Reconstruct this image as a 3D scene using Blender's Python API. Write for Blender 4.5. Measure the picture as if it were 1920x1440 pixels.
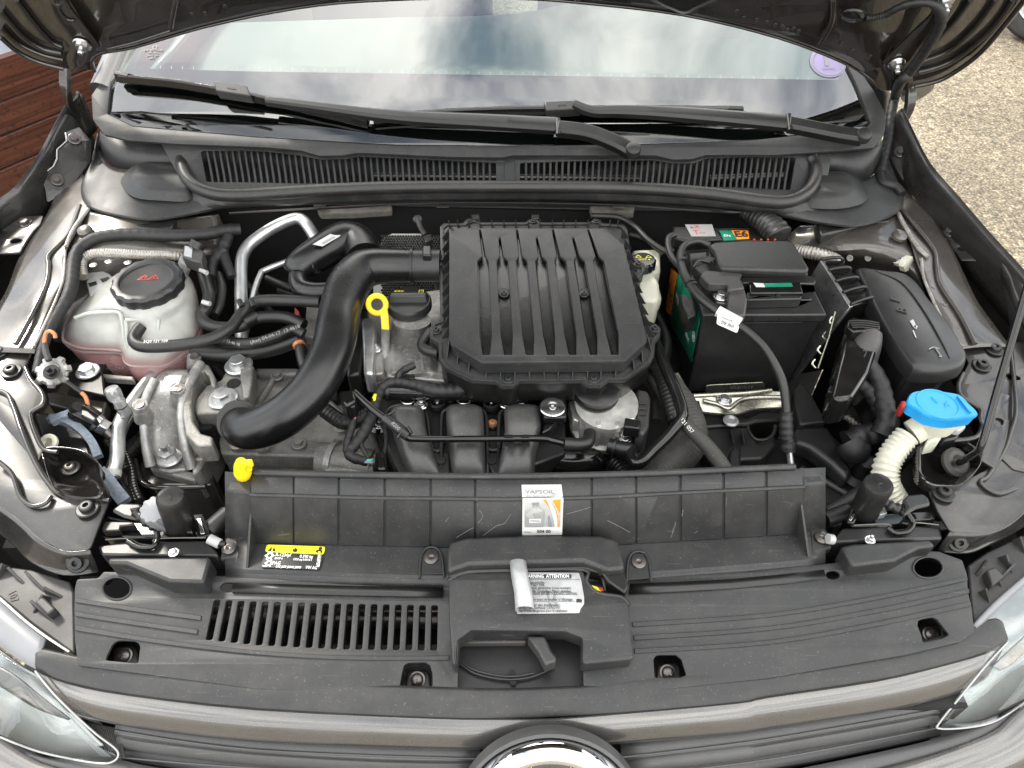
import bpy, bmesh, math, random
from mathutils import Vector, Matrix, geometry
random.seed(11)
for o in list(bpy.data.objects): bpy.data.objects.remove(o)
sc = bpy.context.scene
COL = sc.collection
# ---------------------------------------------------------------- camera
CZ = 1.60; FPX = 1331.0; TH = math.radians(45)
cam = bpy.data.cameras.new('camera'); cam.sensor_width = 36; cam.lens = 36 * FPX / 1920
cam.clip_start = 0.02; cam.clip_end = 400
camo = bpy.data.objects.new('camera', cam); COL.objects.link(camo)
camo.location = (0, 0, CZ); camo.rotation_euler = (math.pi / 2 - TH, 0, 0); sc.camera = camo
# ---------------------------------------------------------------- world, sun, exposure
SUN_EL, SUN_AZ = math.radians(44), math.radians(-48)     # azimuth from +Y towards +X
sc.view_settings.view_transform = 'Standard'; sc.view_settings.look = 'None'
sc.view_settings.exposure = 1.42; sc.view_settings.gamma = 1
w = bpy.data.worlds.new("World"); sc.world = w; w.use_nodes = True
nt = w.node_tree; nt.nodes.clear()
def wn(t): return nt.nodes.new(t)
bg = wn('ShaderNodeBackground'); wo = wn('ShaderNodeOutputWorld'); nt.links.new(bg.outputs[0], wo.inputs[0])
sky = wn('ShaderNodeTexSky'); sky.sky_type = 'NISHITA'; sky.sun_disc = False
sky.sun_elevation = SUN_EL; sky.sun_rotation = SUN_AZ
tc = wn('ShaderNodeTexCoord'); sep = wn('ShaderNodeSeparateXYZ'); nt.links.new(tc.outputs['Generated'], sep.inputs[0])
ad = wn('ShaderNodeMath'); ad.operation = 'ADD'; ad.inputs[1].default_value = 0.25; nt.links.new(sep.outputs[2], ad.inputs[0])
mx = wn('ShaderNodeMath'); mx.operation = 'MAXIMUM'; mx.inputs[1].default_value = 0.08; nt.links.new(ad.outputs[0], mx.inputs[0])
dv = wn('ShaderNodeVectorMath'); dv.operation = 'DIVIDE'; nt.links.new(tc.outputs['Generated'], dv.inputs[0]); nt.links.new(mx.outputs[0], dv.inputs[1])
no = wn('ShaderNodeTexNoise'); no.inputs['Scale'].default_value = 2.6; no.inputs['Detail'].default_value = 9; no.inputs['Roughness'].default_value = 0.56
no.inputs['Distortion'].default_value = 0.35
nt.links.new(dv.outputs[0], no.inputs['Vector'])
rp = wn('ShaderNodeValToRGB'); rp.color_ramp.elements[0].position = 0.33; rp.color_ramp.elements[1].position = 0.52
nt.links.new(no.outputs[0], rp.inputs[0])
no2 = wn('ShaderNodeTexNoise'); no2.inputs['Scale'].default_value = 1.3; no2.inputs['Detail'].default_value = 5
nt.links.new(dv.outputs[0], no2.inputs['Vector'])
rp2 = wn('ShaderNodeValToRGB'); rp2.color_ramp.elements[0].position = 0.40; rp2.color_ramp.elements[1].position = 0.62
rp2.color_ramp.elements[0].color = (9.5, 9.7, 10.0, 1); rp2.color_ramp.elements[1].color = (20.5, 20, 18.8, 1)
nt.links.new(no2.outputs[0], rp2.inputs[0])
mi = wn('ShaderNodeMix'); mi.data_type = 'RGBA'
nt.links.new(rp.outputs[0], mi.inputs[0]); nt.links.new(sky.outputs[0], mi.inputs[6]); nt.links.new(rp2.outputs[0], mi.inputs[7])
nt.links.new(mi.outputs[2], bg.inputs[0]); bg.inputs[1].default_value = 0.10
sun = bpy.data.lights.new('sun', 'SUN'); sun.energy = 1.5; sun.angle = math.radians(10); sun.color = (1, .94, .84)
so = bpy.data.objects.new('sun', sun); COL.objects.link(so)
sd = Vector((math.sin(SUN_AZ) * math.cos(SUN_EL), math.cos(SUN_AZ) * math.cos(SUN_EL), math.sin(SUN_EL)))
so.rotation_euler = (-sd).to_track_quat('-Z', 'Y').to_euler(); so.location = sd * 8

# ---------------------------------------------------------------- rays of the photograph -> points in the place
cs, sn = math.cos(TH), math.sin(TH); CAM = Vector((0, 0, CZ))
def ray(u, v):
    x = (u - 960) / FPX; y = (720 - v) / FPX
    return Vector((x, cs + y * sn, -sn + y * cs))
def P(u, v, z):
    d = ray(u, v); return CAM + d * ((z - CZ) / d.z)
def PY(u, v, y):
    d = ray(u, v); return CAM + d * (y / d.y)
def PD(u, v, t): return CAM + ray(u, v) * t
class Pl:                                                   # a working plane
    def __init__(s, o, n):
        s.o = Vector(o); s.n = Vector(n).normalized()
        x = Vector((1, 0, 0)); x = (x - s.n * x.dot(s.n))
        if x.length < .2: x = Vector((0, 1, 0)) - s.n * s.n.y
        s.x = x.normalized(); s.y = s.n.cross(s.x).normalized()
        s.M = Matrix(((s.x.x, s.y.x, s.n.x, s.o.x), (s.x.y, s.y.y, s.n.y, s.o.y), (s.x.z, s.y.z, s.n.z, s.o.z), (0, 0, 0, 1)))
    def hit(s, u, v):
        d = ray(u, v); return CAM + d * ((s.o - CAM).dot(s.n) / d.dot(s.n))
    def loc(s, u, v):
        p = s.hit(u, v) - s.o; return (p.dot(s.x), p.dot(s.y))
    def off(s, h): return Pl(s.o + s.n * h, s.n)
def HZ(z): return Pl((0, 0, z), (0, 0, 1))
def P3(a, b, c):
    a, b, c = P(*a), P(*b), P(*c); n = (b - a).cross(c - a)
    if n.z < 0: n = -n
    return Pl(a, n)
ZO = dict(z1=(0, 0, 3.79), z2=(480, 0, 3.79), z3=(960, 0, 3.79), z4=(1420, 0, 3.79), z5=(0, 360, 4.8), z6=(380, 360, 4.8),
          z7=(760, 360, 4), z8=(1180, 360, 4.8), y1=(1520, 360, 4.8), y2=(0, 640, 4.8), y3=(220, 620, 3.84), y4=(640, 640, 4.8),
          y5=(940, 680, 4.8), y6=(1240, 620, 4.8), y7=(1520, 640, 4.8), y8=(0, 880, 4.174), x1=(400, 860, 3.84), x2=(800, 860, 3.84),
          x3=(1200, 860, 5.333), x4=(1500, 880, 4.571), x5=(0, 1080, 4), x6=(480, 1100, 4), x7=(900, 1100, 4), x8=(1440, 1080, 4), p=(0, 0, 1))
def q(k, s):
    ox, oy, c = ZO[k]; r = []
    for a in s.split():
        f = [float(i) for i in a.split(',')]; r.append((ox + f[0] / c, oy + f[1] / c) + tuple(f[2:]))
    return r
def W(k, s, z=None):                                        # traced points with heights (mm) -> world
    return [P(a[0], a[1], (a[2] / 1000 if len(a) > 2 else z)) for a in q(k, s)]

# ---------------------------------------------------------------- materials
MATS = {}
def mat(name, col, rough=.5, metal=0, bs=900, bump=.12, var=.12, vs=14, coat=0, dust=0, dcol=(.16, .14, .11), scratch=0,
        trans=0, ior=1.5, alpha=1, spec=.5, flake=0, emit=None, wave=0, sss=0, fleck=0, fcol=(.6, .57, .5), grain=0):
    m = bpy.data.materials.new(name); m.use_nodes = True; MATS[name] = m
    t = m.node_tree; N = t.nodes; L = t.links; b = N['Principled BSDF']
    b.inputs['Metallic'].default_value = metal; b.inputs['IOR'].default_value = ior
    b.inputs['Specular IOR Level'].default_value = spec
    b.inputs['Transmission Weight'].default_value = trans; b.inputs['Alpha'].default_value = alpha
    b.inputs['Coat Weight'].default_value = coat; b.inputs['Coat Roughness'].default_value = .04
    if sss: b.inputs['Subsurface Weight'].default_value = sss; b.inputs['Subsurface Radius'].default_value = (.01, .008, .007)
    g = N.new('ShaderNodeNewGeometry')
    def noise(s, d=4, ro=.55, vec=None):
        n = N.new('ShaderNodeTexNoise'); n.inputs['Scale'].default_value = s; n.inputs['Detail'].default_value = d; n.inputs['Roughness'].default_value = ro
        L.new(vec or g.outputs['Position'], n.inputs['Vector']); return n.outputs[0]
    def mapr(x, a, b2, c, d):
        n = N.new('ShaderNodeMapRange'); n.clamp = True
        for i, k in enumerate((a, b2, c, d)): n.inputs[i + 1].default_value = k
        L.new(x, n.inputs[0]); return n.outputs[0]
    def mixc(f, a, b2):
        n = N.new('ShaderNodeMix'); n.data_type = 'RGBA'
        for sk, x in ((n.inputs[0], f), (n.inputs[6], a), (n.inputs[7], b2)):
            if hasattr(x, 'links'): L.new(x, sk)
            else: sk.default_value = x if isinstance(x, float) else (*x, 1)
        return n.outputs[2]
    lo = tuple(c * (1 - var) for c in col); hi = tuple(min(1, c * (1 + var)) for c in col)
    gv = None
    if grain:
        gm = N.new('ShaderNodeMapping'); gm.inputs['Scale'].default_value = (.25, .25, grain); L.new(g.outputs['Position'], gm.inputs[0]); gv = gm.outputs[0]
    n1 = noise(vs, 6, .6, gv)
    c = mixc(mapr(n1, .3, .7, 0, 1), lo, hi)
    rr = mapr(n1, .3, .7, max(0, rough - .07 * (rough > .1)), min(1, rough + .07 * (rough > .1)))
    if dust:
        d1 = mapr(noise(23, 8, .72), .46, .74, 0, dust); c = mixc(d1, c, dcol)
        d2 = mapr(noise(420, 2, .5), .66, .72, 0, dust * 1.1); c = mixc(d2, c, tuple(min(1, x * 2.2) for x in dcol))
        mm = N.new('ShaderNodeMath'); mm.operation = 'MULTIPLY_ADD'; L.new(d1, mm.inputs[0]); mm.inputs[1].default_value = .3; L.new(rr, mm.inputs[2]); rr = mm.outputs[0]
    if fleck:
        d3 = mapr(noise(fleck, 3, .6), .56, .66, 0, .75); c = mixc(d3, c, fcol)
    if scratch:
        for ang, sx in ((.5, 9.0), (2.0, 13.0)):
            mp = N.new('ShaderNodeMapping'); mp.inputs['Rotation'].default_value = (.1, .15, ang); mp.inputs['Scale'].default_value = (sx * 1.6, 620, 60)
            L.new(g.outputs['Position'], mp.inputs[0])
            s1 = mapr(noise(1, 1, .4, mp.outputs[0]), .755, .775, 0, scratch * .6); c = mixc(s1, c, tuple(min(1, x * 3.2 + .05) for x in col))
    L.new(c, b.inputs['Base Color']); L.new(rr, b.inputs['Roughness'])
    if flake:
        f = noise(2600, 1, .5); mf = mapr(f, .3, .7, .6, 1.5)
        vm = N.new('ShaderNodeVectorMath'); vm.operation = 'MULTIPLY'; L.new(c, vm.inputs[0])
        L.new(mf, vm.inputs[1]); L.new(vm.outputs[0], b.inputs['Base Color'])
    h = None
    if bump: h = (noise(bs, 3, .6), bump)
    if wave: h = (noise(wave, 3, .6), bump or .3)
    if h:
        bm_ = N.new('ShaderNodeBump'); bm_.inputs['Strength'].default_value = h[1]; bm_.inputs['Distance'].default_value = .0006 if not wave else .004
        L.new(h[0], bm_.inputs['Height']); L.new(bm_.outputs[0], b.inputs['Normal'])
    if emit: b.inputs['Emission Color'].default_value = (*emit[:3], 1); b.inputs['Emission Strength'].default_value = emit[3]
    return m
M = {}
M['plastic'] = mat('textured_dark_grey_plastic', (.020, .0205, .021), .42, bs=1500, bump=.22, var=.16, dust=.26, dcol=(.085, .079, .07), spec=.42, scratch=.5)
M['plastic_clean'] = mat('satin_black_plastic', (.015, .015, .0155), .38, bs=1300, bump=.15, dust=.1, dcol=(.09, .08, .065))
M['black'] = mat('black_plastic', (.006, .006, .006), .36, bs=1200, bump=.14, dust=.08, dcol=(.06, .055, .045))
M['runner'] = mat('satin_grey_black_runner_plastic', (.05, .05, .049), .33, bs=500, bump=.2, var=.25, vs=30, dust=.35, dcol=(.12, .115, .10))
M['alu_bright'] = mat('clean_cast_aluminium', (.6, .59, .56), .34, metal=.65, bs=420, bump=.6, var=.25, vs=40, dust=.3, dcol=(.25, .23, .19))
M['gloss_black'] = mat('gloss_black_plastic', (.006, .006, .006), .11, bump=.03, dust=.1, dcol=(.05, .045, .04))
M['seal'] = mat('soft_black_rubber_seal', (.015, .0145, .014), .38, bs=1800, bump=.1, dust=.2, dcol=(.07, .063, .05))
M['rubber'] = mat('black_hose_rubber', (.010, .010, .010), .42, bs=1500, bump=.2, dust=.15, dcol=(.07, .066, .058))
M['rubber_grey'] = mat('dusty_grey_hose_rubber', (.034, .033, .029), .6, bs=1400, bump=.2, dust=.3, dcol=(.12, .11, .09))
M['blow'] = mat('blow_moulded_black_plastic', (.006, .0062, .0065), .24, bs=650, bump=.45, var=.05, dust=.06, dcol=(.05, .045, .04))
M['tape'] = mat('black_cloth_tape', (.008, .008, .0085), .55, bs=700, bump=.5, dust=.12, dcol=(.06, .055, .05))
M['paint'] = mat('grey_brown_metallic_paint', (.105, .102, .098), .3, metal=.55, bump=0, coat=1, flake=1, var=.04)
M['paint_in'] = mat('grey_brown_inner_wing_paint', (.058, .053, .047), .3, metal=.3, bump=0, coat=.6, flake=1, var=.12, dust=.12, dcol=(.2, .17, .13))
M['paint_dark'] = mat('dark_glossy_inner_paint', (.03, .027, .024), .12, metal=.2, bump=0, coat=1, var=.15, dust=.12, dcol=(.12, .1, .08))
M['fender'] = mat('dark_glossy_steel', (.024, .023, .022), .3, metal=.3, bs=60, bump=0, coat=.55, var=.1, dust=.12, dcol=(.14, .12, .1))
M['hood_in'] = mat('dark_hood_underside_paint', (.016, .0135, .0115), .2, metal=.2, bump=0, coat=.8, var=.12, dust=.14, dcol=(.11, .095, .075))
M['alu'] = mat('cast_aluminium', (.32, .318, .31), .42, metal=.6, bs=420, bump=.8, var=.4, vs=30, dust=.5, dcol=(.2, .18, .145), fleck=160, fcol=(.5, .48, .43))
M['alu_dark'] = mat('grimy_cast_aluminium', (.23, .226, .215), .5, metal=.45, bs=420, bump=.8, var=.42, vs=26, dust=.5, dcol=(.13, .115, .085), fleck=330, fcol=(.36, .34, .28))
M['alu_pipe'] = mat('dull_aluminium_pipe', (.56, .57, .57), .34, metal=.85, bs=300, bump=.12, var=.18, vs=40, dust=.25, dcol=(.3, .29, .26))
M['zinc'] = mat('yellow_zinc_plated_steel', (.46, .45, .38), .28, metal=.9, bs=250, bump=.25, var=.22, vs=60)
M['steel'] = mat('bright_steel', (.6, .6, .6), .25, metal=1, bump=.06, var=.1)
M['steel_dark'] = mat('dark_phosphated_steel', (.12, .11, .105), .32, metal=.8, bump=.1, var=.2)
M['chrome'] = mat('chrome', (.85, .85, .86), .04, metal=1, bump=0, var=.02)
M['tank'] = mat('translucent_white_tank_plastic', (.64, .655, .62), .22, bs=120, bump=.06, var=.22, vs=16, trans=.5, sss=.4, ior=1.4)
M['tank_low'] = mat('tank_plastic_with_pink_coolant', (.68, .38, .38), .26, bs=120, bump=.05, var=.14, vs=18, trans=.2, sss=.4, ior=1.4)
def fluid(m, z, col):                                       # pink coolant fills the tank up to the height z
    t = m.node_tree; L = t.links; b = t.nodes['Principled BSDF']; src = b.inputs['Base Color'].links[0].from_socket
    g = t.nodes.new('ShaderNodeNewGeometry'); sp = t.nodes.new('ShaderNodeSeparateXYZ'); mr = t.nodes.new('ShaderNodeMapRange'); mx_ = t.nodes.new('ShaderNodeMix'); mx_.data_type = 'RGBA'
    L.new(g.outputs['Position'], sp.inputs[0]); L.new(sp.outputs[2], mr.inputs[0]); mr.inputs[1].default_value = z + .006; mr.inputs[2].default_value = z - .004
    L.new(mr.outputs[0], mx_.inputs[0]); L.new(src, mx_.inputs[6]); mx_.inputs[7].default_value = (*col, 1); L.new(mx_.outputs[2], b.inputs['Base Color'])
fluid(M['tank'], .896, (.64, .47, .46))
M['ivory'] = mat('ivory_plastic', (.58, .575, .47), .38, bs=300, bump=.05, var=.06, sss=.25)
M['white'] = mat('white_plastic', (.36, .365, .36), .4, bump=.04, var=.05)
M['paper'] = mat('white_paper', (.5, .5, .485), .5, bump=.03, var=.05)
M['silverfoil'] = mat('wrinkled_silver_label', (.38, .385, .385), .35, metal=.3, bs=300, bump=.3, var=.15, vs=50)
M['ink'] = mat('black_ink', (.02, .02, .02), .5, bump=0, var=0)
M['inkgrey'] = mat('grey_ink', (.22, .22, .22), .5, bump=0, var=0)
M['winkt'] = mat('white_ink', (.72, .72, .7), .5, bump=0, var=0)
M['dimink'] = mat('faded_white_ink', (.28, .28, .27), .5, bump=0, var=0)
M['yellow'] = mat('yellow_plastic', (.85, .58, .01), .35, bump=.04, var=.04)
M['lemon'] = mat('yellow_label', (.85, .78, .02), .4, bump=0, var=.02)
M['blue'] = mat('blue_cap_plastic', (.02, .29, .64), .36, bs=500, bump=.05, var=.03)
M['red'] = mat('red_plastic', (.42, .03, .025), .4, bump=0, var=.05)
M['orange'] = mat('orange_label', (.78, .24, .015), .45, bump=0, var=.03)
M['green'] = mat('green_label', (.008, .17, .10), .35, bump=0, var=.03)
M['copper'] = mat('copper_brown_wire', (.42, .17, .07), .4, bump=.05, var=.1)
M['pinkw'] = mat('pink_wire', (.6, .2, .32), .4, bump=0, var=.05)
M['greenw'] = mat('green_wire', (.05, .4, .2), .4, bump=0, var=.05)
M['foam'] = mat('blue_grey_foam', (.13, .155, .19), .9, bs=500, bump=1, var=.3, vs=220)
M['sealer'] = mat('brushed_seam_sealer', (.3, .28, .25), .3, metal=.3, bs=400, bump=1, var=.3, vs=90, coat=.5)
M['felt'] = mat('grey_felt', (.07, .065, .055), .95, bs=600, bump=1, var=.3, vs=100)
M['void'] = mat('near_black_gap_shade', (.006, .006, .006), .8, bump=.2, var=.3)  # near-black colour stands in for the shade in bay depths, gaps and holes
M['foil'] = mat('perforated_heat_shield', (.26, .255, .24), .35, metal=.8, bs=300, bump=.4, var=.2)
M['lamp_in'] = mat('lamp_reflector_bezel', (.32, .325, .325), .22, metal=.4, bump=0, var=.18, vs=9)
M['lamp_grey'] = mat('lamp_grey_housing', (.036, .035, .035), .5, bs=900, bump=.1, dust=.2, dcol=(.14, .12, .1))
M['grille'] = mat('grey_grille_plastic', (.055, .055, .056), .42, bs=1400, bump=.15, dust=.2, dcol=(.1, .095, .08), scratch=.3)
M['wood'] = mat('red_brown_stained_board', (.085, .028, .016), .45, bs=300, bump=.3, var=.6, vs=9, grain=14, fleck=60, fcol=(.03, .012, .008))
M['palewall'] = mat('pale_blue_white_panel', (.55, .6, .68), .5, bump=0, var=.05)
M['dash'] = mat('dashboard_plastic', (.2, .21, .2), .6, bump=0, var=.1)
M['seat'] = mat('seat_fabric', (.04, .04, .045), .9, bs=900, bump=.4, var=.2)
M['frit'] = mat('black_ceramic_glass_edge', (.006, .006, .0065), 1, bump=0, var=0, ior=1.1, spec=0)
M['etch'] = mat('pale_etched_marks', (.17, .175, .185), .4, bump=0, var=.1)
M['violet'] = mat('violet_sticker_ink', (.20, .165, .30), .5, bump=0, var=.05)
M['gloss_steel'] = mat('glossy_black_painted_steel', (.014, .013, .012), .07, metal=.1, bump=0, coat=1, var=.2)
M['galv'] = mat('grey_galvanised_sheet', (.28, .285, .28), .33, metal=.8, bs=200, bump=.3, var=.35, vs=60, dust=.3, dcol=(.12, .11, .1))
M['tyre'] = mat('tyre_rubber', (.03, .029, .028), .7, bs=300, bump=.3, dust=.3, dcol=(.12, .11, .09))
# glass: mirror-like surface over a clear, slightly green pane
def glass(name, tint, ior):
    m = bpy.data.materials.new(name); m.use_nodes = True; t = m.node_tree; t.nodes.clear()
    o = t.nodes.new('ShaderNodeOutputMaterial'); a = t.nodes.new('ShaderNodeBsdfTransparent'); g = t.nodes.new('ShaderNodeBsdfGlossy')
    f = t.nodes.new('ShaderNodeFresnel'); x = t.nodes.new('ShaderNodeMixShader'); f.inputs[0].default_value = ior
    a.inputs[0].default_value = (*tint, 1); g.inputs['Roughness'].default_value = 0
    ge = t.nodes.new('ShaderNodeNewGeometry'); m1 = t.nodes.new('ShaderNodeMath'); m1.operation = 'SUBTRACT'; m1.inputs[0].default_value = 1; t.links.new(ge.outputs['Backfacing'], m1.inputs[1])
    m2 = t.nodes.new('ShaderNodeMath'); m2.operation = 'MULTIPLY'; t.links.new(m1.outputs[0], m2.inputs[0]); t.links.new(f.outputs[0], m2.inputs[1])
    t.links.new(m2.outputs[0], x.inputs[0]); t.links.new(a.outputs[0], x.inputs[1]); t.links.new(g.outputs[0], x.inputs[2]); t.links.new(x.outputs[0], o.inputs[0])
    return m
M['glass'] = glass('green_tinted_windscreen_glass', (.73, .80, .765), 2.7)
M['lens'] = glass('clear_headlamp_lens', (.93, .95, .95), 1.62)

# ---------------------------------------------------------------- objects
WL = {}                                                     # world origin of each object
def link(name, me, m, parent=None, center=True, smooth=35):
    if center and len(me.vertices):
        xs = [v.co for v in me.vertices]
        c = Vector([(min(p[i] for p in xs) + max(p[i] for p in xs)) / 2 for i in range(3)]); c.z = min(p.z for p in xs)
        me.transform(Matrix.Translation(-c))
    else: c = Vector((0, 0, 0))
    if m is not None:
        me.materials.clear(); me.materials.append(M[m] if isinstance(m, str) else m)
    if smooth is not None:
        me.polygons.foreach_set('use_smooth', [True] * len(me.polygons)); me.set_sharp_from_angle(angle=math.radians(smooth))
    me.name = name
    o = bpy.data.objects.new(name, me); COL.objects.link(o)
    WL[o.name] = c
    if parent is not None:
        o.parent = parent; o.location = c - WL[parent.name]
    else: o.location = c
    return o
def thing(name, label, cat, at, group=None):
    o = bpy.data.objects.new(name, None); o.empty_display_size = .05; COL.objects.link(o)
    at = Vector(at); o.location = at; WL[o.name] = at
    o['label'] = label; o['category'] = cat
    if group: o['group'] = group
    return o
def tag(o, label, cat, group=None):
    o['label'] = label; o['category'] = cat
    if group: o['group'] = group
    return o
def struct(o, kind='structure'):
    o['kind'] = kind; return o
def mesh_from(vs, fs):
    me = bpy.data.meshes.new('m'); me.from_pydata([tuple(v) for v in vs], [], fs); me.update(); return me
def fixn(me):
    b = bmesh.new(); b.from_mesh(me); bmesh.ops.remove_doubles(b, verts=b.verts, dist=1e-6); bmesh.ops.recalc_face_normals(b, faces=b.faces); b.to_mesh(me); b.free(); return me
def join(meshes):
    b = bmesh.new()
    for me in meshes: b.from_mesh(me)
    me = bpy.data.meshes.new('j'); b.to_mesh(me); b.free(); return me
def bevel(o, w, seg=2, ang=30):
    if w:
        d = o.modifiers.new('bevel', 'BEVEL'); d.width = w; d.segments = seg; d.limit_method = 'ANGLE'; d.angle_limit = math.radians(ang); d.harden_normals = False
        d.use_clamp_overlap = True
    return o
def fillet(pts, r, n=4):
    if r <= 0: return list(pts)
    out = []; N_ = len(pts)
    for i in range(N_):
        a, b, c = (Vector(pts[(i + k) % N_]) for k in (-1, 0, 1)); e1 = a - b; e2 = c - b
        if e1.length < 1e-7 or e2.length < 1e-7: continue
        ang = e1.angle(e2)
        if ang > 3.05: out.append(tuple(b)); continue
        d = min(r / max(math.tan(ang / 2), .05), e1.length * .45, e2.length * .45)
        p0 = b + e1.normalized() * d; p1 = b + e2.normalized() * d
        for k in range(n + 1):
            t = k / n; out.append(tuple(p0 * (1 - t) ** 2 + b * 2 * t * (1 - t) + p1 * t * t))
    return out
def cut_mesh(M4, outer, holes, t, b, r, hr=None):
    cu = bpy.data.curves.new('c', 'CURVE'); cu.dimensions = '2D'; cu.fill_mode = 'BOTH'
    for i, pl in enumerate([outer] + list(holes)):
        pl = fillet(pl, r if i == 0 else (r if hr is None else hr))
        s = cu.splines.new('POLY'); s.points.add(len(pl) - 1)
        for k, p in enumerate(pl): s.points[k].co = (p[0], p[1], 0, 1)
        s.use_cyclic_u = True
    cu.extrude = max(t / 2 - b, 0.00005); cu.bevel_depth = b; cu.bevel_resolution = 1; cu.offset = -b
    ob = bpy.data.objects.new('c', cu); COL.objects.link(ob)
    dg = bpy.context.evaluated_depsgraph_get(); me = bpy.data.meshes.new_from_object(ob.evaluated_get(dg))
    bpy.data.objects.remove(ob); bpy.data.curves.remove(cu)
    me.transform(Matrix.Translation((0, 0, -t / 2))); me.transform(M4)
    bb = bmesh.new(); bb.from_mesh(me); bmesh.ops.remove_doubles(bb, verts=bb.verts, dist=1e-6); bb.to_mesh(me); bb.free()
    return me
def cut(name, pl, outer, m, parent=None, holes=(), t=.003, b=.0006, r=.002, hr=None):
    f = lambda L_: [pl.loc(p[0], p[1]) for p in L_]
    return link(name, cut_mesh(pl.M, f(outer), [f(h) for h in holes], t, b, r, hr), m, parent)
def cutw(name, pl, outer2d, m, parent=None, holes=(), t=.003, b=.0006, r=.002, hr=None):
    return link(name, cut_mesh(pl.M, outer2d, holes, t, b, r, hr), m, parent)
def prism(name, top, bot, m, parent=None, bev=.002, seg=2, smooth=30):
    n = len(top); vs = list(top) + list(bot)
    fs = [tuple(range(n)), tuple(range(2 * n - 1, n - 1, -1))] + [(i, n + i, n + (i + 1) % n, (i + 1) % n) for i in range(n)]
    me = fixn(mesh_from(vs, fs)); o = link(name, me, m, parent, smooth=smooth)
    return bevel(o, bev, seg)
def slab(name, pts, d, m, parent=None, bev=.002, seg=2, shrink=0):  # traced top outline, walls falling by d (metres, a number or vector)
    dv_ = Vector((0, 0, -d)) if not isinstance(d, Vector) else d
    c = sum(pts, Vector()) / len(pts)
    return prism(name, pts, [p + dv_ + (c - p) * shrink for p in pts], m, parent, bev, seg)
def cr(pts, k=6, closed=False):                              # Catmull-Rom
    n = len(pts); out = []
    if n < 3 and not closed:
        return [pts[0].lerp(pts[1], i / k) for i in range(k)] + [pts[1]]
    g = (lambda i: pts[i % n]) if closed else (lambda i: pts[max(0, min(n - 1, i))])
    for i in range(n if closed else n - 1):
        a, b, c, d = g(i - 1), g(i), g(i + 1), g(i + 2)
        for j in range(k):
            t = j / k
            out.append(.5 * ((2 * b) + (c - a) * t + (2 * a - 5 * b + 4 * c - d) * t * t + (3 * b - a - 3 * c + d) * t ** 3))
    if not closed: out.append(pts[-1].copy())
    return out
def resample(p, n, closed=True):
    q_ = p + [p[0]] if closed else p
    L_ = [0]
    for i in range(1, len(q_)): L_.append(L_[-1] + (q_[i] - q_[i - 1]).length)
    out = []; j = 0
    for i in range(n):
        s = L_[-1] * i / (n if closed else n - 1)
        while j < len(L_) - 2 and L_[j + 1] < s: j += 1
        t = (s - L_[j]) / max(1e-9, L_[j + 1] - L_[j]); out.append(q_[j].lerp(q_[j + 1], min(1, t)))
    return out
def tube_mesh(pts, rad, n=14, k=6, smooth=True, ripple=None, flat=1.0, up=None, cap=True):
    if smooth:
        v4 = [Vector((*p, r)) for p, r in zip(pts, rad)]; v4 = cr(v4, k)
        pts = [Vector(v[:3]) for v in v4]; rad = [v[3] for v in v4]
    if ripple:                                                # (pitch, depth)
        L_ = sum((pts[i + 1] - pts[i]).length for i in range(len(pts) - 1)); m_ = max(8, int(L_ / ripple[0] * 5))
        v4 = resample([Vector((*p, r * 1.0)) for p, r in zip(pts, rad)], m_, False)
        pts = [Vector(v[:3]) for v in v4]; rad = [v[3] * (1 + ripple[1] * math.cos(2 * math.pi * i / 5)) for i, v in enumerate(v4)]
    vs = []; fs = []; N_ = len(pts)
    t = (pts[1] - pts[0]).normalized()
    u_ = up.copy() if up else (Vector((0, 0, 1)) if abs(t.z) < .9 else Vector((1, 0, 0)))
    u_ = (u_ - t * u_.dot(t)).normalized()
    for i in range(N_):
        t = (pts[min(i + 1, N_ - 1)] - pts[max(i - 1, 0)]).normalized()
        if up: u_ = up.copy()
        u_ = (u_ - t * u_.dot(t)).normalized(); s_ = t.cross(u_)
        for j in range(n):
            a = 2 * math.pi * j / n; vs.append(pts[i] + u_ * (math.cos(a) * rad[i] * flat) + s_ * (math.sin(a) * rad[i]))
    for i in range(N_ - 1):
        for j in range(n): fs.append((i * n + j, i * n + (j + 1) % n, (i + 1) * n + (j + 1) % n, (i + 1) * n + j))
    if cap: fs.append(tuple(range(n - 1, -1, -1))); fs.append(tuple(range((N_ - 1) * n, N_ * n)))
    return mesh_from(vs, fs)
def tube(name, kz, s, r, m, parent=None, z=None, **kw):       # traced centreline "u,v,z(mm)[,r(mm)]"
    a = q(kz, s); pts = [P(p[0], p[1], p[2] / 1000 if len(p) > 2 else z) for p in a]
    rad = [(p[3] / 1000 if len(p) > 3 else r) for p in a]
    return link(name, tube_mesh(pts, rad, **kw), m, parent, smooth=kw.get('sm', 50) if False else 50)
def tubew(name, pts, r, m, parent=None, **kw):
    pts = [Vector(p) for p in pts]; rad = r if isinstance(r, (list, tuple)) else [r] * len(pts)
    return link(name, tube_mesh(pts, list(rad), **kw), m, parent, smooth=50)
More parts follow.
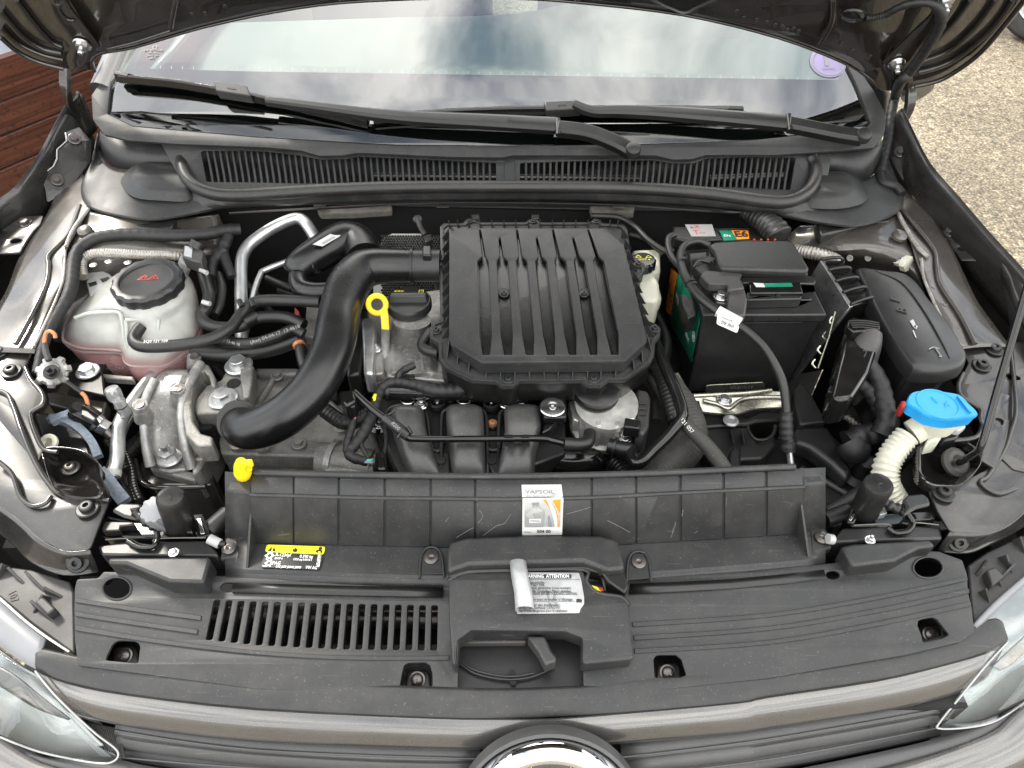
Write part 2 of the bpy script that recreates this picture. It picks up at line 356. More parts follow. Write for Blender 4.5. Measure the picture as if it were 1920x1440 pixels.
def sweep(name, pts, secs, up, m, parent=None, k=1, bev=0, closed=False, smooth=35):
    # secs: one closed 2D outline (side, up) or a list with one outline per point
    if not isinstance(secs[0][0], (list, tuple)): secs = [secs] * len(pts)
    if k > 1:
        n0 = len(pts); big = [Vector((*p, )) for p in pts]; pp = cr(big, k, closed); S = []
        for i in range(len(pp)):
            f = i / k; a = int(f) % n0; b = (a + 1) % n0 if closed else min(a + 1, n0 - 1); t = f - int(f)
            S.append([(x0 * (1 - t) + x1 * t, y0 * (1 - t) + y1 * t) for (x0, y0), (x1, y1) in zip(secs[a], secs[b])])
        pts, secs = pp, S
    N_ = len(pts); n = len(secs[0]); vs = []; fs = []
    for i in range(N_):
        t = ((pts[(i + 1) % N_] - pts[i - 1]) if closed else (pts[min(i + 1, N_ - 1)] - pts[max(i - 1, 0)])).normalized()
        u_ = (up[i] if isinstance(up, list) else up); u_ = (u_ - t * u_.dot(t)).normalized(); s_ = t.cross(u_)
        for (a, b) in secs[i]: vs.append(pts[i] + s_ * a + u_ * b)
    for i in range(N_ if closed else N_ - 1):
        for j in range(n): fs.append((i * n + j, i * n + (j + 1) % n, ((i + 1) % N_) * n + (j + 1) % n, ((i + 1) % N_) * n + j))
    if not closed: fs.append(tuple(range(n - 1, -1, -1))); fs.append(tuple(range((N_ - 1) * n, N_ * n)))
    return bevel(link(name, fixn(mesh_from(vs, fs)), m, parent, smooth=smooth), bev)
def rect(w_, h, w2=None): w2 = w_ if w2 is None else w2; return [(-w_ / 2, 0), (w_ / 2, 0), (w2 / 2, h), (-w2 / 2, h)]
def grid(name, rows, m, parent=None, ku=4, kv=4, thick=.0015, smooth=40, off=-1, fn=None):
    rows = [cr(r, ku) if ku > 1 else r for r in rows]
    if kv > 1:
        cols = [cr([r[i] for r in rows], kv) for i in range(len(rows[0]))]; rows = [[c[j] for c in cols] for j in range(len(cols[0]))]
    if fn: rows = [[fn(p) for p in r] for r in rows]
    a, b = len(rows), len(rows[0]); vs = [p for r in rows for p in r]
    fs = [(i * b + j, i * b + j + 1, (i + 1) * b + j + 1, (i + 1) * b + j) for i in range(a - 1) for j in range(b - 1)]
    me = fixn(mesh_from(vs, fs))
    if sum(p.normal.z * p.area for p in me.polygons) < 0: me.flip_normals()
    o = link(name, me, m, parent, smooth=smooth)
    if thick:
        d = o.modifiers.new('thick', 'SOLIDIFY'); d.thickness = thick; d.offset = off
    return o
def rings(name, rs, m, parent=None, n=48, k=3, caps=(1, 1), smooth=60, sharp=False):   # closed contours stacked
    rr = [resample(cr(r, 4, True) if not sharp else r, n) for r in rs]
    for i in range(1, len(rr)):
        # align starts
        best = min(range(n), key=lambda s: sum((rr[i][(j + s) % n] - rr[i - 1][j]).length_squared for j in range(0, n, 4)))
        rr[i] = rr[i][best:] + rr[i][:best]
    if k > 1:
        cols = [cr([r[i] for r in rr], k) for i in range(n)]; rr = [[c[j] for c in cols] for j in range(len(cols[0]))]
    vs = [p for r in rr for p in r]; a = len(rr)
    fs = [(i * n + j, i * n + (j + 1) % n, (i + 1) * n + (j + 1) % n, (i + 1) * n + j) for i in range(a - 1) for j in range(n)]
    if caps[0]: fs.append(tuple(range(n - 1, -1, -1)))
    if caps[1]: fs.append(tuple(range((a - 1) * n, a * n)))
    return link(name, fixn(mesh_from(vs, fs)), m, parent, smooth=smooth)
def lathe_mesh(prof, n=28, lobes=None):
    vs = []; fs = []
    for (r, h) in prof:
        for j in range(n):
            a = 2 * math.pi * j / n; k = 1
            if lobes and r > lobes[2]: k = 1 + lobes[1] * (1 if math.cos(a * lobes[0]) > 0 else -1)
            vs.append((r * k * math.cos(a), r * k * math.sin(a), h))
    for i in range(len(prof) - 1):
        for j in range(n): fs.append((i * n + j, i * n + (j + 1) % n, (i + 1) * n + (j + 1) % n, (i + 1) * n + j))
    fs.append(tuple(range(n - 1, -1, -1))); fs.append(tuple(range((len(prof) - 1) * n, len(prof) * n)))
    return fixn(mesh_from(vs, fs))
def orient(c, axis, spin=0):
    return Matrix.Translation(c) @ Vector(axis).to_track_quat('Z', 'Y').to_matrix().to_4x4() @ Matrix.Rotation(spin, 4, 'Z')
def lathe(name, c, axis, prof, m, parent=None, n=28, lobes=None, smooth=35):
    me = lathe_mesh(prof, n, lobes); me.transform(orient(c, axis)); return link(name, me, m, parent, smooth=smooth)
def arc3(c, r, a0, a1, n, x, y): return [c + x * (r * math.cos(a0 + (a1 - a0) * i / n)) + y * (r * math.sin(a0 + (a1 - a0) * i / n)) for i in range(n + 1)]
def sc2(r, k, dz, dy=0, dx=0):
    c = sum(r, Vector()) / len(r); return [Vector((c.x + (p.x - c.x) * k + dx, c.y + (p.y - c.y) * k + dy, p.z + dz)) for p in r]
# --- fasteners: one mesh per kind, copied
def hexa(r, h0, h1, n=6):
    return mesh_from([(r * math.cos(2 * math.pi * i / n), r * math.sin(2 * math.pi * i / n), h) for h in (h0, h1) for i in range(n)],
                     [tuple(range(n - 1, -1, -1)), tuple(range(n, 2 * n))] + [(i, (i + 1) % n, n + (i + 1) % n, n + i) for i in range(n)])
def star(r, depth, h): # torx socket: dark star sunk in the head
    n = 24; pr = [(r * (1 + .16 * math.cos(6 * 2 * math.pi * i / n)) * math.cos(2 * math.pi * i / n), r * (1 + .16 * math.cos(6 * 2 * math.pi * i / n)) * math.sin(2 * math.pi * i / n)) for i in range(n)]
    return mesh_from([(x, y, h) for x, y in pr], [tuple(range(n))])
def fast_mesh(kind):
    if kind == 'push':    # flat washer-head torx screw
        a = lathe_mesh([(.001, .0), (1, .0), (1, .12), (.93, .2), (.55, .3), (.42, .3), (.38, .2), (.2, .12), (.001, .12)], 28)
    elif kind == 'torx':  # pan-head torx with collar washer
        a = join([lathe_mesh([(.001, 0), (1, 0), (1, .1), (.9, .18), (.62, .2), (.62, .45), (.56, .56), (.45, .6), (.27, .6), (.25, .3), (.001, .3)], 28)])
    elif kind == 'hex':
        a = join([lathe_mesh([(.001, 0), (1, 0), (1, .1), (.9, .17), (.001, .17)], 28), hexa(.62, .17, .6), lathe_mesh([(.001, .6), (.5, .6), (.46, .64), (.001, .66)], 24)])
    elif kind == 'stud':
        a = join([lathe_mesh([(.001, 0), (1, 0), (1, .1), (.9, .2), (.001, .2)], 28), hexa(.66, .2, .75), lathe_mesh([(.001, .75), (.3, .75), (.3, 1.35), (.24, 1.45), (.001, 1.45)], 16)])
    elif kind == 'cross':
        a = join([lathe_mesh([(.001, 0), (1, 0), (1, .12), (.8, .16), (.72, .4), (.5, .55), (.001, .6)], 28), hexa(.1, .5, .62, 4)])
        for k in range(2):
            bx = mesh_from([(-.42, -.07, .57), (.42, -.07, .57), (.42, .07, .57), (-.42, .07, .57), (-.42, -.07, .66), (.42, -.07, .66), (.42, .07, .66), (-.42, .07, .66)],
                           [(0, 3, 2, 1), (4, 5, 6, 7), (0, 1, 5, 4), (1, 2, 6, 5), (2, 3, 7, 6), (3, 0, 4, 7)]); bx.transform(Matrix.Rotation(k * math.pi / 2 + .4, 4, 'Z'))
            a = join([a, bx])
    return a
FM = {}
def screw(name, c, r, kind, m, parent, axis=(0, 0, 1), spin=None):
    if (kind, m) not in FM:
        me = fast_mesh(kind); me.materials.append(M[m]); me.polygons.foreach_set('use_smooth', [True] * len(me.polygons)); me.set_sharp_from_angle(angle=math.radians(32)); me.name = 'fastener_' + kind; FM[(kind, m)] = me
    o = bpy.data.objects.new(name, FM[(kind, m)]); COL.objects.link(o); c = Vector(c)
    o.rotation_mode = 'QUATERNION'; o.rotation_quaternion = Vector(axis).to_track_quat('Z', 'Y') @ Matrix.Rotation(random.uniform(0, 6) if spin is None else spin, 3, 'Z').to_quaternion()
    o.scale = (r, r, r); WL[o.name] = c
    if parent is not None: o.parent = parent; o.location = c - WL[parent.name]
    else: o.location = c
    return o
def text(name, s, pl, uv, size, ang, m, parent, up=.0003, sx=1.0, align='CENTER', th=.0001, bold=0, wpx=None):
    cu = bpy.data.curves.new('t', 'FONT'); cu.body = s; cu.size = size; cu.align_x = align; cu.align_y = 'CENTER'; cu.extrude = th; cu.resolution_u = 2; cu.offset = bold
    ob = bpy.data.objects.new('t', cu); COL.objects.link(ob)
    me = bpy.data.meshes.new_from_object(ob.evaluated_get(bpy.context.evaluated_depsgraph_get())); bpy.data.objects.remove(ob); bpy.data.curves.remove(cu)
    x, y = pl.loc(*uv) if not isinstance(uv[0], str) else uv[1]
    if wpx:
        xs_ = [v_.co.x for v_ in me.vertices]; sx = wpx * (pl.hit(uv[0] + 1, uv[1]) - pl.hit(*uv)).length / (max(xs_) - min(xs_))
    me.transform(Matrix.Diagonal((sx, 1, 1, 1))); me.transform(Matrix.Translation((x, y, up + th)) @ Matrix.Rotation(ang, 4, 'Z')); me.transform(pl.M)
    return link(name, me, m, parent, smooth=None)
# ================================================================ ground, fence, neighbour
def gravel():
    m = bpy.data.materials.new('worn_asphalt_with_pale_chippings'); m.use_nodes = True; t = m.node_tree; N = t.nodes; L = t.links; b = N['Principled BSDF']
    g = N.new('ShaderNodeNewGeometry')
    vo = N.new('ShaderNodeTexVoronoi'); vo.inputs['Scale'].default_value = 105; L.new(g.outputs['Position'], vo.inputs['Vector'])
    rp = N.new('ShaderNodeValToRGB'); e = rp.color_ramp.elements; e[0].color = (.13, .102, .068, 1); e[1].color = (.38, .325, .23, 1); e[0].position = .1; e[1].position = .95
    k = e.new(.5); k.color = (.24, .20, .138, 1)
    L.new(vo.outputs['Color'], rp.inputs[0])
    n = N.new('ShaderNodeTexNoise'); n.inputs['Scale'].default_value = 1.6; n.inputs['Detail'].default_value = 6; L.new(g.outputs['Position'], n.inputs['Vector'])
    r2 = N.new('ShaderNodeMapRange'); r2.inputs[1].default_value = .35; r2.inputs[2].default_value = .7; r2.inputs[3].default_value = 1.1; r2.inputs[4].default_value = .72; L.new(n.outputs[0], r2.inputs[0])
    vm = N.new('ShaderNodeVectorMath'); vm.operation = 'MULTIPLY'; L.new(rp.outputs[0], vm.inputs[0]); L.new(r2.outputs[0], vm.inputs[1])
    de = N.new('ShaderNodeMapRange'); de.inputs[1].default_value = .25; de.inputs[2].default_value = .75; de.inputs[3].default_value = 1.15; de.inputs[4].default_value = .5; L.new(vo.outputs['Distance'], de.inputs[0])
    n5 = N.new('ShaderNodeTexNoise'); n5.inputs['Scale'].default_value = 22; n5.inputs['Detail'].default_value = 5; L.new(g.outputs['Position'], n5.inputs['Vector']); r5 = N.new('ShaderNodeMapRange'); r5.inputs[1].default_value = .35; r5.inputs[2].default_value = .65; r5.inputs[3].default_value = .7; r5.inputs[4].default_value = 1.25; L.new(n5.outputs[0], r5.inputs[0])
    m5 = N.new('ShaderNodeMath'); m5.operation = 'MULTIPLY'; L.new(de.outputs[0], m5.inputs[0]); L.new(r5.outputs[0], m5.inputs[1]); v5 = N.new('ShaderNodeVectorMath'); v5.operation = 'MULTIPLY'; L.new(vm.outputs[0], v5.inputs[0]); L.new(m5.outputs[0], v5.inputs[1]); L.new(v5.outputs[0], b.inputs['Base Color'])
    bp = N.new('ShaderNodeBump'); bp.inputs['Strength'].default_value = .9; bp.inputs['Distance'].default_value = .006; bp.invert = True
    L.new(vo.outputs['Distance'], bp.inputs['Height']); L.new(bp.outputs[0], b.inputs['Normal']); b.inputs['Roughness'].default_value = .85
    return m
M['gravel'] = gravel()
struct(link('ground', mesh_from([(-40, -40, 0), (40, -40, 0), (40, 60, 0), (-40, 60, 0)], [(0, 1, 2, 3)]), 'gravel', smooth=None))
# plank fence: boards run past the car on its left side
fd = Vector((.53, .848, 0)); fn_ = Vector((.848, -.53, 0)); f0 = Vector((-1.875, 2.386, 0))
t = thing('plank_fence', 'low fence of red-brown stained boards seen past the front wing on the left', 'fence', f0 - fn_ * .03)
for i in range(6):
    z0 = .105 * i + .005; z1 = z0 + .101; a = f0 + fd * -2.6; b = f0 + fd * 3.2
    if i == 5: z1 = z0 + .13
    prof = [(0, z0), (.006, z0 + .004), (.006, z1 - .004), (0, z1), (-.022, z1), (-.022, z0)]
    vs = [a + fn_ * x + Vector((0, 0, z)) for x, z in prof] + [b + fn_ * x + Vector((0, 0, z)) for x, z in prof]
    link('board', fixn(mesh_from(vs, [tuple(range(6)), tuple(range(11, 5, -1))] + [(j, (j + 1) % 6, 6 + (j + 1) % 6, 6 + j) for j in range(6)])), 'wood', t, smooth=20)
for s in (-2.2, -.6, 1.0, 2.6):
    p = f0 + fd * s - fn_ * .055
    prism('post', [p + Vector((x, y, .66)) for x, y in ((-.03, -.03), (.03, -.03), (.03, .03), (-.03, .03))], [p + Vector((x, y, 0)) for x, y in ((-.03, -.03), (.03, -.03), (.03, .03), (-.03, .03))], 'wood', t, .004)
f1 = f0 - fn_ * .5
o = prism('panel', [f1 + fd * -3.5 + Vector((0, 0, 1.6)), f1 + fd * 3.8 + Vector((0, 0, 1.6)), f1 + fd * 3.8 - fn_ * .05 + Vector((0, 0, 1.6)), f1 + fd * -3.5 - fn_ * .05 + Vector((0, 0, 1.6))],
          [f1 + fd * -3.5, f1 + fd * 3.8, f1 + fd * 3.8 - fn_ * .05, f1 + fd * -3.5 - fn_ * .05], 'palewall', None, .004)
tag(o, 'pale blue-white smooth panel standing behind the brown plank fence', 'panel')
# wheel of the car parked on the right
wc = P(1934, 88, 0); wx = Vector((-.62, -.78, 0)); wcz = wc + Vector((0.02, 0.03, .315))
t = thing('parked_car', 'neighbouring parked car of which only a dark alloy wheel shows top right', 'car', wc)
wh = lathe('wheel', wcz, wx, [(.001, -.19), (.2, -.19), (.285, -.18), (.31, -.15), (.315, -.09), (.31, -.02), (.285, .012), (.25, .015), (.215, 0), (.205, -.02), (.001, -.06)], 'tyre', t, n=56)
lathe('rim', wcz, wx, [(.195, .001), (.212, .006), (.214, .0), (.205, -.022), (.19, -.03), (.185, -.01)], 'alu_pipe', wh, n=56)
for k in range(10):
    a = 2 * math.pi * k / 10; Q = wx.to_track_quat('Z', 'Y'); d = Q @ Vector((math.cos(a), math.sin(a), 0)); s_ = Q @ Vector((-math.sin(a), math.cos(a), 0))
    p0 = wcz + d * .03 + wx * .004; p1 = wcz + d * .2 - wx * .004
    prism('spoke', [p0 - s_ * .012, p0 + s_ * .012, p1 + s_ * .014, p1 - s_ * .014], [x - wx * .02 for x in (p0 - s_ * .012, p0 + s_ * .012, p1 + s_ * .014, p1 - s_ * .014)], 'steel_dark' if k % 2 else 'alu_pipe', wh, .002)
bx = wcz + Vector((.30, .38, .38)); sd_ = Vector((-.78, .62, 0))
prism('sill', [bx + sd_ * a + Vector((0, 0, b)) - wx * 0 for a, b in ((-2, -.35), (-.33, -.35), (-.36, -.1), (-.22, .08), (0, .12), (.22, .08), (.36, -.1), (.4, -.38), (.95, -.33), (1.0, .1), (.5, .38), (-2, .5))],
      [bx + sd_ * a + Vector((0, 0, b)) - wx * .5 for a, b in ((-2, -.35), (-.33, -.35), (-.36, -.1), (-.22, .08), (0, .12), (.22, .08), (.36, -.1), (.4, -.38), (.95, -.33), (1.0, .1), (.5, .38), (-2, .5))], 'fender', t, .01)

# ================================================================ windscreen, dashboard
A28 = math.radians(28)
WO = P(960, 270, 1.05); WP = Pl(WO, (0, -math.sin(A28), math.cos(A28)))
WN = WP.n; WY = WP.y if WP.y.z > 0 else -WP.y
t = thing('windscreen', 'wide green-tinted windscreen mirroring cloudy sky behind the bay', 'windscreen', WO)
glass_out = q('p', "200,212 206,168 219,115") + [(300, 30), (380, -60), (1480, -60), (1560, 40), (1606, 146), (1620, 190), (1634, 228), (1626, 239), (1400, 263), (1200, 270), (960, 273), (740, 271), (480, 256), (250, 236)]
pl2 = [WP.loc(*p[:2]) for p in glass_out]
def on(pl, L_): return [pl.loc(*p[:2]) for p in L_]
top2 = [(-.52, .80), (.53, .80)]
go = on(WP, q('p', "200,212 206,168 219,115 228,90")) + [(-.56, .72), (-.50, .76), (.51, .76), (.57, .72)] + on(WP, q('p', "1590,90 1606,146 1620,190 1634,228 1626,239 1400,263 1200,270 960,273 740,271 480,256 250,236"))
cutw('pane', WP, go, 'glass', t, t=.0045, b=.0004, r=.01)
# black ceramic border under the glass, lower band and sides
lowb = q('p', "200,212 206,168 219,115 228,90 246,90 240,128 480,134 960,141 1460,148 1572,150 1585,120 1590,90 1606,146 1620,190 1634,228 1626,239 1400,263 1200,270 960,273 740,271 480,256 250,236")
F1 = WP.off(-.006)
cut('ceramic_border', F1, lowb, 'frit', t, t=.0012, b=.0002, r=.004)
x0, y0 = WP.loc(1590, 90); xl, yl = WP.loc(228, 90); w_ = .028
for a, b in (((xl, yl), (-.56, .72)), ((x0, y0), (.57, .72))):
    s = 1 if a[0] < 0 else -1
    cutw('ceramic_border', F1, [a, b, (b[0] + s * w_, b[1]), (a[0] + s * w_, a[1])], 'frit', t, t=.0012, b=.0002, r=0)
# dot row tick marks at the border's edge
for i in range(62):
    u = 300 + i * 20.6; v = 127 + 22 * (u - 250) / 1300; p = [(u, v - 4), (u + 1.6, v - 4), (u + 1.6, v + 1), (u, v + 1)]
    if i < 60: cut('edge_tick', F1.off(.0016), p, 'inkgrey', t, t=.0004, b=.00005, r=0)
text('etched_logo', 'O', WP.off(.001), (290, 89), .012, 0, 'inkgrey', t)
for i, s_ in enumerate(('AG  VITRAGE', '43R-001', 'DOT 24', 'AS1')):
    text('etched_text', s_, WP.off(.001), (287 - i, 94 + 5 * i), .0055, 0, 'inkgrey', t)
# stickers seen through / on the glass
o = cutw('emissions_sticker', WP.off(.0015), [(WP.loc(1552, 118)[0] + .031 * math.cos(a * math.pi / 16), WP.loc(1552, 118)[1] + .031 * math.sin(a * math.pi / 16)) for a in range(32)], 'violet', None, t=.0004, b=.0001, r=0)
tag(o, 'round pale violet sticker with a white figure 1 on the windscreen corner', 'sticker')
cx_, cy_ = WP.loc(1552, 118)
cutw('white_ring', WP.off(.0021), [(cx_ + .028 * math.cos(a * math.pi / 20), cy_ + .028 * math.sin(a * math.pi / 20)) for a in range(40)], 'etch', o, holes=[[(cx_ + .025 * math.cos(a * math.pi / 20), cy_ + .025 * math.sin(a * math.pi / 20)) for a in range(40)]], t=.0003, b=.00005, r=0)
text('figure', '1', WP.off(.002), (1549, 113), .034, .0, 'etch', o, bold=.0015)
text('small_print', "Crit'Air", WP.off(.002), (1554, 129), .007, 0, 'etch', o)
# dashboard and interior
t = thing('dashboard', 'pale grey-green looking dashboard top seen through the windscreen', 'dashboard', (0, 1.6, .9))
DB = lambda x, y, z: Vector((x, y, z))
grid('dash_top', [[DB(x, 1.33, .99 - .04 * abs(x)) for x in (-.68, -.4, 0, .4, .68)], [DB(x, 1.5, 1.015) for x in (-.68, -.4, 0, .4, .68)],
                  [DB(-.68, 1.78, 1.02), DB(-.3, 1.78, 1.03), DB(0.02, 1.8, 1.035), DB(.35, 1.86, 1.07), DB(.68, 1.8, 1.03)],
                  [DB(-.68, 1.84, .97), DB(-.3, 1.85, .98), DB(0.02, 1.87, .98), DB(.35, 1.93, 1.0), DB(.68, 1.87, .97)]], 'dash', t, ku=6, kv=4, thick=.01)
rings('instrument_hood', [[DB(x, y, z) for x, y in ((.16, 1.62), (.22, 1.6), (.46, 1.6), (.54, 1.64), (.54, 1.86), (.18, 1.86))] for z in (1.0,)] +
      [[DB(x, y, z) for x, y in ((.2, 1.68), (.26, 1.66), (.44, 1.66), (.5, 1.7), (.5, 1.85), (.22, 1.85))] for z in (1.085,)], 'dash', t, n=40, k=2)
prism('vent', [DB(-.62, 1.40, 1.012), DB(.6, 1.40, 1.012), DB(.6, 1.425, 1.016), DB(-.62, 1.425, 1.016)], [DB(-.62, 1.40, .99), DB(.6, 1.40, .99), DB(.6, 1.425, .99), DB(-.62, 1.425, .99)], 'black', t, .001)
for s, lb in ((-.36, 'dark fabric front seat back left of the cabin behind the dashboard'), (.38, 'dark fabric driver seat back behind the steering wheel')):
    o = rings('seat_back', [[DB(s + x, 2.45 + y + (z - .6) * .25, z) for x, y in ((-.24, -.05), (.24, -.05), (.24, .08), (-.24, .08))] for z in (.5, .7, .95, 1.2, 1.25)], 'seat', None, n=32, k=2)
    tag(o, lb, 'seat')
sw = Vector((.38, 1.98, 1.02)); swx = Vector((1, 0, 0)); swy = Vector((0, .42, .9))
o = tubew('steering_wheel', arc3(sw, .185, 0, 2 * math.pi, 40, swx, swy), .015, 'black', None, smooth=False, n=10); tag(o, 'black steering wheel rim just visible through the glass', 'steering wheel')
struct(prism('cabin_floor', [DB(-.75, 1.2, .35), DB(.75, 1.2, .35), DB(.75, 3.4, .35), DB(-.75, 3.4, .35)], [DB(-.75, 1.2, .3), DB(.75, 1.2, .3), DB(.75, 3.4, .3), DB(-.75, 3.4, .3)], 'seat', None, 0))

# ================================================================ body: one thing with its panels
body = thing('car_body', 'dark grey-brown painted car body shell around the open engine bay', 'car body', (0, .9, .0))
# roof and pillars (behind the raised bonnet, seen only from elsewhere)
grid('roof', [[DB(x, 1.78, 1.425 - .05 * abs(x)) for x in (-.52, -.25, 0, .25, .52)], [DB(x, 2.6, 1.47 - .06 * abs(x)) for x in (-.55, -.28, 0, .28, .55)], [DB(x, 3.4, 1.38 - .06 * abs(x)) for x in (-.52, -.28, 0, .28, .52)]], 'paint', body, thick=.012)
for s in (-1, 1):
    tubew('windscreen_pillar', [(s * .70, 1.22, 1.09), (s * .63, 1.5, 1.25), (s * .55, 1.80, 1.42)], .026, 'paint', body)
    # doors: flat flank below the pillar
    grid('door_skin', [[DB(s * .68, 1.35, 1.07), DB(s * .70, 2.2, 1.06), DB(s * .68, 3.4, 1.04)], [DB(s * .75, 1.38, .98), DB(s * .79, 2.2, .97), DB(s * .76, 3.4, .97)], [DB(s * .77, 1.38, .6), DB(s * .81, 2.2, .6), DB(s * .78, 3.4, .6)], [DB(s * .75, 1.38, .28), DB(s * .78, 2.2, .28), DB(s * .75, 3.4, .28)]], 'paint', body, thick=.01)
# wings (fenders)
def wing(s, edge, name='fender'):
    e = [P(*a) for a in edge]
    r1 = [p + Vector((s * .003, 0, .001)) for p in e]; r2 = [p + Vector((s * .007, -.0, -.006)) for p in e]; r3 = [p + Vector((s * .012, 0, -.07)) for p in e]; r4 = [p + Vector((s * .0, 0, -.38)) for p in e]
    r0 = [p + Vector((s * -.002, 0, -.012)) for p in e]; rr = [p + Vector((s * -.002, 0, -.07)) for p in e]
    return grid(name, [rr, r0, r1, r2, r3, r4], 'fender', body, ku=3, kv=3, thick=.0012)
wing(-1, [(150, 172, 1.075), (129, 198, 1.06), (104, 243, 1.045), (79, 290, 1.03), (34, 352, 1.01), (-2, 380, 1.0), (-60, 440, .985), (-120, 540, .965), (-150, 680, .94), (-160, 860, .91), (-130, 1060, .87)])
wing(1, [(1686, 205, 1.075), (1701, 235, 1.06), (1737, 306, 1.04), (1787, 365, 1.02), (1853, 442, 1.0), (1920, 516, .985), (1990, 610, .965), (2040, 740, .94), (2060, 880, .91), (2030, 1060, .87)])
# inner flange bands of the wings with fixing brackets
def strip(name, pts_a, pts_b, m, parent, k=3, thick=.0012):
    return grid(name, [[P(*a) for a in pts_a], [P(*a) for a in pts_b]], m, parent, ku=k, kv=1, thick=thick)
strip('wing_flange', [(126, 212, 1.045), (78, 300, 1.02), (30, 365, 1.0), (-10, 400, .99), (-60, 470, .975)], [(150, 235, .99), (100, 330, .965), (27, 384, .955), (-6, 470, .94), (-50, 560, .93)], 'fender', body)
strip('wing_flange', [(1704, 250, 1.045), (1740, 318, 1.02), (1790, 378, 1.0), (1855, 455, .99), (1925, 535, .975), (1990, 640, .955)], [(1686, 300, .98), (1730, 360, .965), (1797, 402, .97), (1850, 470, .965), (1905, 580, .955), (1950, 680, .94)], 'fender', body)
# vertical far walls of the gutters so nothing shines through
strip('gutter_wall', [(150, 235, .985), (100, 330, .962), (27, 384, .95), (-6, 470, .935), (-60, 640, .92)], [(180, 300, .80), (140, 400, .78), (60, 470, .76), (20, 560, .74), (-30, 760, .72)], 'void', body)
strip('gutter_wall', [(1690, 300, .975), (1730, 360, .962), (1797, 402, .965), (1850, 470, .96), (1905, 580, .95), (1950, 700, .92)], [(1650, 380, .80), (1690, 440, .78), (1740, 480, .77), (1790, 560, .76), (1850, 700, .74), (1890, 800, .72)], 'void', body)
def bracket(nm, k, out, holes, z, pl, bolts, parent=body):
    o = cut(nm, pl, q(k, out), 'fender', parent, holes=[q(k, h) for h in holes], t=.004, b=.0008, r=.004)
    for (c, r) in bolts: screw('bolt', pl.hit(*q(k, c)[0][:2]), r, 'hex', 'steel_dark', parent, axis=pl.n)
    return o
bracket('wing_bracket', 'z5', '190,222 388,210 360,290 300,350 235,440 205,490 180,545 130,552 -60,556 -60,440 30,330', ['90,440 115,418 165,416 200,430 180,452 130,462 95,460'], .96, P3((48, 417, .967), (30, 470, .957), (-10, 430, .962)), [('232,280', .0105)])
bracket('wing_bracket', 'y1', '1120,295 1285,292 1400,430 1525,622 1350,617 1310,550 1230,470 1190,400', ['1315,500 1345,488 1395,505 1405,520 1375,535 1335,525'], .96, P3((1781, 433, .967), (1815, 480, .957), (1760, 430, .962)), [('1258,352', .0105)])
# inner wing top rails
def rail(rows, m='paint_in', nm='inner_wing', th=.0015): return grid(nm, [[P(*a) for a in r] for r in rows], m, body, ku=4, kv=4, thick=th)
rail([[(128, 300, .985), (148, 320, .985), (176, 345, .99)], [(96, 385, .972), (128, 390, .978), (166, 392, .982)], [(62, 440, .96), (92, 460, .968), (124, 470, .97)], [(33, 489, .95), (88, 505, .962), (121, 520, .965)],
      [(14, 540, .945), (60, 560, .955), (106, 556, .955)], [(-10, 585, .94), (40, 606, .945), (85, 606, .945)], [(-40, 660, .935), (15, 660, .938), (64, 662, .938)]])
rail([[(1700, 330, .985), (1724, 330, .985), (1742, 350, .985)], [(1684, 396, .975), (1712, 400, .975), (1752, 405, .97)], [(1706, 452, .967), (1745, 450, .968), (1785, 465, .962)], [(1726, 510, .96), (1755, 510, .962), (1804, 505, .955)],
      [(1744, 556, .955), (1775, 560, .955), (1830, 560, .948)], [(1766, 600, .947), (1805, 605, .948), (1858, 600, .94)], [(1800, 655, .938), (1840, 650, .94), (1895, 650, .935)]])
# lighter pressed bead along each rail
tube('pressed_bead', 'p', '150,385,981 128,440,974 92,478,969 91,500,966 86,535,961 60,590,953 30,645,945', .0035, 'paint_in', body)
tube('pressed_bead', 'p', '1690,392,979 1722,430,974 1752,470,968 1757,500,966 1764,535,961 1800,590,953 1828,645,945', .0035, 'paint_in', body)
# seam sealer beads
tube('seam_sealer', 'p', '166,392,984 150,412,981 135,435,977 124,462,972', .0032, 'sealer', body, n=10)
tube('seam_sealer', 'p', '122,470,972 119,520,966 106,560,957 84,608,949 64,650,941', .0022, 'sealer', body, n=8)
tube('seam_sealer', 'p', '1684,400,979 1700,430,977 1722,465,970 1740,482,967', .0034, 'sealer', body, n=10)
tube('seam_sealer', 'p', '1728,485,967 1732,520,960 1748,560,957 1770,605,949 1803,650,941', .0022, 'sealer', body, n=8)
# strut towers behind tank and fuse box
rail([[(166, 396, .983), (200, 402, .982), (300, 412, .975), (410, 402, .96)], [(150, 425, .972), (220, 430, .974), (310, 440, .965), (420, 430, .94)], [(128, 470, .965), (210, 470, .962), (300, 475, .955), (420, 480, .92)],
      [(122, 520, .93), (200, 520, .925), (300, 520, .90), (400, 540, .85)], [(100, 640, .84), (200, 660, .80), (300, 640, .77), (420, 640, .74)]], nm='strut_tower')
rail([[(1500, 425, .96), (1560, 418, .97), (1640, 412, .975), (1684, 400, .975)], [(1480, 440, .94), (1560, 440, .965), (1640, 438, .97), (1700, 450, .965)], [(1470, 470, .93), (1570, 470, .955), (1650, 468, .962), (1722, 490, .955)],
      [(1500, 510, .88), (1600, 510, .90), (1690, 520, .92), (1735, 560, .91)], [(1540, 640, .78), (1620, 640, .78), (1740, 640, .80), (1790, 660, .82)]], nm='strut_tower')
for u, v in ((205, 452), (240, 492), (204, 490), (175, 497)): screw('plug', P(u, v, .956), .006, 'push', 'steel', body)
lathe('rubber_plug', P(160, 434, .974), (0, -.3, 1), [(.001, 0), (.012, 0), (.011, .004), (.006, .006), (.001, .006)], 'paint_in', body)
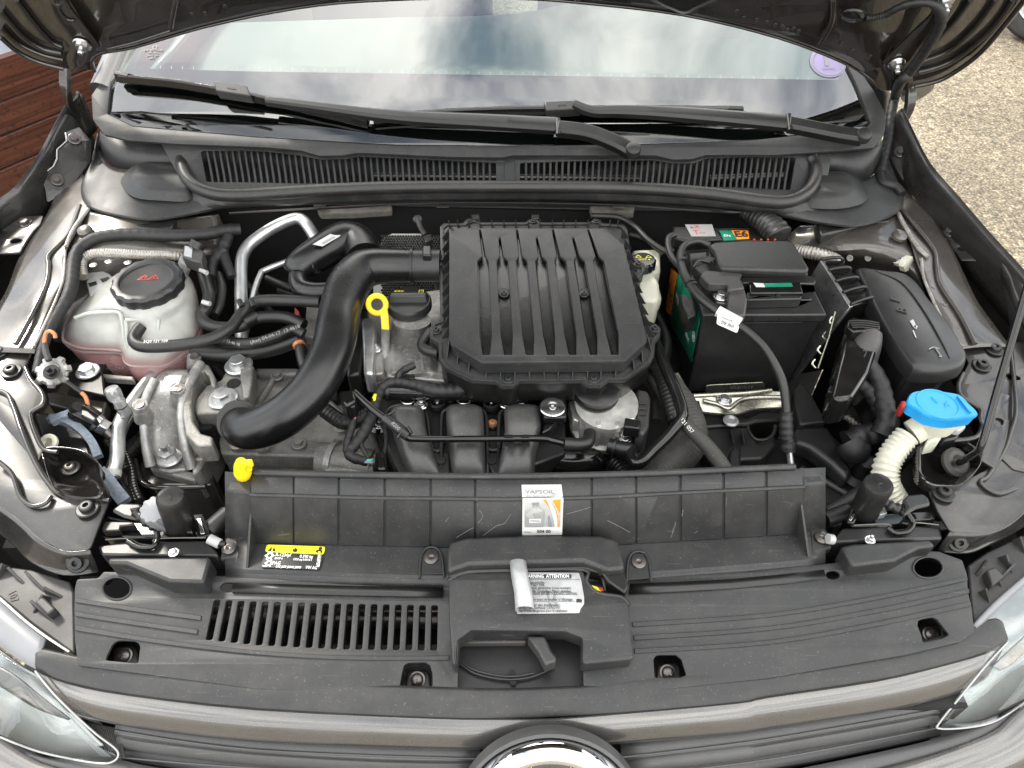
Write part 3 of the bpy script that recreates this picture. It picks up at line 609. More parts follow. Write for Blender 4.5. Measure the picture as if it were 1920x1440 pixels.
lathe('rubber_plug', P(1686, 443, .972), (0, -.3, 1), [(.001, 0), (.012, 0), (.011, .004), (.006, .006), (.001, .006)], 'paint_in', body)
for u, v in ((1593, 484), (1627, 484), (1659, 484)): screw('weld_dimple', P(u, v, .945), .0055, 'push', 'paint_in', body, axis=(0, -.7, .7))
for u, v, z in ((1752, 539, .957), (1771, 570, .953), (1799, 614, .945)): screw('weld_dimple', P(u, v, z), .006, 'push', 'paint_in', body)
tube('thick_sealer', 'p', '156,520,945 153,490,956 168,478,961 200,474,963 260,477,962 320,479,958 344,482,950', .0075, 'sealer', body, ripple=(.004, .07), n=12)
tube('thick_sealer', 'p', '1492,470,945 1530,476,955 1558,484,952 1572,492,940', .0095, 'sealer', body, ripple=(.005, .1), n=12)
# bulkhead, floor and dark side walls
def quad(nm, pts, m, parent=body): return prism(nm, [Vector(p) for p in pts], [Vector(p) + Vector((0, 0, -.01)) for p in pts], m, parent, 0)
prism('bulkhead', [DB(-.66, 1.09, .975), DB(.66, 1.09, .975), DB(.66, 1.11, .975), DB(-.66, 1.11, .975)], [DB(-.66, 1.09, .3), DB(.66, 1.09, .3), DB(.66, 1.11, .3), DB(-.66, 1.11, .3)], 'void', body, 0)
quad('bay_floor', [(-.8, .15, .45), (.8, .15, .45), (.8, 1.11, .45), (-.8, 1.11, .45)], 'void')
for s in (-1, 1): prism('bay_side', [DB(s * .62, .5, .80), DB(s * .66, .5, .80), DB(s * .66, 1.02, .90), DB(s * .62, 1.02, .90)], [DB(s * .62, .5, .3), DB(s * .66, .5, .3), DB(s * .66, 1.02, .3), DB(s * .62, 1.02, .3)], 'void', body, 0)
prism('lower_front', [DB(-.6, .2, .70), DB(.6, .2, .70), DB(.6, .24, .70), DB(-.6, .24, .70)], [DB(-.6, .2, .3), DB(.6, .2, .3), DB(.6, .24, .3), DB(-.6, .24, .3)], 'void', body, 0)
# glossy front corner panels (upper rail ends) -------------------------------------------------
def corner(s, top, rim, fold, bolts, nm='front_corner_panel'):
    pass
LP = P3((22, 696, .925), (165, 955, .895), (104, 1000, .892))
cut('rail_end_plate', LP.off(.002), q('p', '-60,640 62,646 52,676 47,690 56,709 76,732 81,745 78,760 62,770 55,784 62,800 82,842 70,870 -60,720'), 'fender', body, t=.004, b=.001, r=.006)
cut('front_corner_panel', LP, q('p', '-80,700 10,722 28,752 44,800 66,850 92,898 120,925 150,936 206,936 190,975 182,995 168,1032 120,1034 72,1010 30,972 -40,925 -80,900'), 'fender', body, t=.004, b=.0015, r=.008)
grid('front_fold', [[LP.hit(u, v) for u, v in ((-80, 900), (-40, 925), (30, 972), (72, 1010), (120, 1034), (168, 1032))], [P(u, v, z) for u, v, z in ((-100, 930, .87), (-50, 955, .868), (20, 1003, .866), (62, 1043, .864), (118, 1066, .862), (182, 1064, .862))],
                    [P(u, v, z) for u, v, z in ((-100, 948, .862), (-50, 970, .86), (18, 1016, .858), (58, 1055, .856), (118, 1079, .856), (184, 1074, .856))]], 'fender', body, ku=4, kv=3, thick=.002)
tube('rolled_edge', 'p', '-60,722,925 6,735,925 24,760,924 40,806,922 62,858,914 90,904,905 122,930,900 206,938,898', .003, 'fender', body)
tube('pressed_rim', 'p', '-10,860,918 22,888,912 38,930,905 60,948,902 84,944,902 96,930,902', .0028, 'fender', body)
# pocket with reflector-mount screw
pk = P3((133, 875, .90), (104, 911, .897), (187, 890, .897))
K1 = [P(u, v, .905) for u, v in ((84, 846), (112, 842), (146, 846), (168, 856), (184, 872), (187, 892), (194, 912), (184, 930), (150, 932), (112, 922), (96, 898), (88, 872))]
rings('mount_pocket', [sc2(K1, 1.09, -.012), sc2(K1, 1.09, -.002), sc2(K1, 1.05, .003), [P(u, v, .905) for u, v in ((84, 846), (112, 842), (146, 846), (168, 856), (184, 872), (187, 892), (194, 912), (184, 930), (150, 932), (112, 922), (96, 898), (88, 872))],
                       [P(u, v, .890) for u, v in ((92, 852), (116, 850), (146, 853), (163, 862), (176, 876), (178, 892), (182, 905), (172, 912), (148, 914), (116, 908), (102, 890), (94, 872))],
                       [P(u, v, .878) for u, v in ((104, 862), (120, 860), (146, 862), (158, 870), (164, 880), (164, 892), (160, 900), (146, 902), (134, 902), (118, 898), (108, 886), (104, 874))]], 'gloss_steel', body, caps=(0, 1), n=48, k=3)
screw('torx_screw', P(133, 878, .882), .0115, 'torx', 'steel_dark', body)
for u, v, r in ((22, 697, .0135), (-2, 662, .0125), (165, 954, .0135), (146, 1054, .013)):
    ax = (0, 0, 1) if v < 1000 else (.1, -.7, .7)
    screw('torx_screw', LP.off(.003).hit(u, v) if v < 1000 else P(u, v, .872), r, 'torx', 'black', body, axis=ax)
RP = P3((1839, 685, .925), (1768, 924, .895), (1850, 960, .892))
cut('rail_end_plate', RP.off(.002), q('p', '1797,641 1990,641 1990,900 1900,880 1860,842 1852,800 1838,784 1837,761 1815,750 1801,740 1795,722 1807,700 1816,680'), 'fender', body, t=.004, b=.001, r=.006, holes=[q('p', '1886,702 1896,700 1912,706 1914,712 1900,713 1890,709')])
cut('front_corner_panel', RP, q('p', '1738,908 1800,906 1850,880 1874,840 1890,800 2000,760 2000,900 1940,945 1894,985 1850,1000 1782,998 1758,958 1747,932'), 'fender', body, t=.004, b=.0015, r=.008)
grid('front_fold', [[RP.hit(u, v) for u, v in ((1782, 998), (1850, 1000), (1894, 985), (1940, 945), (2000, 900))], [P(u, v, z) for u, v, z in ((1764, 1028, .864), (1815, 1030, .864), (1852, 1014, .864), (1902, 988, .866), (1960, 940, .868), )] and [P(u, v, z) for u, v, z in ((1762, 1026, .864), (1815, 1027, .864), (1852, 1012, .864), (1902, 985, .866), (1980, 925, .868))],
                    [P(u, v, z) for u, v, z in ((1762, 1036, .857), (1815, 1038, .857), (1856, 1022, .857), (1912, 993, .857), (2000, 935, .86))]], 'fender', body, ku=4, kv=3, thick=.002)
K2 = [P(u, v, .905) for u, v in ((1742, 826), (1770, 823), (1800, 826), (1822, 840), (1834, 856), (1834, 872), (1818, 892), (1796, 908), (1752, 908), (1728, 892), (1722, 868), (1724, 842))]
rings('mount_pocket', [sc2(K2, 1.09, -.012), sc2(K2, 1.09, -.002), sc2(K2, 1.05, .003), [P(u, v, .905) for u, v in ((1742, 826), (1770, 823), (1800, 826), (1822, 840), (1834, 856), (1834, 872), (1818, 892), (1796, 908), (1752, 908), (1728, 892), (1722, 868), (1724, 842))],
                       [P(u, v, .888) for u, v in ((1748, 834), (1772, 831), (1798, 834), (1814, 846), (1822, 858), (1822, 870), (1808, 886), (1790, 898), (1758, 898), (1738, 884), (1733, 866), (1734, 846))],
                       [P(u, v, .874) for u, v in ((1756, 844), (1774, 841), (1794, 844), (1804, 852), (1810, 860), (1810, 868), (1800, 880), (1786, 888), (1764, 888), (1750, 878), (1746, 864), (1746, 852))]], 'gloss_steel', body, caps=(0, 1), n=48, k=3)
for u, v, r in ((1864, 656, .0125), (1840, 686, .0125), (1768, 925, .0135)): screw('torx_screw', RP.off(.003).hit(u, v), r, 'torx', 'black', body)
screw('torx_screw', P(1796, 1016, .87), .0125, 'torx', 'black', body, axis=(-.1, -.7, .7))
tube('rolled_edge', 'p', '1806,700,927 1797,722,925 1803,744,923 1836,766,922 1838,784,921 1842,800,918 1828,820,914 1786,826,908 1744,826,906 1724,840,905 1722,866,903 1724,888,900 1738,906,899', .003, 'fender', body)
tube('rolled_edge', 'p', '48,690,927 58,712,925 79,738,923 80,758,922 60,772,920 58,786,918 66,812,914 82,842,908 108,848,907', .003, 'fender', body)
tube('pressed_rim', 'p', '1895,650,930 1905,760,925 1895,810,915 1880,850,908 1852,892,902 1838,904,900 1870,925,899 1905,915,900', .0026, 'fender', body)
# side plates next to the prop rod
cut('pressed_panel', RP.off(.006), q('p', '1868,735 1898,742 1900,790 1884,850 1868,880 1838,862 1846,820 1860,780'), 'fender', body, t=.004, b=.001, r=.004, holes=[q('p', '1868,782 1882,786 1880,798 1864,794')])
# ================================================================ bonnet
HB = Pl((0, 1.17, 1.12), (0, -.883, -.469))
hood = thing('bonnet', 'open dark bonnet raised above the bay, its painted underside showing', 'bonnet', (0, 1.24, 1.12))
HO = HB.off(-.022); ho = on(HO, q('p', '0,69 34,98 71,116 100,124 119,129 179,132 174,112 190,98 251,87 370,52 500,22 638,2 850,-8 960,-7 1079,1 1282,25 1460,69 1576,113 1626,142 1644,158 1650,170 1690,172 1715,162 1768,148 1832,105 1884,47 1920,3')) + [(.84, .3), (.80, .6), (.66, .80), (.3, .90), (-.3, .90), (-.66, .80), (-.80, .6), (-.85, .3)]
cutw('outer_skin', HO, ho, 'hood_in', hood, t=.004, b=.0012, r=.008)
HI = HB.off(-.006); hi = on(HI, q('p', '128,0 160,52 176,96 200,99 251,85 370,50 500,18 638,-1 850,-11 960,-10 1079,-2 1282,22 1460,66 1576,111 1620,138 1650,128 1690,60 1706,0')) + [(.62, .35), (.55, .7), (-.55, .7), (-.62, .35)]
cutw('inner_panel', HI, hi, 'hood_in', hood, t=.012, b=.003, r=.01)
lst = q('z1', '250,-40 330,160 440,260 500,330 470,420 500,520 560,500 640,440 700,330 600,190 500,60 460,-40')
cut('hinge_plate', HB.off(.006), lst, 'hood_in', hood, t=.006, b=.0015, r=.008)
rst = q('z4', '1290,-40 1230,120 1080,260 900,440 900,500 960,560 1010,600 1100,560 1130,490 1250,300 1420,60 1450,-40')
cut('hinge_plate', HB.off(.006), rst, 'hood_in', hood, t=.006, b=.0015, r=.008)
def tpl(nm, pl, kz, s, r, m, parent, off=0, **kw):
    pts = [pl.off(off).hit(*a[:2]) for a in q(kz, s)]; return tubew(nm, pts, r, m, parent, **kw)
tpl('rolled_edge', HB, 'p', '178,134 172,116 190,100 251,89 370,54 500,25 638,5 850,-5 960,-4 1079,4 1282,28 1460,71 1576,115 1626,144 1646,164', .0024, 'hood_in', hood, -.012, n=10, k=4)
tpl('rolled_edge', HB, 'p', '200,92 251,80 320,58', .002, 'hood_in', hood, .002, n=8)
tpl('pressed_bead', HB, 'p', '320,50 330,0', .004, 'hood_in', hood, .001, n=8)
tpl('pressed_bead', HB, 'p', '1538,82 1560,40 1562,0', .004, 'hood_in', hood, .001, n=8)
for s in ('0,52 34,82 80,103 119,112', '0,20 40,66 80,92 116,100', '30,0 60,40 92,76 116,88'): tpl('pressed_bead', HB, 'p', s, .0045, 'hood_in', hood, -.02, n=8)
for s in ('1900,0 1860,55 1800,105 1760,125 1722,135', '1868,0 1830,50 1780,95 1730,115', '1820,0 1790,40 1750,80'): tpl('pressed_bead', HB, 'p', s, .0045, 'hood_in', hood, -.02, n=8)
tpl('hem', HB, 'p', '0,69 34,98 71,116 119,129', .004, 'hood_in', hood, -.016, n=8); tpl('hem', HB, 'p', '1715,162 1768,148 1832,105 1884,47 1925,-5', .004, 'hood_in', hood, -.016, n=8)
screw('hinge_bolt', HB.off(.008).hit(154, 83), .0125, 'stud', 'steel', hood, axis=HB.n); screw('hinge_bolt', HB.off(.008).hit(1681, 119), .0125, 'stud', 'steel', hood, axis=HB.n)
screw('hinge_bolt', HB.off(.008).hit(1771, 4), .0125, 'stud', 'steel', hood, axis=HB.n); screw('hinge_bolt', HB.off(.008).hit(110, 2), .011, 'push', 'hood_in', hood, axis=HB.n)
tpl('slot_rim', HB, 'z1', '400,10 430,90 480,140 530,145', .002, 'hood_in', hood, .008, n=8)
for p in q('z3', '1645,125 1735,140 1810,158 1868,178 1593,80') + q('z4', '68,158 125,178 172,185 255,202 290,222 182,200 210,212 600,310 675,362 800,400 1150,205') + q('z1', '1365,100 1460,95 1600,45'):
    screw('weld_spot', HB.off(-.0055).hit(*p[:2]), .0035, 'push', 'fender', hood, axis=HB.n)
# bumper-like reinforcement at the top right of centre
rings('latch_reinforcement', [[HB.off(d).hit(u, v) for u, v in pts] for d, pts in ((-.005, ((1215, -6), (1235, 10), (1262, 20), (1284, 27), (1305, 18), (1350, 2), (1356, -8), (1280, -14))), (.012, ((1228, -8), (1244, 6), (1266, 16), (1284, 22), (1300, 14), (1328, 0), (1336, -8), (1280, -12))))], 'black', hood, n=36, k=2)
# washer nozzle boot and hose on the bonnet
wj = thing('washer_nozzle', 'oval black rubber washer boot with ribbed hose under the bonnet, top right', 'washer nozzle', HB.hit(1600, 30))
nzc = HB.off(.004)
rings('boot', [[nzc.off(d).hit(1600 + 26 * sc_ * math.cos(a * math.pi / 10), 28 + 15 * sc_ * math.sin(a * math.pi / 10)) for a in range(20)] for d, sc_ in ((0, 1), (.008, .98), (.014, .8), (.017, .4))], 'gloss_black', wj, n=36, k=2)
tubew('elastic_spout', [HB.off(.012).hit(u, v) for u, v in ((1622, 34), (1640, 33), (1664, 26))], .0045, 'rubber', wj, ripple=(.0032, .16), n=10)
tubew('wrapped_hose', [HB.off(h).hit(u, v) for u, v, h in ((1662, 27, .012), (1690, 12, .016), (1720, 5, .02), (1748, 8, .024), (1764, 24, .024), (1762, 48, .022), (1745, 78, .02), (1726, 108, .02), (1705, 135, .02), (1688, 155, .022))] +
      [P(1679, 178, 1.085), P(1671, 215, 1.06), P(1665, 260, 1.035), P(1656, 300, 1.015), P(1650, 325, 1.005)], [.0052] * 4 + [.008] * 8 + [.008, .0085, .009], 'tape', wj, n=12, k=5, ripple=(.013, .05))
tube('loose_tail', 'p', '1650,322,1006 1656,342,1000 1680,350,998 1692,364,994', .007, 'tape', wj, n=10)
# hinges
def hinge(s, arm, plate_px, bolts, lab, npl):
    pts = cr([P(*a) for a in arm], 5); n_ = len(pts)
    t = sweep('bonnet_hinge', pts, [(-.0095, 0), (.0095, 0), (.0095, .003), (-.0065, .003), (-.0065, .012), (-.0095, .012)] if s < 0 else [(-.0095, 0), (.0095, 0), (.0095, .012), (.0065, .012), (.0065, .003), (-.0095, .003)], Vector((0, -.85, .4)), 'fender', body, bev=.0008)
    cut('base_plate', npl, plate_px, 'fender', t, t=.004, b=.0008, r=.003)
    cut('plate_edge', npl.off(.0025), [(u + s * 3, v) for u, v in plate_px[:7]] + [(u, v) for u, v in reversed(plate_px[:7])], 'steel', t, t=.002, b=.0003, r=.001)
    for (u, v) in bolts: screw('bolt', npl.off(.003).hit(u, v), .0105, 'hex', 'steel_dark', t, axis=npl.n)
    return t
hinge(-1, [(146, 70, 1.165), (126, 120, 1.13), (124, 165, 1.10), (138, 205, 1.05), (162, 245, 1.0)], q('z1', '470,940 480,1000 412,1060 410,1130 385,1180 300,1245 290,1260 320,1340 335,1440 480,1360 640,1150 650,1000 560,900'), [(140, 260), (107, 337)], 'left bonnet hinge with curved arm and bolted black plate', Pl(P(110, 320, 1.0), (.45, -.45, .75)))
hinge(1, [(1690, 120, 1.14), (1704, 150, 1.11), (1706, 190, 1.08), (1696, 220, 1.05), (1676, 255, 1.0)], q('z4', '1060,1030 1075,1090 1140,1160 1145,1230 1195,1270 1265,1330 1240,1440 1180,1440 1020,1260 940,1120 980,980'), [(1689, 284), (1725, 354)], 'right bonnet hinge with curved arm and bolted black plate', Pl(P(1720, 330, 1.0), (-.45, -.45, .75)))

# ================================================================ cowl panel (scuttle)
cowl = thing('scuttle_panel', 'dark grey plastic scuttle panel with slotted air intake below the windscreen', 'scuttle panel', P(960, 370, .98))
trim = q('p', '171,179 174,224 195,252 240,263 338,270 500,276 564,282 599,292 643,291 670,286 849,294 942,295 960,291 1229,291 1261,299 1298,298 1324,290 1460,290 1530,285 1639,277 1657,254 1661,232 1658,208 1640,172 1618,140 1596,104 1584,112 1604,152 1620,190 1634,229 1625,240 1400,264 1200,271 960,274 740,272 480,257 250,237 201,213 206,168 217,120 190,150')
cut('upper_strip', WP.off(.004), trim, 'plastic', cowl, t=.006, b=.0012, r=.004)
G = P3((380, 285, 1.034), (1480, 290, 1.034), (930, 350, .998))
hL = q('p', '376,283 450,282 500,284 562,291 600,299 648,298 670,293 849,301 930,305 930,342 800,342 560,344 480,342 387,341')
hR = q('p', '975,305 1100,301 1226,300 1260,306 1300,306 1326,297 1400,294 1492,295 1482,356 1400,352 1330,350 1230,345 1100,343 975,343')
cut('grille_frame', G, q('p', '300,266 500,274 564,281 599,291 643,290 670,285 849,293 942,294 1229,290 1261,298 1298,297 1324,289 1460,289 1560,286 1545,378 1440,374 1200,356 960,352 800,350 520,360 400,366 335,330'), 'plastic', cowl, holes=[hL, hR], t=.005, b=.0007, r=.004)
def interp(pts, u):
    for (a, b) in zip(pts, pts[1:]):
        if (a[0] - u) * (b[0] - u) <= 0 and a[0] != b[0]: return a[1] + (b[1] - a[1]) * (u - a[0]) / (b[0] - a[0])
    return pts[0][1] if abs(u - pts[0][0]) < abs(u - pts[-1][0]) else pts[-1][1]
def slats(hole, nt, n, ut, ub, wpx):
    top, bot = hole[:nt], hole[nt:]
    for i in range(1, n):
        f = i / n; a = ut[0] + (ut[1] - ut[0]) * f; b = ub[0] + (ub[1] - ub[0]) * f; va = interp(top, a) - 2; vb = interp(bot, b) + 2
        T = [G.hit(a - wpx, va), G.hit(a + wpx, va), G.hit(b + wpx, vb), G.hit(b - wpx, vb)]; c = (T[0] + T[2]) / 2
        prism('slat', [p - G.n * .0006 for p in T], [p - G.n * .011 for p in T], 'plastic', cowl, .0008, 1)
slats(hL, 9, 47, (376, 930), (387, 930), 2.3); slats(hR, 8, 45, (975, 1492), (975, 1482), 2.3)
cut('intake_floor', G.off(-.045), q('p', '300,262 1560,280 1545,400 345,380'), 'black', cowl, t=.004)
for s_, (a, b) in enumerate((((700, 330), (1200, 335)), ((1330, 335), (1470, 330)))): tubew('linkage_rod', [G.off(-.03).hit(*a), G.off(-.03).hit(*b)], .006, 'steel_dark', cowl, smooth=False)
prism('joint_clip', [G.off(.003).hit(u, v) for u, v in ((945, 277), (964, 277), (966, 343), (947, 343))], [G.off(-.003).hit(u, v) for u, v in ((945, 277), (964, 277), (966, 343), (947, 343))], 'plastic', cowl, .001)
tube('gutter_seal', 'p', '346,276,1030 340,290,1024 342,312,1018 350,334,1014 372,353,1012 410,365,1010 460,366,1010 520,362,1010 620,356,1010 760,351,1010 960,350,1010 1120,351,1010 1230,355,1010 1340,364,1010 1430,377,1010 1478,378,1010 1512,362,1012 1528,338,1016 1528,312,1022 1520,295,1030', .0102, 'seal', cowl, n=14, k=5)
grid('front_lip', [[P(u, v, 1.004) for u, v in ((350, 350), (420, 374), (500, 370), (620, 363), (760, 358), (960, 357), (1120, 358), (1230, 362), (1340, 371), (1440, 385), (1530, 372))],
                   [P(u, v, .996) for u, v in ((355, 372), (420, 384), (500, 378), (620, 370), (760, 366), (960, 364), (1120, 366), (1230, 370), (1340, 380), (1440, 394), (1530, 390))],
                   [P(u, v, .985) for u, v in ((350, 396), (420, 390), (500, 386), (620, 380), (760, 376), (960, 374), (1120, 376), (1230, 380), (1340, 389), (1440, 400), (1530, 410))]], 'plastic', cowl, ku=4, kv=2, thick=.002)
grid('side_wall', [[P(u, v, z) for u, v, z in ((187, 246, 1.045), (196, 253, 1.042), (240, 264, 1.038), (290, 268, 1.036), (345, 272, 1.034))], [P(u, v, z) for u, v, z in ((186, 278, 1.01), (198, 300, 1.004), (222, 315, 1.0), (285, 319, 1.0), (342, 318, 1.0))]], 'plastic', cowl, kv=1, thick=.002)
grid('side_shelf', [[P(u, v, z) for u, v, z in ((184, 250, 1.03), (190, 290, 1.004), (205, 310, 1.002), (240, 318, 1.001), (330, 320, 1.0), (352, 352, 1.0))], [P(u, v, z) for u, v, z in ((180, 275, 1.02), (172, 322, .998), (192, 350, .996), (240, 366, .995), (310, 372, .996), (380, 372, .998))],
                    [P(u, v, z) for u, v, z in ((177, 300, 1.005), (153, 344, .99), (166, 384, .988), (232, 404, .986), (304, 409, .985), (420, 386, .988))], [P(u, v, z) for u, v, z in ((179, 302, .995), (156, 350, .98), (170, 390, .975), (232, 408, .974), (304, 413, .974), (420, 391, .978))]], 'plastic', cowl, ku=6, kv=4, thick=.002)
rings('raised_dome', [[P(u, v, .998) for u, v in ((228, 330), (230, 352), (252, 370), (300, 376), (360, 374), (348, 330), (334, 312), (262, 305))], [P(u, v, 1.012) for u, v in ((254, 320), (256, 340), (276, 352), (310, 354), (352, 350), (342, 322), (330, 308), (272, 304))]], 'plastic', cowl, n=44, k=3)
grid('side_wall', [[P(u, v, z) for u, v, z in ((1500, 288, 1.034), (1560, 286, 1.036), (1610, 282, 1.04), (1644, 277, 1.044), (1656, 262, 1.047))], [P(u, v, z) for u, v, z in ((1538, 326, 1.0), (1580, 330, 1.0), (1618, 335, 1.0), (1640, 325, 1.002), (1652, 300, 1.01))]], 'plastic', cowl, kv=1, thick=.002)
grid('side_shelf', [[P(u, v, z) for u, v, z in ((1658, 262, 1.03), (1654, 300, 1.005), (1640, 326, 1.002), (1610, 336, 1.001), (1540, 332, 1.0), (1512, 372, 1.0))], [P(u, v, z) for u, v, z in ((1664, 285, 1.015), (1668, 325, .998), (1655, 360, .996), (1610, 382, .995), (1540, 388, .996), (1480, 388, .998))],
                    [P(u, v, z) for u, v, z in ((1668, 310, 1.0), (1692, 362, .99), (1682, 394, .988), (1620, 419, .986), (1556, 419, .985), (1430, 396, .988))], [P(u, v, z) for u, v, z in ((1668, 314, .99), (1689, 368, .98), (1680, 400, .975), (1620, 424, .974), (1556, 424, .974), (1430, 401, .978))]], 'plastic', cowl, ku=6, kv=4, thick=.002)
rings('raised_dome', [[P(u, v, .998) for u, v in ((1500, 384), (1560, 392), (1612, 384), (1628, 366), (1618, 338), (1596, 322), (1548, 326), (1520, 350))], [P(u, v, 1.012) for u, v in ((1522, 362), (1556, 366), (1590, 360), (1597, 346), (1590, 330), (1580, 322), (1545, 322), (1530, 340))]], 'plastic', cowl, n=44, k=3)
slab('support_skirt', [P(u, v, .975) for u, v in ((160, 385), (235, 406), (330, 410), (325, 424), (315, 432), (260, 428), (190, 404))], .02, 'plastic_clean', cowl, .003)
slab('support_skirt', [P(u, v, .975) for u, v in ((1530, 412), (1600, 422), (1672, 404), (1670, 415), (1620, 420), (1560, 436), (1540, 440), (1535, 430))], .02, 'plastic_clean', cowl, .003)
for u in (600, 830, 1160, 1350): prism('clip', [P(u - 12, 384, .982), P(u + 12, 384, .982), P(u + 12, 389, .982), P(u - 12, 389, .982)], [P(u - 12, 384, .972), P(u + 12, 384, .972), P(u + 12, 389, .972), P(u - 12, 389, .972)], 'steel_dark', cowl, .001)
for lb, pts in (('ragged grey felt pad hanging under the scuttle left of the filter box', ((594, 392), (650, 390), (735, 384), (734, 394), (660, 399), (600, 400))), ('ragged grey felt pad hanging under the scuttle right of centre', ((1105, 386), (1190, 386), (1188, 398), (1160, 396), (1110, 400)))):
    o = slab('felt_pad', [P(u, v, .968) for u, v in pts], .012, 'felt', None, .002); tag(o, lb, 'insulation')
tube('flange_edge', 'p', '430,400,968 600,390,968 760,383,968 960,381,968 1160,385,968 1300,395,966 1400,400,966', .002, 'steel_dark', cowl, n=6)

# ================================================================ wipers
def wiper(lab, blade, arm, joint, tip, pivot, cap_end, conn):
    t = thing('wiper', lab, 'wiper', WP.hit(*pivot))
    w_up = WN
    f = lambda L_, h: [WP.off(h).hit(*p) for p in L_]
    bl = cr(f(blade, .013), 4)
    sweep('blade', bl, [(-.0085, .0), (-.006, -.006), (.006, -.006), (.0085, 0), (.003, .009), (-.001, .009)], w_up, 'gloss_black', t, bev=.0005)
    sweep('rubber_lip', f(blade, .001), [(-.003, 0), (.003, 0), (.004, .008), (-.004, .008)], w_up, 'rubber', t)
    e = f(cap_end, .012); sweep('end_cap', e, [(-.0098, -.001), (-.0065, -.008), (.0065, -.008), (.0098, -.001), (.004, .011), (-.002, .011)], w_up, 'black', t, bev=.0008)
    c = [WP.off(.030).hit(*p) for p in conn]; prism('adapter', c, [p - WN * .02 for p in c], 'plastic_clean', t, .002)
    cc = sum(c, Vector()) / 4 + WN * .001; prism('adapter_button', [cc + (p - cc) * .25 for p in c], [cc + (p - cc) * .25 - WN * .003 for p in c], 'black', t, .0005)
    a = f(arm, .030); n_ = len(a)
    ws = [(.0065 + .0075 * (i / (n_ - 1)) ** 1.2) for i in range(n_)]
    sweep('arm', cr(a, 3), [[(-x, -.004), (-x * .96, .005), (-x * .5, .0085), (x * .5, .0085), (x * .96, .005), (x, -.004)] for x in resample([Vector((x, 0, 0)) for x in ws], (n_ - 1) * 3 + 1, False) for x in [x.x]], w_up, 'black', t, bev=.0006)
    j = f(joint, .032); m_ = len(j)
    sweep('pivot_arm', cr(j, 4), [[(-x, -.008), (-x * .98, .004), (-x * .6, .009), (x * .6, .009), (x * .98, .004), (x, -.008)] for x in [.0125] * ((m_ - 1) * 4 + 1)], w_up, 'black', t, bev=.0008)
    tubew('joint_pin', [j[0] + (WY * .014) + WN * .004, j[0] - WY * .016 + WN * .004], .0045, 'black', t, smooth=False)
    lathe('pivot_cap', WP.off(.032).hit(*pivot), WN, [(.001, 0), (.0125, 0), (.0125, .008), (.011, .0115), (.006, .0132), (.001, .0135)], 'plastic_clean', t)
    tubew('pivot_shaft', [WP.off(.03).hit(*pivot), WP.off(-.02).hit(*pivot)], .008, 'steel_dark', t, smooth=False)
wiper('long left wiper, its blade lying up towards the left pillar', [(226, 147), (330, 157), (440, 176), (560, 201), (690, 231)], [(500, 190), (620, 205), (700, 215), (780, 222), (900, 228), (1042, 236)], [(1046, 240), (1100, 247), (1150, 265), (1186, 284)], None, (1186, 285), [(221, 143), (246, 148)], [(400, 150), (462, 160), (470, 180), (404, 170)])
wiper('shorter right wiper lying almost level across the glass base', [(700, 223), (850, 212), (960, 208), (1080, 207), (1240, 207), (1386, 208)], [(1076, 196), (1110, 209), (1160, 209), (1240, 212), (1360, 221), (1475, 231)], [(1478, 232), (1520, 240), (1570, 250), (1616, 257)], None, (1616, 258), [(1362, 208), (1391, 209)], [(1020, 190), (1080, 187), (1090, 203), (1024, 207)])
# ================================================================ engine
eng = thing('engine', 'grimy cast aluminium engine with black intake manifold in the middle of the bay', 'engine', P(850, 800, .6))
# gearbox and block castings (left)
slab('gearbox_case', [P(u, v, .815) for u, v in ((468, 690), (566, 690), (600, 720), (655, 735), (700, 790), (716, 850), (716, 884), (606, 884), (594, 852), (414, 848), (405, 806), (420, 780), (470, 745))], .16, 'alu_dark', eng, .008, 3)
slab('gearbox_rib', [P(u, v, .826) for u, v in ((476, 688), (560, 688), (566, 702), (480, 702))], .02, 'alu_dark', eng, .006, 3)
slab('gearbox_flange', [P(u, v, .818) for u, v in ((404, 795), (420, 792), (640, 836), (640, 850), (600, 856), (414, 850))], .03, 'alu_dark', eng, .004, 3)
lathe('boss', P(448, 838, .822), (0, 0, 1), [(.001, 0), (.011, 0), (.011, .008), (.006, .008), (.005, .002), (.001, .002)], 'alu_dark', eng)
lathe('boss', P(494, 842, .822), (0, 0, 1), [(.001, 0), (.010, 0), (.010, .006), (.006, .006), (.005, .002), (.001, .002)], 'alu', eng)
tube('gearbox_snout', 'p', '600,862,800,26 640,866,800,26 700,874,800,24', .026, 'alu_dark', eng, smooth=False, n=20)
tube('gearbox_ring', 'p', '622,862,800,30 632,864,800,30', .03, 'alu', eng, smooth=False, n=24)
slab('block_face', [P(u, v, .80) for u, v in ((640, 780), (720, 780), (725, 892), (640, 892))], .2, 'alu_dark', eng, .006)
for c in ((712, 790, .83), ): lathe('engine_plug', P(*c), (0, -.5, 1), [(.001, 0), (.020, 0), (.020, .008), (.014, .010), (.010, .004), (.001, .006)], 'gloss_black', eng)
screw('silver_screw', P(711, 796, .84), .009, 'torx', 'steel', eng)
# lower dark well with rusty subframe
struct_ = slab('subframe', [P(u, v, .62) for u, v in ((470, 830), (600, 830), (600, 880), (470, 890))], .03, 'alu_dark', eng, .004)
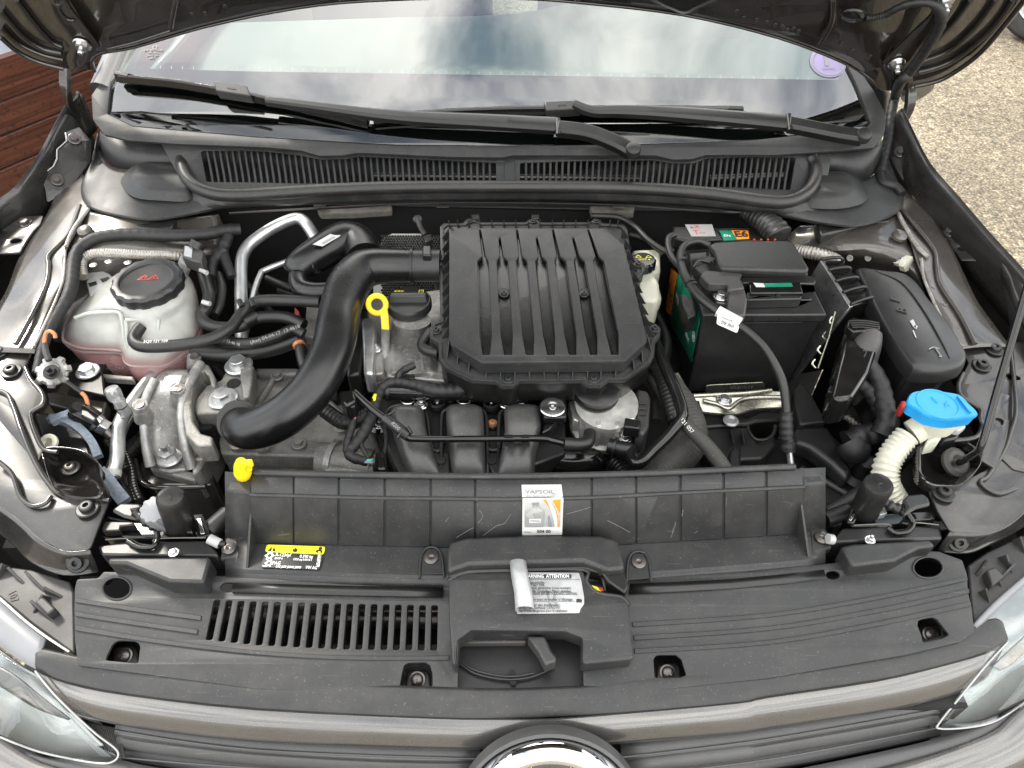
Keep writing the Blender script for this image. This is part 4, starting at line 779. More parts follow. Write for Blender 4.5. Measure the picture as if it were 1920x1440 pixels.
# valve cover
slab('valve_cover', [P(u, v, .885) for u, v in ((668, 560), (830, 540), (850, 600), (850, 735), (700, 716), (690, 700), (672, 600))], .08, 'alu', eng, .006, 3)
slab('valve_cover_step', [P(u, v, .893) for u, v in ((724, 690), (842, 694), (850, 716), (724, 706))], .02, 'alu', eng, .004, 3)
rings('filler_neck', [[P(772 + r_ * math.cos(a * math.pi / 12), 622 + y_ + r_ * .5 * math.sin(a * math.pi / 12), z_) for a in range(24)] for r_, y_, z_ in ((44, 12, .885), (40, 0, .90), (37, -12, .918), (36, -22, .935))], 'alu', eng, n=40)
rings('casting_web', [[P(u, v, .890) for u, v in ((728, 640), (800, 650), (824, 690), (820, 706), (728, 706))], [P(u, v, .898) for u, v in ((738, 650), (790, 655), (806, 688), (800, 698), (738, 698))]], 'alu', eng, k=2)
for u in (735, 790, 826): tube('cast_rib', 'p', f'{u},650,893 {u+4},700,893', .006, 'alu', eng, smooth=False)
cap_c = P(768, 577, .936)
o = thing('oil_filler_cap', 'round grey-black oil filler cap with grip bar and yellow symbol', 'oil cap', cap_c)
lathe('cap', cap_c, (0, 0, 1), [(.001, 0), (.0315, 0), (.0335, .002), (.0335, .011), (.0315, .0145), (.02, .0155), (.001, .0158)], 'plastic_clean', o, n=40)
prism('grip', [cap_c + Vector((x, y, .026)) for x, y in ((-.026, -.004), (.026, -.004), (.026, .004), (-.026, .004))], [cap_c + Vector((x, y, .014)) for x, y in ((-.030, -.008), (.030, -.008), (.030, .008), (-.030, .008))], 'plastic_clean', o, .002)
cpl = Pl(cap_c + Vector((0, 0, .0162)), (0, 0, 1))
for x, s_ in ((-.016, '<=>'), (.017, '[!]')): text('symbol', s_, cpl, ('', (x, .018)), .009, 0, 'lemon', o)
# dipstick
dsk = thing('dipstick', 'yellow ring-shaped oil dipstick handle standing beside the oil cap', 'dipstick', P(716, 625, .90))
rc = PY(707, 571, P(716, 618, .915).y); X_ = Vector((1, 0, 0)); Y_ = Vector((0, .55, .83)).normalized()
tubew('ring', arc3(rc, .0125, 0, 2 * math.pi, 32, X_, Y_), .0041, 'yellow', dsk, smooth=False, n=12)
e_ = P(718, 620, .912); sweep('stem', [rc + X_ * .0088 - Y_ * .0065, rc + X_ * .0105 - Y_ * .018, rc + X_ * .011 - Y_ * .036], [(-.0055, -.003), (.0055, -.003), (.0055, .003), (-.0055, .003)], Vector((0, -.8, .5)), 'yellow', dsk, bev=.001)
tubew('guide_tube', [rc + X_ * .011 - Y_ * .034, P(722, 655, .90), P(722, 712, .86)], .0065, 'alu', dsk)
slab('silver_bracket', [P(u, v, .915) for u, v in ((678, 600), (684, 594), (700, 596), (706, 620), (700, 700), (682, 700))], .04, 'alu_pipe', eng, .004)
slab('silver_bracket', [P(u, v, .90) for u, v in ((702, 640), (716, 645), (720, 700), (702, 702))], .03, 'alu', eng, .003)
screw('small_bolt', P(707, 655, .903), .007, 'stud', 'steel', eng)
slab('timing_cover', [P(u, v, .905) for u, v in ((656, 556), (688, 560), (690, 600), (676, 700), (650, 705))], .09, 'black', eng, .004)
tube('timing_boss', 'p', '672,566,915 690,566,915', .012, 'black', eng, smooth=False)
slab('cover_foot', [P(u, v, .88) for u, v in ((655, 700), (700, 702), (702, 714), (658, 712))], .03, 'black', eng, .003)
slab('black_coil', [P(u, v, .905) for u, v in ((756, 700), (776, 700), (778, 710), (756, 710))], .02, 'gloss_black', eng, .002)
# heat shield behind the filter box
tt = Pl(P(760, 430, .93), (0, -.8, .6))
hs = thing('heat_shield', 'perforated silver heat shield behind the filter box', 'heat shield', P(760, 540, .80))
cut('dimpled_sheet', Pl(P(760, 450, .93), (0, -.7, .7)), q('p', '718,446 735,438 790,438 830,446 832,560 700,560 700,500'), 'foil', hs, t=.001, b=.0002)
hp = Pl(P(760, 450, .9315), (0, -.7, .7)); ds = []
me_d = lathe_mesh([(.001, 0), (.0022, 0), (.0016, .0008), (.001, .001)], 8); k_ = 0
for i in range(24):
    for j in range(26):
        u = 716 + i * 5 + (j % 2) * 2.5; v = 443 + j * 4.6
        if 472 < v < 524 and u < 822: continue
        c = me_d.copy(); c.transform(orient(hp.hit(u, v), hp.n)); ds.append(c)
o = link('dimples', join(ds), 'void', hs); o['kind'] = 'stuff'
# intake manifold
mf = thing('intake_manifold', 'black plastic intake manifold with three fat curved runners under the filter box', 'intake manifold', P(870, 850, .80))
slab('flange_plate', [P(u, v, .862) for u, v in ((705, 745), (1060, 742), (1060, 850), (1000, 872), (990, 900), (750, 900), (722, 830))], .03, 'plastic_clean', mf, .003)
def runner(rows, m='runner'):
    # rows: (u_left, u_right, v, z_top, depth)
    rr = []
    for (a, b, v, z, d) in rows:
        L_, R_ = P(a, v, z), P(b, v, z); w_ = (R_ - L_).length / 2; c = (L_ + R_) / 2; X = (R_ - L_).normalized()
        rr.append([c + X * (w_ * (abs(math.cos(t)) ** .55) * (1 if math.cos(t) > 0 else -1)) + Vector((0, 0, d * (abs(math.sin(t)) ** .8) * (1 if math.sin(t) > 0 else -1))) for t in [2 * math.pi * i / 28 for i in range(28)]])
    vs = [p for r in rr for p in r]; n = 28; cols = [cr([r[i] for r in rr], 4) for i in range(n)]; rr = [[c[j] for c in cols] for j in range(len(cols[0]))]
    vs = [p for r in rr for p in r]; a = len(rr)
    fs = [(i * n + j, i * n + (j + 1) % n, (i + 1) * n + (j + 1) % n, (i + 1) * n + j) for i in range(a - 1) for j in range(n)] + [tuple(range(n)), tuple(range((a - 1) * n, a * n))]
    return link('runner', fixn(mesh_from(vs, fs)), m, mf, smooth=60)
runner([(734, 792, 768, .872, .006), (732, 796, 778, .880, .018), (736, 800, 810, .872, .024), (748, 812, 850, .862, .026), (765, 830, 900, .850, .026), (785, 850, 950, .82, .026)])
runner([(838, 902, 766, .872, .006), (836, 906, 776, .882, .018), (838, 908, 812, .876, .024), (842, 910, 850, .866, .026), (848, 912, 900, .854, .026), (856, 918, 950, .82, .026)])
runner([(946, 1010, 766, .872, .006), (945, 1014, 776, .882, .018), (946, 1014, 812, .876, .024), (940, 1006, 850, .864, .026), (930, 1000, 900, .850, .026), (920, 985, 950, .82, .026)])
for s in ('712,890,870 724,830,872 722,790,874 726,770,876 745,760,878 785,762,878 800,776,876 808,830,868 830,880,862', '828,880,866 828,790,874 836,768,878 870,760,879 904,768,878 912,790,874 914,850,868 914,890,862', '934,850,866 936,790,874 942,770,878 975,762,879 1010,770,877'):
    tube('runner_rim', 'p', s, .0028, 'plastic_clean', mf, n=8)
for s in ('790,838,868 808,842,868 818,846,868 826,842,868 832,820,868', '912,838,868 918,843,868 928,844,868 936,838,868 938,820,868'): tube('runner_web', 'p', s, .003, 'plastic_clean', mf, n=8)
for a in ((800, 848, 845, 895), (905, 848, 942, 895)):
    slab('web_plate', [P(u, v, .868) for u, v in ((a[0], a[1]), (a[2] - 2, a[1]), (a[2] - 2, a[3]), (a[0] + 22, a[3]))], .01, 'plastic_clean', mf, .002)
for u in (827, 922): lathe('mould_mark', P(u, 864, .869), (0, 0, 1), [(.001, 0), (.0065, 0), (.006, .001), (.001, .001)], 'plastic_clean', mf)
for u, v, r in ((790, 759, .0098), (949, 757, .0098)): screw('silver_bolt', P(u, v, .885), r, 'torx', 'steel', mf)
for u, v in ((820, 759), (921, 760)): lathe('socket', P(u, v, .872), (0, 0, 1), [(.001, 0), (.0125, 0), (.0125, .007), (.0095, .008), (.0085, .002), (.001, .002)], 'plastic_clean', mf); screw('silver_bolt', P(u, v, .874), .0075, 'torx', 'steel', mf)
screw('brown_bolt', P(923, 795, .868), .008, 'torx', 'copper', mf); lathe('socket', P(923, 795, .864), (0, 0, 1), [(.001, 0), (.0115, 0), (.0115, .006), (.009, .007), (.0085, .002), (.001, .002)], 'plastic_clean', mf)
for u in (764, 870, 975):
    prism('injector_clip', [P(u + a, v, .884) for a, v in ((-14, 744), (14, 744), (12, 758), (-12, 758))], [P(u + a, v, .87) for a, v in ((-14, 744), (14, 744), (12, 758), (-12, 758))], 'black', mf, .001); tube('clip_wire', 'p', f'{u-13},752,886 {u-6},757,887 {u+6},757,887 {u+13},752,886', .0012, 'steel', mf, n=6)
tube('fuel_rail', 'p', '715,734,893 830,736,893 990,742,893', .0115, 'gloss_black', eng, smooth=False, n=18)
tube('rail_band', 'p', '724,735,893 732,735,893', .0128, 'black', eng, smooth=False, n=18)
# plenum below the throttle body
rings('plenum', [[P(1075 + a * math.cos(t), v0 + b * math.sin(t), z) for t in [2 * math.pi * i / 24 for i in range(24)]] for a, b, v0, z in ((62, 24, 878, .815), (64, 24, 866, .83), (60, 22, 858, .842), (44, 16, 846, .852))], 'gloss_black', mf, k=3)
rings('plenum_rim', [[P(1068 + a * math.cos(t), v0 + b * math.sin(t), z) for t in [2 * math.pi * i / 24 for i in range(24)]] for a, b, v0, z in ((72, 26, 884, .81), (73, 26, 881, .815), (71, 25, 879, .817))], 'plastic_clean', mf, k=2)
# throttle body
tb = thing('throttle_body', 'silver cast throttle body with black actuator cover right of the manifold', 'throttle body', P(1120, 820, .82))
tax = Vector((0, -.12, 1)).normalized(); tc_ = P(1130, 800, .845)
lathe('barrel', tc_, tax, [(.001, 0), (.046, 0), (.048, .003), (.048, .012), (.043, .016), (.040, .03), (.040, .042), (.043, .046), (.043, .055), (.001, .055)], 'alu_bright', tb, n=40)
for a in (-2.5, -1.9, -1.3, -.7): 
    c = tc_ + Vector((math.cos(a) * .042, math.sin(a) * .042, .03)); prism('cast_rib', [c + Vector((x, y, .022)) for x, y in ((-.003, -.005), (.003, -.005), (.003, .005), (-.003, .005))], [c + Vector((x, y, -.018)) for x, y in ((-.003, -.007), (.003, -.007), (.003, .005), (-.003, .005))], 'alu_bright', tb, .001)
slab('flange_wing', [P(u, v, .880) for u, v in ((1066, 752), (1078, 748), (1086, 790), (1074, 786))], .03, 'alu_bright', tb, .002); slab('flange_wing', [P(u, v, .872) for u, v in ((1108, 800), (1142, 800), (1140, 816), (1112, 816))], .02, 'alu_bright', tb, .002)
lathe('lug', P(1124, 793, .872), (0, -.3, 1), [(.001, 0), (.011, 0), (.011, .02), (.007, .022), (.001, .02)], 'alu_bright', tb)
slab('motor_housing', [P(u, v, .892) for u, v in ((1160, 742), (1194, 734), (1196, 790), (1178, 806), (1162, 800))], .045, 'alu_bright', tb, .004, 3)
slab('actuator_cover', [P(u, v, .898) for u, v in ((1194, 728), (1214, 732), (1220, 744), (1217, 800), (1206, 816), (1194, 806))], .05, 'lamp_grey', tb, .004, 3)
slab('actuator_connector', [P(u, v, .905) for u, v in ((1172, 782), (1202, 788), (1200, 804), (1170, 800))], .02, 'black', tb, .002)
for v in (754, 764, 774): prism('rib', [P(u, w_, .902) for u, w_ in ((1196, v), (1212, v + 1), (1212, v + 4), (1196, v + 3))], [P(u, w_, .895) for u, w_ in ((1196, v), (1212, v + 1), (1212, v + 4), (1196, v + 3))], 'lamp_grey', tb, .0005)
slab('bolt_lug', [P(u, v, .872) for u, v in ((1164, 812), (1182, 812), (1184, 828), (1172, 832), (1164, 824))], .01, 'alu', tb, .002); screw('silver_bolt', P(1173, 822, .874), .009, 'torx', 'steel', tb)
tube('pin', 'p', '1184,812,870 1200,814,870', .005, 'steel_dark', tb, smooth=False)
lathe('rubber_collar', P(1118, 738, .905), tax, [(.001, -.010), (.030, -.010), (.031, 0), (.029, .003), (.029, .006), (.031, .008), (.031, .012), (.028, .014), (.001, .014)], 'black', tb, n=40)
# mount ear with big washer
slab('mount_plate', [P(u, v, .905) for u, v in ((1018, 738), (1062, 740), (1062, 783), (1019, 783))], .012, 'black', mf, .003)
screw('big_washer_bolt', P(1036, 765, .906), .0175, 'push', 'steel', mf); screw('bolt_head', P(1036, 765, .909), .008, 'torx', 'steel', mf)
slab('plate_leg', [P(u, v, .89) for u, v in ((1024, 784), (1046, 784), (1030, 806), (1016, 812))], .02, 'black', mf, .002)
# thin breather pipe across the runners
br = thing('breather_pipe', 'thin black vent pipe crossing in front of the intake runners', 'pipe', P(860, 823, .90))
tube('pipe', 'p', '664,736,925,5 700,768,920,5 740,798,914,5 762,818,908,5 785,823,905,4.5 900,823,903,4.5 1010,822,902,4.5 1035,826,900,4.5 1060,832,895,4.5', .005, 'gloss_black', br, n=12)
tube('sleeve', 'p', '722,784,919 745,802,915 766,818,909', .0075, 'plastic_clean', br, smooth=False); tube('rubber_elbow', 'p', '1058,832,895,9 1085,834,893,9 1102,828,890,9 1106,812,884,8', .009, 'rubber', br)
text('marking', '8200', P3((735, 792, .925), (755, 808, .921), (735, 800, .924)), (742, 799), .007, -.75, 'dimink', br)
for s in ('728,778,925 740,770,926', '752,810,922 744,822,920', '764,800,920 772,812,918'): tube('clip_finger', 'p', s, .0018, 'black', br, n=6, smooth=False)
for u in (954, 985): prism('clip', [P(u - 8, 815, .91), P(u + 8, 815, .91), P(u + 8, 819, .91), P(u - 8, 819, .91)], [P(u - 8, 815, .89), P(u + 8, 815, .89), P(u + 8, 819, .89), P(u - 8, 819, .89)], 'black', br, .0006); prism('clip', [P(u - 8, 829, .905), P(u + 8, 829, .905), P(u + 8, 837, .905), P(u - 8, 837, .905)], [P(u - 8, 829, .89), P(u + 8, 829, .89), P(u + 8, 837, .89), P(u - 8, 837, .89)], 'black', br, .0006)
slab('valve_connector', [P(u, v, .93) for u, v in ((636, 732), (664, 730), (668, 750), (650, 762), (638, 752))], .03, 'gloss_black', br, .003)
slab('valve_connector', [P(u, v, .925) for u, v in ((655, 750), (667, 752), (666, 762), (656, 764))], .02, 'black', br, .002)
# harness over the fuel rail
hn = thing('engine_harness', 'cloth-taped engine wiring loom looping over the manifold to a plug', 'wiring loom', P(700, 760, .90))
tube('taped_loom', 'p', '876,728,905,9 850,732,905,10 815,732,908,10 780,722,908,8 745,716,907,7.5 722,722,905,7 710,740,902,7 700,770,898,8 688,800,890,8 672,826,884,8 656,846,880,7.5 662,858,878,7 690,866,874,6', .008, 'tape', hn, ripple=(.011, .06), n=12)
tube('taped_branch', 'p', '664,772,900 660,800,892 652,825,886 650,848,880', .0052, 'tape', hn, ripple=(.01, .06), n=10)
tube('taped_branch', 'p', '745,716,907,5 750,700,915,5 765,690,922,5.5 778,684,925,5', .005, 'tape', hn, ripple=(.01, .06), n=10)
tube('thin_branch', 'p', '676,822,885 680,840,882 692,860,878', .0028, 'tape', hn, n=8)
tube('pink_wire', 'p', '663,762,905 666,770,903 664,786,898', .0024, 'pinkw', hn, n=8)
for k in range(3): tube('wire', 'p', f'684,{863+2*k},878 695,{862+3*k},880 704,{860+4*k},880', .0014, ('greenw', 'greenw', 'violet')[k], hn, n=6)
slab('plug', [P(u, v, .892) for u, v in ((700, 848), (722, 844), (724, 876), (716, 884), (700, 878))], .03, 'gloss_black', hn, .004)
tube('plug_ring', 'p', '702,868,892 706,868,892', .012, 'black', hn, smooth=False)
tube('yellow_thread', 'p', '700,748,906 704,740,908 701,756,905', .002, 'lemon', hn, n=6)
# small coolant hose below the intake pipe
o = tube('heater_hose', 'p', '610,770,865 640,790,862 665,790,862 690,778,864 700,766,864', .011, 'rubber', None, n=16, ripple=(.006, .03)); tag(o, 'short black hose arching under the fat intake pipe', 'hose')

# ================================================================ intake pipe (resonator)
ip = thing('intake_pipe', 'fat shiny black moulded air intake pipe curving down from the filter box', 'intake pipe', P(600, 700, .90))
tube('main_pipe', 'p', '775,498,965,25 735,498,966,26 700,500,968,28 674,510,968,30 652,538,966,31 638,580,962,29 631,620,958,29 622,660,952,28.5 604,700,945,28.5 577,740,935,28 545,771,925,28 515,790,915,28 488,801,905,27.5 466,806,898,26 452,800,890,26 448,790,880,25', .027, 'blow', ip, n=28, k=7)
tubew('pipe_mouth', [P(450, 792, .895), P(448, 788, .86)], .029, 'black', ip, smooth=False, n=24)
tube('resonator', 'p', '549,514,945,14 556,504,950,22 575,490,955,26 610,468,958,29 642,450,960,30 662,450,958,30 676,462,956,30 684,482,956,28', .026, 'blow', ip, n=32, k=6, flat=.92)
tube('resonator_loop', 'p', '596,497,955,13 572,500,950,14 560,520,945,15 566,540,942,15 590,546,942,14 620,544,944,13 640,542,945,12', .015, 'blow', ip, n=20)
tube('mould_seam', 'p', '668,575,962 659,620,957 652,658,950 636,700,942 612,738,932 580,774,920 545,806,908 510,828,895 478,826,890 452,816,890 436,815,890', .0012, 'lamp_grey', ip, n=6)
tube('mould_seam', 'p', '548,520,940 558,536,936 575,545,935 600,549,936 630,550,938', .001, 'lamp_grey', ip, n=6)
tube('mould_seam', 'p', '770,515,945 745,505,944 720,500,944 700,505,944 685,522,944 672,545,948', .001, 'lamp_grey', ip, n=6)
cut('bar_code_label', P3((587, 458, .987), (640, 438, .982), (600, 465, .984)).off(.0), q('z6', '990,470 1180,358 1250,378 1230,400 1080,488'), 'paper', ip, t=.0006, b=.0001, r=0)
for i in range(9): cut('code_bar', P3((587, 458, .9878), (640, 438, .9828), (600, 465, .9848)), [(603 + i * 2.6, 455 - i * 1.5), (604.2 + i * 2.6, 454.3 - i * 1.5), (607 + i * 2.6, 457.5 - i * 1.5), (605.8 + i * 2.6, 458.2 - i * 1.5)], 'inkgrey', ip, t=.0002, b=.00004, r=0)
tube('clamp_ring', 'p', '771,498,965 776,498,965', .0272, 'black', ip, smooth=False, n=28)
tube('coupling', 'p', '776,498,965 826,498,965', .0245, 'plastic_clean', ip, smooth=False, n=28)
slab('clamp_lug', [P(u, v, .995) for u, v in ((792, 460), (808, 460), (808, 478), (792, 478))], .012, 'black', ip, .002)

# ================================================================ air filter housing
af = thing('air_filter_housing', 'square black air filter housing with seven long grooves in its lid', 'air filter', P(1020, 600, .90))
AF = P3((1000, 420, .972), (820, 620, .955), (1227, 617, .955)); AT = AF.off(.030)
fl = q('p', '825,424 832,418 868,418 874,411 888,411 896,416 986,416 992,411 1006,411 1012,416 1106,416 1112,411 1124,411 1130,418 1170,421 1177,430 1183,480 1196,487 1209,494 1210,508 1200,520 1201,560 1214,600 1228,606 1239,614 1238,630 1228,642 1227,664 1219,680 1173,711 1140,712 1128,722 1103,722 1092,713 973,714 961,724 941,724 930,716 884,713 834,690 823,674 822,645 806,634 804,616 812,608 826,604 823,505 808,500 807,488 812,486 826,484')
cut('lid_flange', AF, fl, 'plastic', af, t=.007, b=.0012, r=.004)
cut('lower_tray', AF.off(-.0075), [(960 + 60 + (u - 1020) * .985, 570 + (v - 570) * .985) for u, v in fl], 'black', af, t=.045, b=.003, r=.004)
cut('flange_ridge', AF.off(.0018), [(1020 + (u - 1020) * .992, 570 + (v - 570) * .992) for u, v in fl], 'plastic', af, holes=[[(1020 + (u - 1020) * .965, 570 + (v - 570) * .97) for u, v in fl]], t=.002, b=.0004, r=.002)
lid = q('z7', '328,300 400,268 1500,270 1640,400 1700,640 1812,1090 1810,1122 1650,1268 570,1280 342,1142 328,1085')
GR = [(560, 250, 590, 480, 540, 622, 555, 648, 580, 635), (707, 340, 722, 480, 685, 770, 712, 805, 742, 800), (837, 250, 865, 480, 830, 912, 875, 965, 905, 962), (985, 340, 1012, 480, 975, 1060, 1033, 1123, 1065, 1121),
      (1107, 250, 1150, 480, 1120, 1205, 1193, 1283, 1228, 1281), (1258, 340, 1295, 480, 1265, 1345, 1350, 1440, 1388, 1440), (1372, 252, 1440, 480, 1410, 1488, 1508, 1600, 1546, 1600)]
hol = []
for (xt, yt, xm, ym, wl, wr, bl, br_, el, er) in GR:
    hol.append([(760 + x / 4, 360 + y / 4) for x, y in ((xt - 8, max(yt, 280)), (xt + 8, max(yt, 280)), (xm + 11, ym), (wr, 516), (br_, 1065), (er, 1218), (el, 1218), (bl, 1065), (wl, 516), (xm - 13, ym))])
cut('lid', AT, lid, 'plastic', af, holes=hol, t=.006, b=.0014, r=.005, hr=.0012)
cut('lid_wall', AT.off(-.004), [(1020 + (u - 1020) * .99, 560 + (v - 560) * .99) for u, v in lid], 'plastic', af, holes=[[(1020 + (u - 1020) * .94, 560 + (v - 560) * .94) for u, v in lid]], t=.022, b=.001, r=.005)
cut('groove_floor', AT.off(-.0087), [(1020 + (u - 1020) * .97, 560 + (v - 560) * .97) for u, v in lid], 'blow', af, t=.003, b=.0005, r=.004)
for h in hol: # sloping glossy flanks inside each groove
    T = [AT.off(-.0055).hit(*p) for p in h]; cc = sum(T, Vector()) / len(T); Bt = [AT.off(-.0085).hit(*p) for p in h]; xs = AT.x
    mid = [sum((b.dot(xs) for b in (Bt[i], Bt[-1 - i])), 0) / 2 for i in range(5)]; Bn = []
    for i, b in enumerate(Bt):
        k = i if i < 5 else 9 - i; Bn.append(b + xs * ((mid[k] - b.dot(xs)) * .86))
    n = len(T); link('groove', fixn(mesh_from(T + Bn, [(i, (i + 1) % n, n + (i + 1) % n, n + i) for i in range(n)])), 'gloss_steel', af, smooth=20)
def gus(pl, a, b, wd, h=.022):     # triangular stiffener from wall a to rim b
    pa, pb = pl.hit(*a), pl.hit(*b); s_ = (pb - pa).cross(pl.n).normalized() * wd / 2; tp = pa + pl.n * h
    prism('rib', [pa - s_, pb - s_, tp - s_], [pa + s_, pb + s_, tp + s_], 'plastic', af, .0004, 1)
for x in (605, 715, 822, 930, 1040, 1145, 1255, 1365, 1465, 1575): gus(AF, (760 + x / 4, 683), (760 + x / 4, 710), .0016)
for (a, b) in (((845, 652), (838, 672)), ((862, 660), (857, 684)), ((884, 672), (878, 700)), ((1180, 672), (1190, 698)), ((1197, 658), (1206, 682)), ((1208, 646), (1222, 658))): gus(AF, a, b, .0016)
for i in range(10): v = 450 + i * 20.5; gus(AF, (843, v - 3), (827, v), .0016, .02)
for i in range(10):
    v = 445 + i * 20.5; u = 1163 + i * 5.2; gus(AF, (u + 1, v), (u + 17, v + 2), .0016, .02)
for x in (330, 395, 475, 560, 650, 740, 828, 922, 1010, 1100, 1185, 1275, 1365, 1455, 1530, 1590): gus(AF, (760 + x / 4, 429), (760 + x / 4, 420), .0014, .018)
for u, v in ((880, 415), (999, 415), (1117, 415), (820, 497), (1197, 496), (818, 620), (1227, 617), (953, 712), (1113, 711)): screw('torx_screw', AF.off(.001).hit(u, v), .0075 if v > 450 else .006, 'torx', 'plastic_clean', af)
for u, v in ((945, 552), (1095, 552)):
    lathe('screw_boss', AT.off(-.016).hit(u, v + 4), AT.n, [(.001, 0), (.0095, 0), (.0095, .008), (.001, .008)], 'black', af); screw('torx_screw', AT.off(-.007).hit(u, v), .0072, 'torx', 'plastic_clean', af)
fr_ = Pl(AF.off(-.025).hit(1030, 719), (0, -1, .12)); 
fp = Pl(P(1030, 724, .925), (0, -.97, .2))
cut('date_plate', fp, q('p', '990,714 1070,714 1070,733 990,733'), 'black', af, t=.002, b=.0003, r=0)
text('date', '11 10 17', fp, (1030, 721), .0042, 0, 'winkt', af, wpx=29); text('date', '06 01 01', fp, (1030, 727), .0042, 0, 'winkt', af, wpx=28); text('makers_rings', 'ooo', fp, (1002, 724.5), .007, 0, 'winkt', af, wpx=12)
cut('ring_frame', fp.off(.0003), q('p', '995,722 1000,720.5 1006,721 1009,724 1006,728 999,728 995,726'), 'ink', af, holes=[], t=.0002, b=.00005)
slab('bracket_ear', [P(u, v, .955) for u, v in ((884, 402), (898, 401), (899, 408), (886, 410))], .01, 'lamp_grey', af, .001); slab('bracket_ear', [P(u, v, .955) for u, v in ((996, 402), (1011, 402), (1011, 409), (998, 410))], .01, 'lamp_grey', af, .001)
# vacuum hose into the housing on the left
o = tube('vent_hose', 'p', '810,618,935,8 800,630,928,8 792,645,922,8 798,656,920,8 822,662,920,8', .008, 'rubber', None); tag(o, 'short black hose looping into the left side of the filter box', 'hose')
# stud on the bulkhead
t = thing('bulkhead_stud', 'grey plastic pull stud with clip standing behind the filter box', 'stud', P(800, 450, .90))
tube('pin', 'p', '783,414,950 790,430,945 797,440,940', .0045, 'lamp_grey', t, smooth=False); lathe('head', P(783, 412, .95), (0, -.4, 1), [(.001, 0), (.0075, 0), (.0075, .003), (.001, .005)], 'lamp_grey', t); slab('clip', [P(u, v, .945) for u, v in ((793, 442), (808, 438), (811, 448), (798, 454))], .01, 'lamp_grey', t, .001)

# ================================================================ aluminium air-conditioning pipes
t = thing('air_conditioning_pipe', 'thick bright aluminium pipe bent in an arch left of the intake pipe', 'pipe', P(455, 560, .88))
tube('pipe', 'p', '453,640,880 452,575,905 452,500,930 458,472,938 475,452,944 510,428,952 542,413,955 562,410,955 576,422,952 596,455,935', .0098, 'alu_pipe', t, n=18, k=8)
t = thing('air_conditioning_pipe', 'thin bright aluminium pipe running inside the arch of the thick one', 'pipe', P(480, 600, .86))
tube('pipe', 'p', '440,690,840 462,620,880 474,556,905 488,515,920 498,506,922 540,490,925 560,484,925', .0048, 'alu_pipe', t, n=12)
t = thing('refrigerant_pipe', 'fat aluminium refrigerant pipe with grey service cap in the left corner', 'pipe', P(215, 900, .80))
tube('pipe', 'p', '330,655,860 300,690,862 272,722,862 246,757,862 230,782,860 222,806,856 221,830,852 219,860,846 210,895,838', .0095, 'alu_pipe', t, n=18)
tube('second_pipe', 'p', '262,760,835 236,800,835 222,840,828 196,890,815', .0048, 'alu_pipe', t, n=12)
tube('service_port', 'p', '236,776,868 229,764,880 222,750,892', .0082, 'alu_pipe', t, smooth=False, n=20); tube('port_groove', 'p', '227,762,882 226,760,884', .0087, 'steel_dark', t, smooth=False, n=20)
lathe('service_cap', P(218, 748, .888), (P(210, 730, .905) - P(220, 752, .886)), [(.001, 0), (.0092, 0), (.0098, .003), (.0098, .015), (.0085, .018), (.001, .019)], 'lamp_in', t, n=32, lobes=(8, .05, .009))
lathe('white_band', P(211, 893, .839), (P(219, 860, .846) - P(210, 895, .838)), [(.0099, 0), (.0102, 0), (.0102, .008), (.0099, .008)], 'paper', t)
text('marking', '74Y', P3((205, 905, .852), (222, 905, .852), (212, 890, .856)), (212, 897), .009, -.3, 'ink', t)
tube('crimped_hose', 'p', '300,800,800 270,822,800 240,850,795', .013, 'rubber', None, ripple=(.005, .05)).__setitem__('label', 'dark ribbed hose behind the aluminium refrigerant pipe'); bpy.data.objects[-1] if False else None

# darker pieces down in the gaps
for s_, m_ in (('500,522,880,7 545,540,875,7 600,548,870,7', 'rubber'), ('560,560,860,12 600,575,860,12', 'lamp_grey'), ('545,600,850,9 575,640,845,9 600,690,840,9', 'rubber'), ('400,690,800,8 430,720,790,8', 'rubber'), ('420,500,890,6 470,540,870,6 520,600,850,6', 'rubber'),
               ('700,470,900,5 760,462,900,5 830,470,905,5', 'rubber'), ('1180,440,920,6 1215,452,915,6 1240,480,900,6', 'rubber'), ('1225,580,860,8 1250,640,850,8 1240,700,840,8', 'rubber'), ('1190,700,860,7 1225,735,850,7 1230,790,845,7', 'rubber_grey')):
    tube('background_hose', 'p', s_, .008, m_, eng, n=12)
for pts_, z_, m_ in ((((575, 560), (610, 566), (606, 640), (570, 628)), .87, 'alu_dark'), (((520, 515), (560, 520), (556, 556), (516, 548)), .86, 'black'), (((600, 690), (640, 700), (632, 740), (596, 730)), .84, 'black'), (((1196, 640), (1224, 650), (1230, 690), (1204, 684)), .86, 'lamp_grey')):
    slab('background_bracket', [P(u, v, z_) for u, v in pts_], .03, m_, eng, .003)
slab('brown_plug', [P(u, v, .888) for u, v in ((552, 575), (562, 585), (560, 592), (552, 588))], .01, 'red', eng, .001)
for u, v in ((470, 758), (520, 705), (640, 800), (560, 832)): screw('case_bolt', P(u, v, .822), .011, 'hex', 'alu_dark', eng)
for a_ in ('480,752,818 500,830,818', '520,700,818 470,780,818', '566,700,818 640,778,818'): tube('casting_rib', 'p', a_, .005, 'alu_dark', eng, smooth=False, n=8)
for o in bpy.data.objects:
    if o.name.startswith('crimped_hose'): o['category'] = 'hose'
